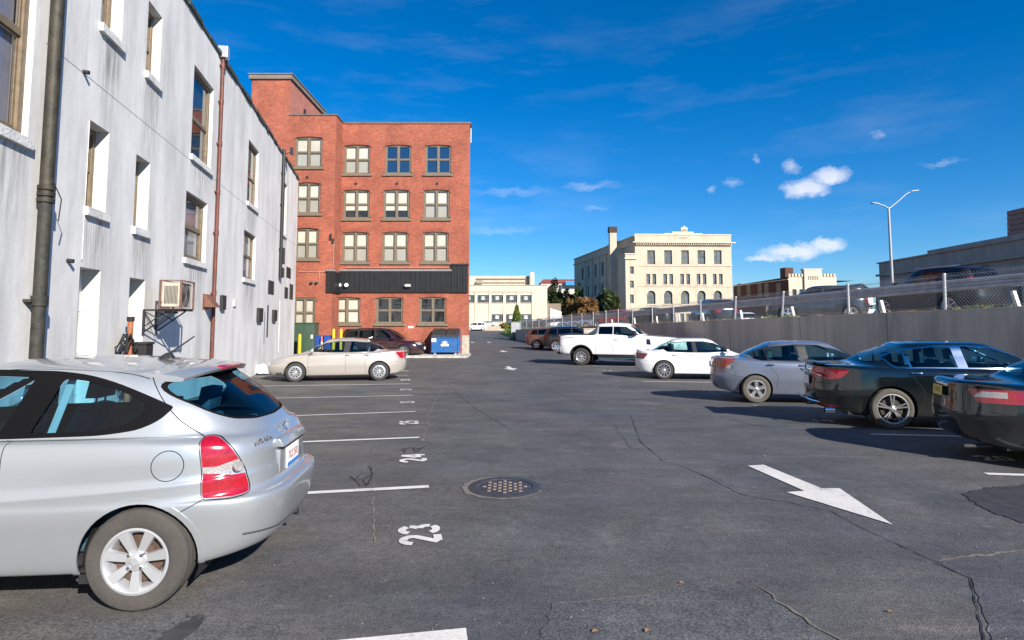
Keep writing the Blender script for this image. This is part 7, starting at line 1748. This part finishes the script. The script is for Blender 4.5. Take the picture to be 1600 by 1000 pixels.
g = MB(); g.box(0, sl, .0, .35, szs - 1.7, szs - 1.4); g.box(-.1, sl + .2, -.2, .25, szs, szs + .2); g.build('side_cornice', m_st2, sb)
for h in hs_: fwin(sc, *h[:4], 0, m_olive, h[5], h[6], .3 if h[4] == .3 else .35, m_farg, t=.11)
for h in hs_: g = MB(); g.box(h[0] - .15, h[1] + .15, -.12, 0, h[2] - .22, h[2] - .01); g.build('sill', m_st2, sc)
for (a, c, z0, z1, *_r) in arch:
    g = MB(); n = 12; r = (c - a) / 2; xm = (a + c) / 2; zc = z1 - r; pts = [(xm - r * math.cos(math.pi * k / n), zc + r * math.sin(math.pi * k / n)) for k in range(n + 1)]
    for p, q in zip(pts, pts[1:]): g.face([(p[0], .0, p[1]), (q[0], .0, q[1]), (q[0], .0, z1), (p[0], .0, z1)])
    g.build('arch_spandrel', m_st, sc, recalc=False); g = MB()
    po = [(xm - (r + .32) * math.cos(math.pi * k / n), zc + (r + .32) * math.sin(math.pi * k / n)) for k in range(n + 1)]
    for k in range(n): g.hexa([(pts[k][0], -.08, pts[k][1]), (pts[k + 1][0], -.08, pts[k + 1][1]), (pts[k + 1][0], -.002, pts[k + 1][1]), (pts[k][0], -.002, pts[k][1]), (po[k][0], -.08, po[k][1]), (po[k + 1][0], -.08, po[k + 1][1]), (po[k + 1][0], -.002, po[k + 1][1]), (po[k][0], -.002, po[k][1])])
    g.build('arch_ring', m_st2, sc)
def band_(v0, v1, out, nm='cornice', u=1070):
    z1 = SL(u, v0)[1]; z0 = SL(u, v1)[1]; g = MB(); g.box(-out * .8, sw_ + out, -out, -.001, z0, z1); return g.build(nm, m_st2, sc)
band_(378.5, 380.2, .75); band_(384, 385, .12, 'string_course'); band_(414.5, 416, .12, 'string_course'); band_(447, 448, .12, 'string_course')
z1 = SL(1070, 380.2)[1]; g = MB(); n = 46
for k in range(n): x = (k + .3) * sw_ / n; g.box(x, x + .22, -.55, -.001, z1 - .42, z1)
g.build('dentils', m_st2, sc)
g = MB(); g.box(-.1, sw_ + .1, -.1, .5, sz, sz + .25); u0, u1 = SL(1038, 370)[0], SL(1098, 370)[0]; zz1 = SL(1070, 364.5)[1]; g.box(u0, u1, -.05, .45, sz + .25, zz1); u0, u1 = SL(1050, 370)[0], SL(1084, 370)[0]; zz2 = SL(1068, 362)[1]; g.box(u0, u1, -.08, .42, zz1, zz2); um = SL(1069, 360)[0]; g.box(um - .7, um + .7, -.1, .4, zz2, zz2 + .45)
for k in range(5): g.lathe([(0, 0), (.35, 0), (.35, .3), (0, .3)], 8, o=(um + .45 * math.cos(k * 1.257 + 1.57) , -.1, zz2 + .5 + .4 * math.sin(k * 1.257 + 1.57)))
g.build('parapet', m_st2, sc)
g = MB(); rq = random.Random(3); x_, z_ = SL(1061, 371.5)
for k in range(9): g.box(x_ + k * .22, x_ + k * .22 + rq.uniform(.08, .15), -.03, -.001, z_ - rq.uniform(.16, .22), z_ + rq.uniform(.12, .2))
g.build('carved_frieze', m_stone, sc)
# stair bay and chimney on the left
x0b, x1b = SL(976, 450)[0], -.02; zb1 = SL(985, 398.5)[1]
hb = [];
for v0, v1 in ((417, 428.5), (439, 450), (460.5, 474)): a, z1 = SL(982.5, v0); c, z0 = SL(988.5, v1); hb.append((a, c, z0, z1, .3))
b = MB(); facade(b, x0b, x1b, -2, zb1, hb, -1.0, .3); b.face([(x0b, 8, -2), (x0b, -1.0, -2), (x0b, -1.0, zb1), (x0b, 8, zb1)]); b.face([(x1b, -1.0, -2), (x1b, 0, -2), (x1b, 0, zb1), (x1b, -1, zb1)]); b.face([(x0b, -1, zb1), (x1b, -1, zb1), (x1b, 8, zb1), (x0b, 8, zb1)]); b.build('stair_bay', m_st, sc, recalc=False)
for h in hb: fwin(sc, *h[:4], -1.0, m_olive, 1, 2, .3, m_farg, t=.1)
g = MB(); g.box(x0b - .2, x1b, -1.3, 0, zb1 - 1.0, zb1 - .6); g.box(x0b - .15, x1b, -1.15, 8, zb1, zb1 + .25); g.build('bay_cornice', m_st2, sc)
xa, zc = SL(964, 360); xb_, _ = SL(975, 360); g = MB(); g.box(xa, xb_, 7, 8.4, 4, zc + .6); ch = g.build('chimney', m_st, sc); g = MB(); g.box(xa - .15, xb_ + .15, 6.85, 8.55, zc + .6, zc + 1.9); g.build('chimney_cap', mk('sooty_brick', (.05, .035, .03), .9, var=.3), ch)
for (s, h_) in ((14, .9), (21, .8)): g = MB(); g.box(s, s + 1.4, -2.4, -1, szs - .3, szs + h_); g.build('roof_hatch', m_dark, sb)
# castellated block and its brick side
YM = 120.0
def MPt(u, v): return PL(u, v, (0, YM), (1, 0))
cm = empty('castellated_building', (0, YM, 0), 0, 'cream castellated building front with a long brown brick side wing', 'building')
xa, za = MPt(1232, 435); xb_, _ = MPt(1307, 435); z1 = MPt(1250, 432.5)[1]; holes = []
for u in (1242, 1253): a, z1w = MPt(u - 4, 452); c, z0w = MPt(u + 3, 466); holes.append((a, c, z0w, z1w, .3))
b = MB(); facade(b, xa, xb_, -2, z1, holes, 0, .3); bmass(b, xb_ - xa, 30, -2, z1, xa); b.build('front_wall', m_st2, cm, recalc=False)
for h in holes: fwin(cm, *h[:4], 0, m_dark, 2, 2, .3, m_fargl, t=.1)
for k in range(15):
    x = xa + k * (xb_ - xa) / 15; u = 1232 + k * 5
    if 1255 < u < 1280: continue
    g = MB(); g.box(x, x + .36, -.15, .5, z1, z1 + .6); g.build('merlon', m_st2, cm)
a, zt_ = MPt(1255, 422); c, _ = MPt(1282, 422); g = MB(); g.box(a, c, -.4, .8, -2, zt_); g.box(a - .15, c + .15, -.5, .9, zt_, zt_ + .25); g.build('centre_bay', m_st2, cm)
g = MB()
for k in range(6): x = a + .75 + k * .36; g.box(x, x + .13, -.43, -.401, zt_ - 2.0, zt_ - 1.2)
g.build('slot_window', m_dark, cm)
m_bb = brick('brown_brick', (.12, .05, .035), (.085, .038, .03), (.10, .07, .055), dirt=.2)
sd2 = math.atan2(1, -.09); q = Vector((math.cos(sd2), math.sin(sd2)))
p0 = Vector((xa, YM)); L_ = 0
def BD(u, v): return PL(u, v, (p0.x, p0.y), (q.x, q.y))
Lm = BD(1146, 460)[0]
bw = empty('brick_wing', (xa, 0, 0), sd2); bw.parent = cm
b = MB(); flipf(b, 0, Lm, -2, z1 - .6, []); b.face([(0, 0, z1 - .7), (Lm, 0, z1 - .7), (Lm, -14, z1 - .7), (0, -14, z1 - .7)]); b.build('side_wall', m_bb, bw, recalc=False)
g = MB(); g.box(0, Lm, -.2, .15, z1 - .6, z1 - .4); g.build('coping', m_st2, bw)
for u in (1155, 1170, 1187.5, 1198, 1217):
    s, zc = BD(u, 452); g = MB(); g.box(s - .9, s + .9, .0, .05, zc - 1.6, zc + 1.3); g.build('window', m_fargl, bw)
s, zz = BD(1225, 430); g = MB(); g.box(s, s + 2.0, -2, -.3, z1 - 1, z1 + 2.0); g.build('chimney', m_bb, bw)
# white gabled house
YG = 95.0; a, zb_ = PL(1326, 468, (0, YG), (1, 0)); c, _ = PL(1366, 468, (0, YG), (1, 0)); xm, zp = PL(1346, 444, (0, YG), (1, 0)); _, ze = PL(1346, 458, (0, YG), (1, 0))
gh = empty('gabled_house', (xm, YG, 0), 0, 'white gabled house with a dark shingle roof behind the fence', 'house'); h = (c - a) / 2 * .85
g = MB(); g.prism([(-h, 0), (h, 0), (h, ze), (0, zp - .15), (-h, ze)], 0, 12, 'y'); g.build('wall', mk('white_siding', (.68, .68, .68), .7, var=.05), gh)
for s in (-1, 1): g = MB(); g.hexa([(s * (h + .4), -.4, ze - .28), (s * (h + .4), 12.4, ze - .28), (0, 12.4, zp - .1), (0, -.4, zp - .1), (s * (h + .4), -.4, ze - .1), (s * (h + .4), 12.4, ze - .1), (0, 12.4, zp + .1), (0, -.4, zp + .1)]); g.build('roof', mk('dark_shingles', (.06, .065, .08), .9, var=.3, scale=12), gh)
for x in (-.7, .5): g = MB(); g.box(x, x + .45, -.05, .0, ze - .35, ze + .6); g.build('window', m_fargl, gh)
a2, _ = PL(1312, 460, (0, YG + 8), (1, 0)); g = MB(); g.prism([(a2 - xm, ze - .6), (-.4, zp - .6), (-.4, 0), (a2 - xm, 0)], 12.5, 20, 'y'); g.build('rear_wing', mk('dark_shingles', (.06, .065, .08), .9), gh)
# long brown-grey building at the right
dB = Vector((.064, 1, 0)).normalized(); yb0 = 41.0; xb0 = .845 * yb0; bo = Vector((xb0, yb0)) - dB.xy * 26
def RB(u, v): return PL(u, v, (bo.x, bo.y), (dB.x, dB.y))
rb = empty('brown_stone_building', (bo.x, bo.y, 0), math.atan2(dB.y, dB.x), 'long low brown-grey stone building with a stepped parapet beyond the street', 'building')
s_far = RB(1374, 430)[0]; s_st = RB(1450, 400)[0]; zA_ = RB(1374.5, 412)[1]; zB_ = RB(1590, 373)[1]; m_bs = stucco('brown_grey_stone', (.50, .39, .30), .22)
hb = []
for k in range(9): s = s_far - 3.2 - k * 4.6; hb.append((s - 1.3, s, 2.6, zA_ - 2.3, .3))
b = MB(); t = MB(); facade(t, -5, s_far, -1, zA_, [(x[0], x[1], x[2], x[3], .3) for x in hb], 0, .3)
for f in t.f: b.face([(t.v[i][0], -t.v[i][1], t.v[i][2]) for i in f][::-1])
b.face([(s_far, 0, -1), (s_far, -20, -1), (s_far, -20, zA_), (s_far, 0, zA_)]); b.face([(-5, -.01, zA_ - .2), (s_far, -.01, zA_ - .2), (s_far, -20, zA_ - .2), (-5, -20, zA_ - .2)]); b.build('wall', m_bs, rb, recalc=False)
g = MB(); g.box(-5, s_st, -.8, .04, zA_, max(zB_, zA_ + .4)); g.box(-5, s_far + .1, -.5, .3, zA_ - 1.25, zA_ - 1.05); g.box(-5, s_far + .15, -.3, .15, zA_, zA_ + .0 + .12); g.build('parapet', m_bs, rb)
for h in hb: g = MB(); g.box(h[0], h[1], -.3, -.25, h[2], h[3]); g.build('window', m_fargl, rb)
ts = RB(1566, 350)[0]; zt_ = RB(1566, 330)[1]; m_tb = mk('brown_panel', (.40, .20, .14), .85, var=.12, scale=3)
hgt = (zt_ - zA_) ; n = 5
for k in range(n):
    g = MB(); z0_ = zA_ + .42 + (hgt - .42) * k / n; z1_ = zA_ + .42 + (hgt - .42) * (k + 1) / n; g.box(-5, ts - .02 * k, -9, -.3, z0_ + .01, z1_ - .02); g.build('tower_course', m_tb, rb)
g = MB(); g.box(-4.9, ts - .1, -8.9, -.4, zA_, zt_ - .02); g.build('tower_core', m_dark, rb)
# far red-roofed block on the hill
YH = 230.0
def HPt(u, v): return PL(u, v, (0, YH), (1, 0))
def hill():
    b = MB(); n = 26; nx = 44; P = {}; rn = random.Random(9)
    for i in range(nx + 1):
        for j in range(n + 1):
            x = -80 + 260 * i / nx; y = 150 + 260 * j / n; t = min(1, max(0, (y - 150) / 80)); t = t * t * (3 - 2 * t); e = math.exp(-((x - 40) / 75) ** 2); P[i, j] = (x, y, -.5 + 9.0 * t * e)
    for i in range(nx):
        for j in range(n): b.face([P[i, j], P[i + 1, j], P[i + 1, j + 1], P[i, j + 1]])
    tag(b.build('hill', mk('hill_grass', (.06, .08, .03), .95, var=.4, scale=.2, col2=(.12, .10, .05)), smooth=True), kind='structure')
hill()
fh = empty('red_roofed_block', (0, YH, 0), 0, 'distant pale block with a red roof and a bright blue awning on the hill', 'building')
a, z0 = HPt(845, 442); c, z1 = HPt(905, 442); g = MB(); g.box(a, c, 0, 14, 0, z0); g.build('wall', mk('pale_far_wall', (.50, .44, .40), .9, var=.08), fh)
zr = HPt(870, 435)[1]; g = MB(); g.hexa([(a - .4, -.5, z0), (c + .4, -.5, z0), (c + .4, 14.5, z0), (a - .4, 14.5, z0), (a + 1.2, 5, zr), (c, 5, zr), (c, 9, zr), (a + 1.2, 9, zr)]); g.build('roof', mk('red_roof', (.24, .06, .045), .8, var=.15), fh)
a2, _ = HPt(883, 441); g = MB(); g.box(a2, c, -2, -.6, z0 - 1.0, z0 + .6); g.build('awning', mk('bright_blue', (.02, .22, .55), .6), fh)
for u in (852, 862, 875): x, z = HPt(u, 449); g = MB(); g.box(x - .5, x + .5, -.06, 0, z - .9, z + .9); g.build('window', m_fargl, fh)
for i, (u, v) in enumerate(((872, 470), (905, 480), (850, 470))):
    pass
# ------------------------------------------------------------------ planting
def leafmat(name, c, c2, rough=.6):
    if name in MATS: return MATS[name]
    m, nt, N, L, b = mat_new(name); tc = N.new('ShaderNodeTexCoord'); n = N.new('ShaderNodeTexNoise'); n.inputs['Scale'].default_value = 1.6; n.inputs['Detail'].default_value = 4; L.new(tc.outputs['Object'], n.inputs['Vector'])
    gi = N.new('ShaderNodeNewGeometry'); ad = N.new('ShaderNodeMath'); ad.operation = 'MULTIPLY_ADD'; L.new(gi.outputs['Random Per Island'], ad.inputs[0]); ad.inputs[1].default_value = .5; L.new(n.outputs['Fac'], ad.inputs[2])
    cr = N.new('ShaderNodeValToRGB'); cr.color_ramp.elements[0].position = .4; cr.color_ramp.elements[1].position = 1.0; cr.color_ramp.elements[0].color = (*c, 1); cr.color_ramp.elements[1].color = (*c2, 1); L.new(ad.outputs[0], cr.inputs[0]); L.new(cr.outputs[0], b.inputs['Base Color'])
    b.inputs['Roughness'].default_value = rough; sset(b, 'Specular IOR Level', .3)
    tr = N.new('ShaderNodeBsdfTranslucent'); L.new(cr.outputs[0], tr.inputs[0]); ms = N.new('ShaderNodeMixShader'); ms.inputs[0].default_value = .3; L.new(b.outputs[0], ms.inputs[1]); L.new(tr.outputs[0], ms.inputs[2]); L.new(ms.outputs[0], N['Material Output'].inputs[0])
    MATS[name] = m; return m
m_bark = mk('bark', (.06, .045, .035), .95, var=.3, scale=12, bump=.6)
def crown(parent, name, c, r, n, s, mat, seed, cone=False, clumps=26):
    rn = random.Random(seed); b = MB(); cl = []
    for k in range(clumps):
        while True:
            p = Vector((rn.uniform(-1, 1), rn.uniform(-1, 1), rn.uniform(-1, 1)))
            if .25 < p.length < 1: break
        if cone: h = rn.random(); rad = (1 - h) ** .75 * (1 - (1 - h) ** 8 * .5); a = rn.uniform(0, 6.28); q = rn.uniform(.55, 1) ** .5; p = Vector((math.cos(a) * rad * q, math.sin(a) * rad * q, h * 2 - 1))
        cl.append((p, rn.uniform(.22, .42) if not cone else .16))
    for k in range(n):
        p, cr = rn.choice(cl); q = Vector((rn.gauss(0, 1), rn.gauss(0, 1), rn.gauss(0, 1))).normalized() * cr * rn.random() ** .4; p = p + q
        P = Vector(c) + Vector((p.x * r[0], p.y * r[1], p.z * r[2])); u = Vector((rn.gauss(0, 1), rn.gauss(0, 1), rn.gauss(0, .7))).normalized(); v = u.cross(Vector((rn.gauss(0, 1), rn.gauss(0, 1), rn.gauss(0, 1)))).normalized(); e = s * rn.uniform(.5, 1.3)
        b.face([P - u * e, P + v * e * .5, P + u * e, P - v * e * .5])
    return b.build(name, mat, parent, recalc=False)
def tree(name, u, v_base, v_top, y, w_px, mat, label, n=2500, s=.22, zb=None, trunk=True, cone=False, cat='tree', seed=1, group=None, limbs=5):
    x, zt_ = PL(u, v_top, (0, y), (1, 0)); z0 = PL(u, v_base, (0, y), (1, 0))[1] if zb is None else zb; H = zt_ - z0; w = w_px / 945.9 * y / 2
    t = empty(name, (x, y, z0), 0, label, cat, group); rn = random.Random(seed)
    if trunk:
        b = MB(); h0 = H * (.25 if not cone else .08); b.tube([(0, 0, -.3), (.05, 0, h0), (-.05, .05, H * .75)], [.03 * H, .022 * H, .006 * H], 8)
        for k in range(limbs): a = k * 2.4; b.tube([(0, 0, h0 * (1 + .25 * k)), (w * .6 * math.cos(a), w * .6 * math.sin(a), h0 + H * (.2 + .09 * k))], [.013 * H, .004 * H], 6)
        b.build('trunk', m_bark, t, True)
    cz = H * (.56 if not cone else .52); crown(t, 'crown', (0, 0, cz), (w, w * .9, H * .46 if not cone else H * .48), n, s, mat, seed, cone, 26 if not cone else 150); return t
m_lg = leafmat('dark_leaves', (.02, .035, .012), (.07, .10, .03)); m_lo = leafmat('autumn_leaves', (.12, .065, .025), (.32, .18, .07)); m_lv = leafmat('bright_evergreen', (.05, .10, .015), (.17, .25, .04)); m_lb = leafmat('olive_brown_leaves', (.05, .05, .025), (.16, .13, .06)); m_ly = leafmat('yellow_shrub', (.14, .12, .02), (.40, .30, .06))
tree('tree', 868, 505, 441, 152, 34, m_lg, 'dark evergreen tree with brown tips left of the orange tree', 3600, .38, seed=2)
tree('tree', 884, 505, 455, 148, 26, m_lg, 'dense dark green tree between the tall evergreen and the orange tree', 3000, .34, seed=3)
tree('tree', 860, 490, 450, 160, 20, m_lb, 'olive-brown tree in front of the distant red-roofed block', 1600, .4, seed=4)
tree('tree', 911, 508, 465, 100, 40, m_lo, 'orange-leaved autumn tree in front of the stone school', 3800, .28, seed=5)
tree('tree', 892, 508, 470, 102, 24, m_lo, 'smaller tan autumn tree left of the orange tree', 1600, .26, seed=12)
tree('tree', 948, 508, 452, 104, 34, m_lg, 'dark leafy tree against the shaded side of the stone school', 4200, .32, seed=6)
tree('tree', 904, 480, 444, 140, 12, m_lg, 'thin dark tree by the far corner of the stone school', 900, .3, seed=7)
tree('conifer', 807.5, 514, 478, 68, 21, m_lv, 'bright green cone-shaped evergreen at the end of the retaining wall', 3800, .10, cone=True, seed=8, zb=.55)
for i, (u, vb, vt, y, w, mt, lab) in enumerate(((788, 516, 504, 84, 12, m_ly, 'yellow-green shrub left of the cone-shaped evergreen'), (798, 519, 509, 76, 9, m_lv, 'small green shrub below the cone-shaped evergreen'), (832, 513, 502, 80, 20, m_lb, 'low olive shrub right of the cone-shaped evergreen'), (846, 512, 504, 84, 12, m_lb, 'brown shrub by the fence below the white shed'), (820, 513, 503, 90, 14, m_lb, 'faded shrub in front of the cream workshop windows'))):
    tree('shrub', u, vb, vt, y, w, mt, lab, 900, .12, trunk=False, cat='shrub', seed=20 + i)
# grass bank at the wall's end, grey cabinet, street beyond
b = MB(); P = [(wallx(64) - .3, 64.4, -.28), (wallx(64) - .2, 66, -.28), (-2.2, 96, -.28), (-1.0, 100, -.28)]; Q = [(wallx(64) + .6, 64.4, .55), (1.2, 68, .8), (1.8, 96, .9), (4, 100, .9)]
for i in range(3): b.face([P[i], Q[i], Q[i + 1], P[i + 1]][::-1])
b.face([Q[0], (9, 64.6, .75), (14, 100, .75), Q[3], Q[2], Q[1]][::-1]); tag(b.build('grass_bank', mk('bank_grass', (.06, .10, .02), .95, var=.45, scale=2, bump=.8, bscale=10)), kind='structure')
rn = random.Random(6); grass_tufts('grass', [(rn.uniform(-.6, 1.6), rn.uniform(65, 92), .35) for k in range(200)], m_lv, 14, .5, .7)
g = MB(); x, zt_ = PL(806, 506, (0, 65.2), (1, 0)); g.box(x - .5, x + .55, 64.8, 65.6, .3, zt_ + .15); g.box(x - .54, x + .59, 64.76, 65.64, zt_ + .15, zt_ + .2); g.box(x - .01, x + .01, 64.78, 64.8, .4, zt_ + .1)
tag(g.build('utility_cabinet', mk('cabinet_grey', (.33, .35, .37), .6, var=.1), bevel=.01), 'grey utility cabinet at the far end of the retaining wall, below the evergreen', 'cabinet')
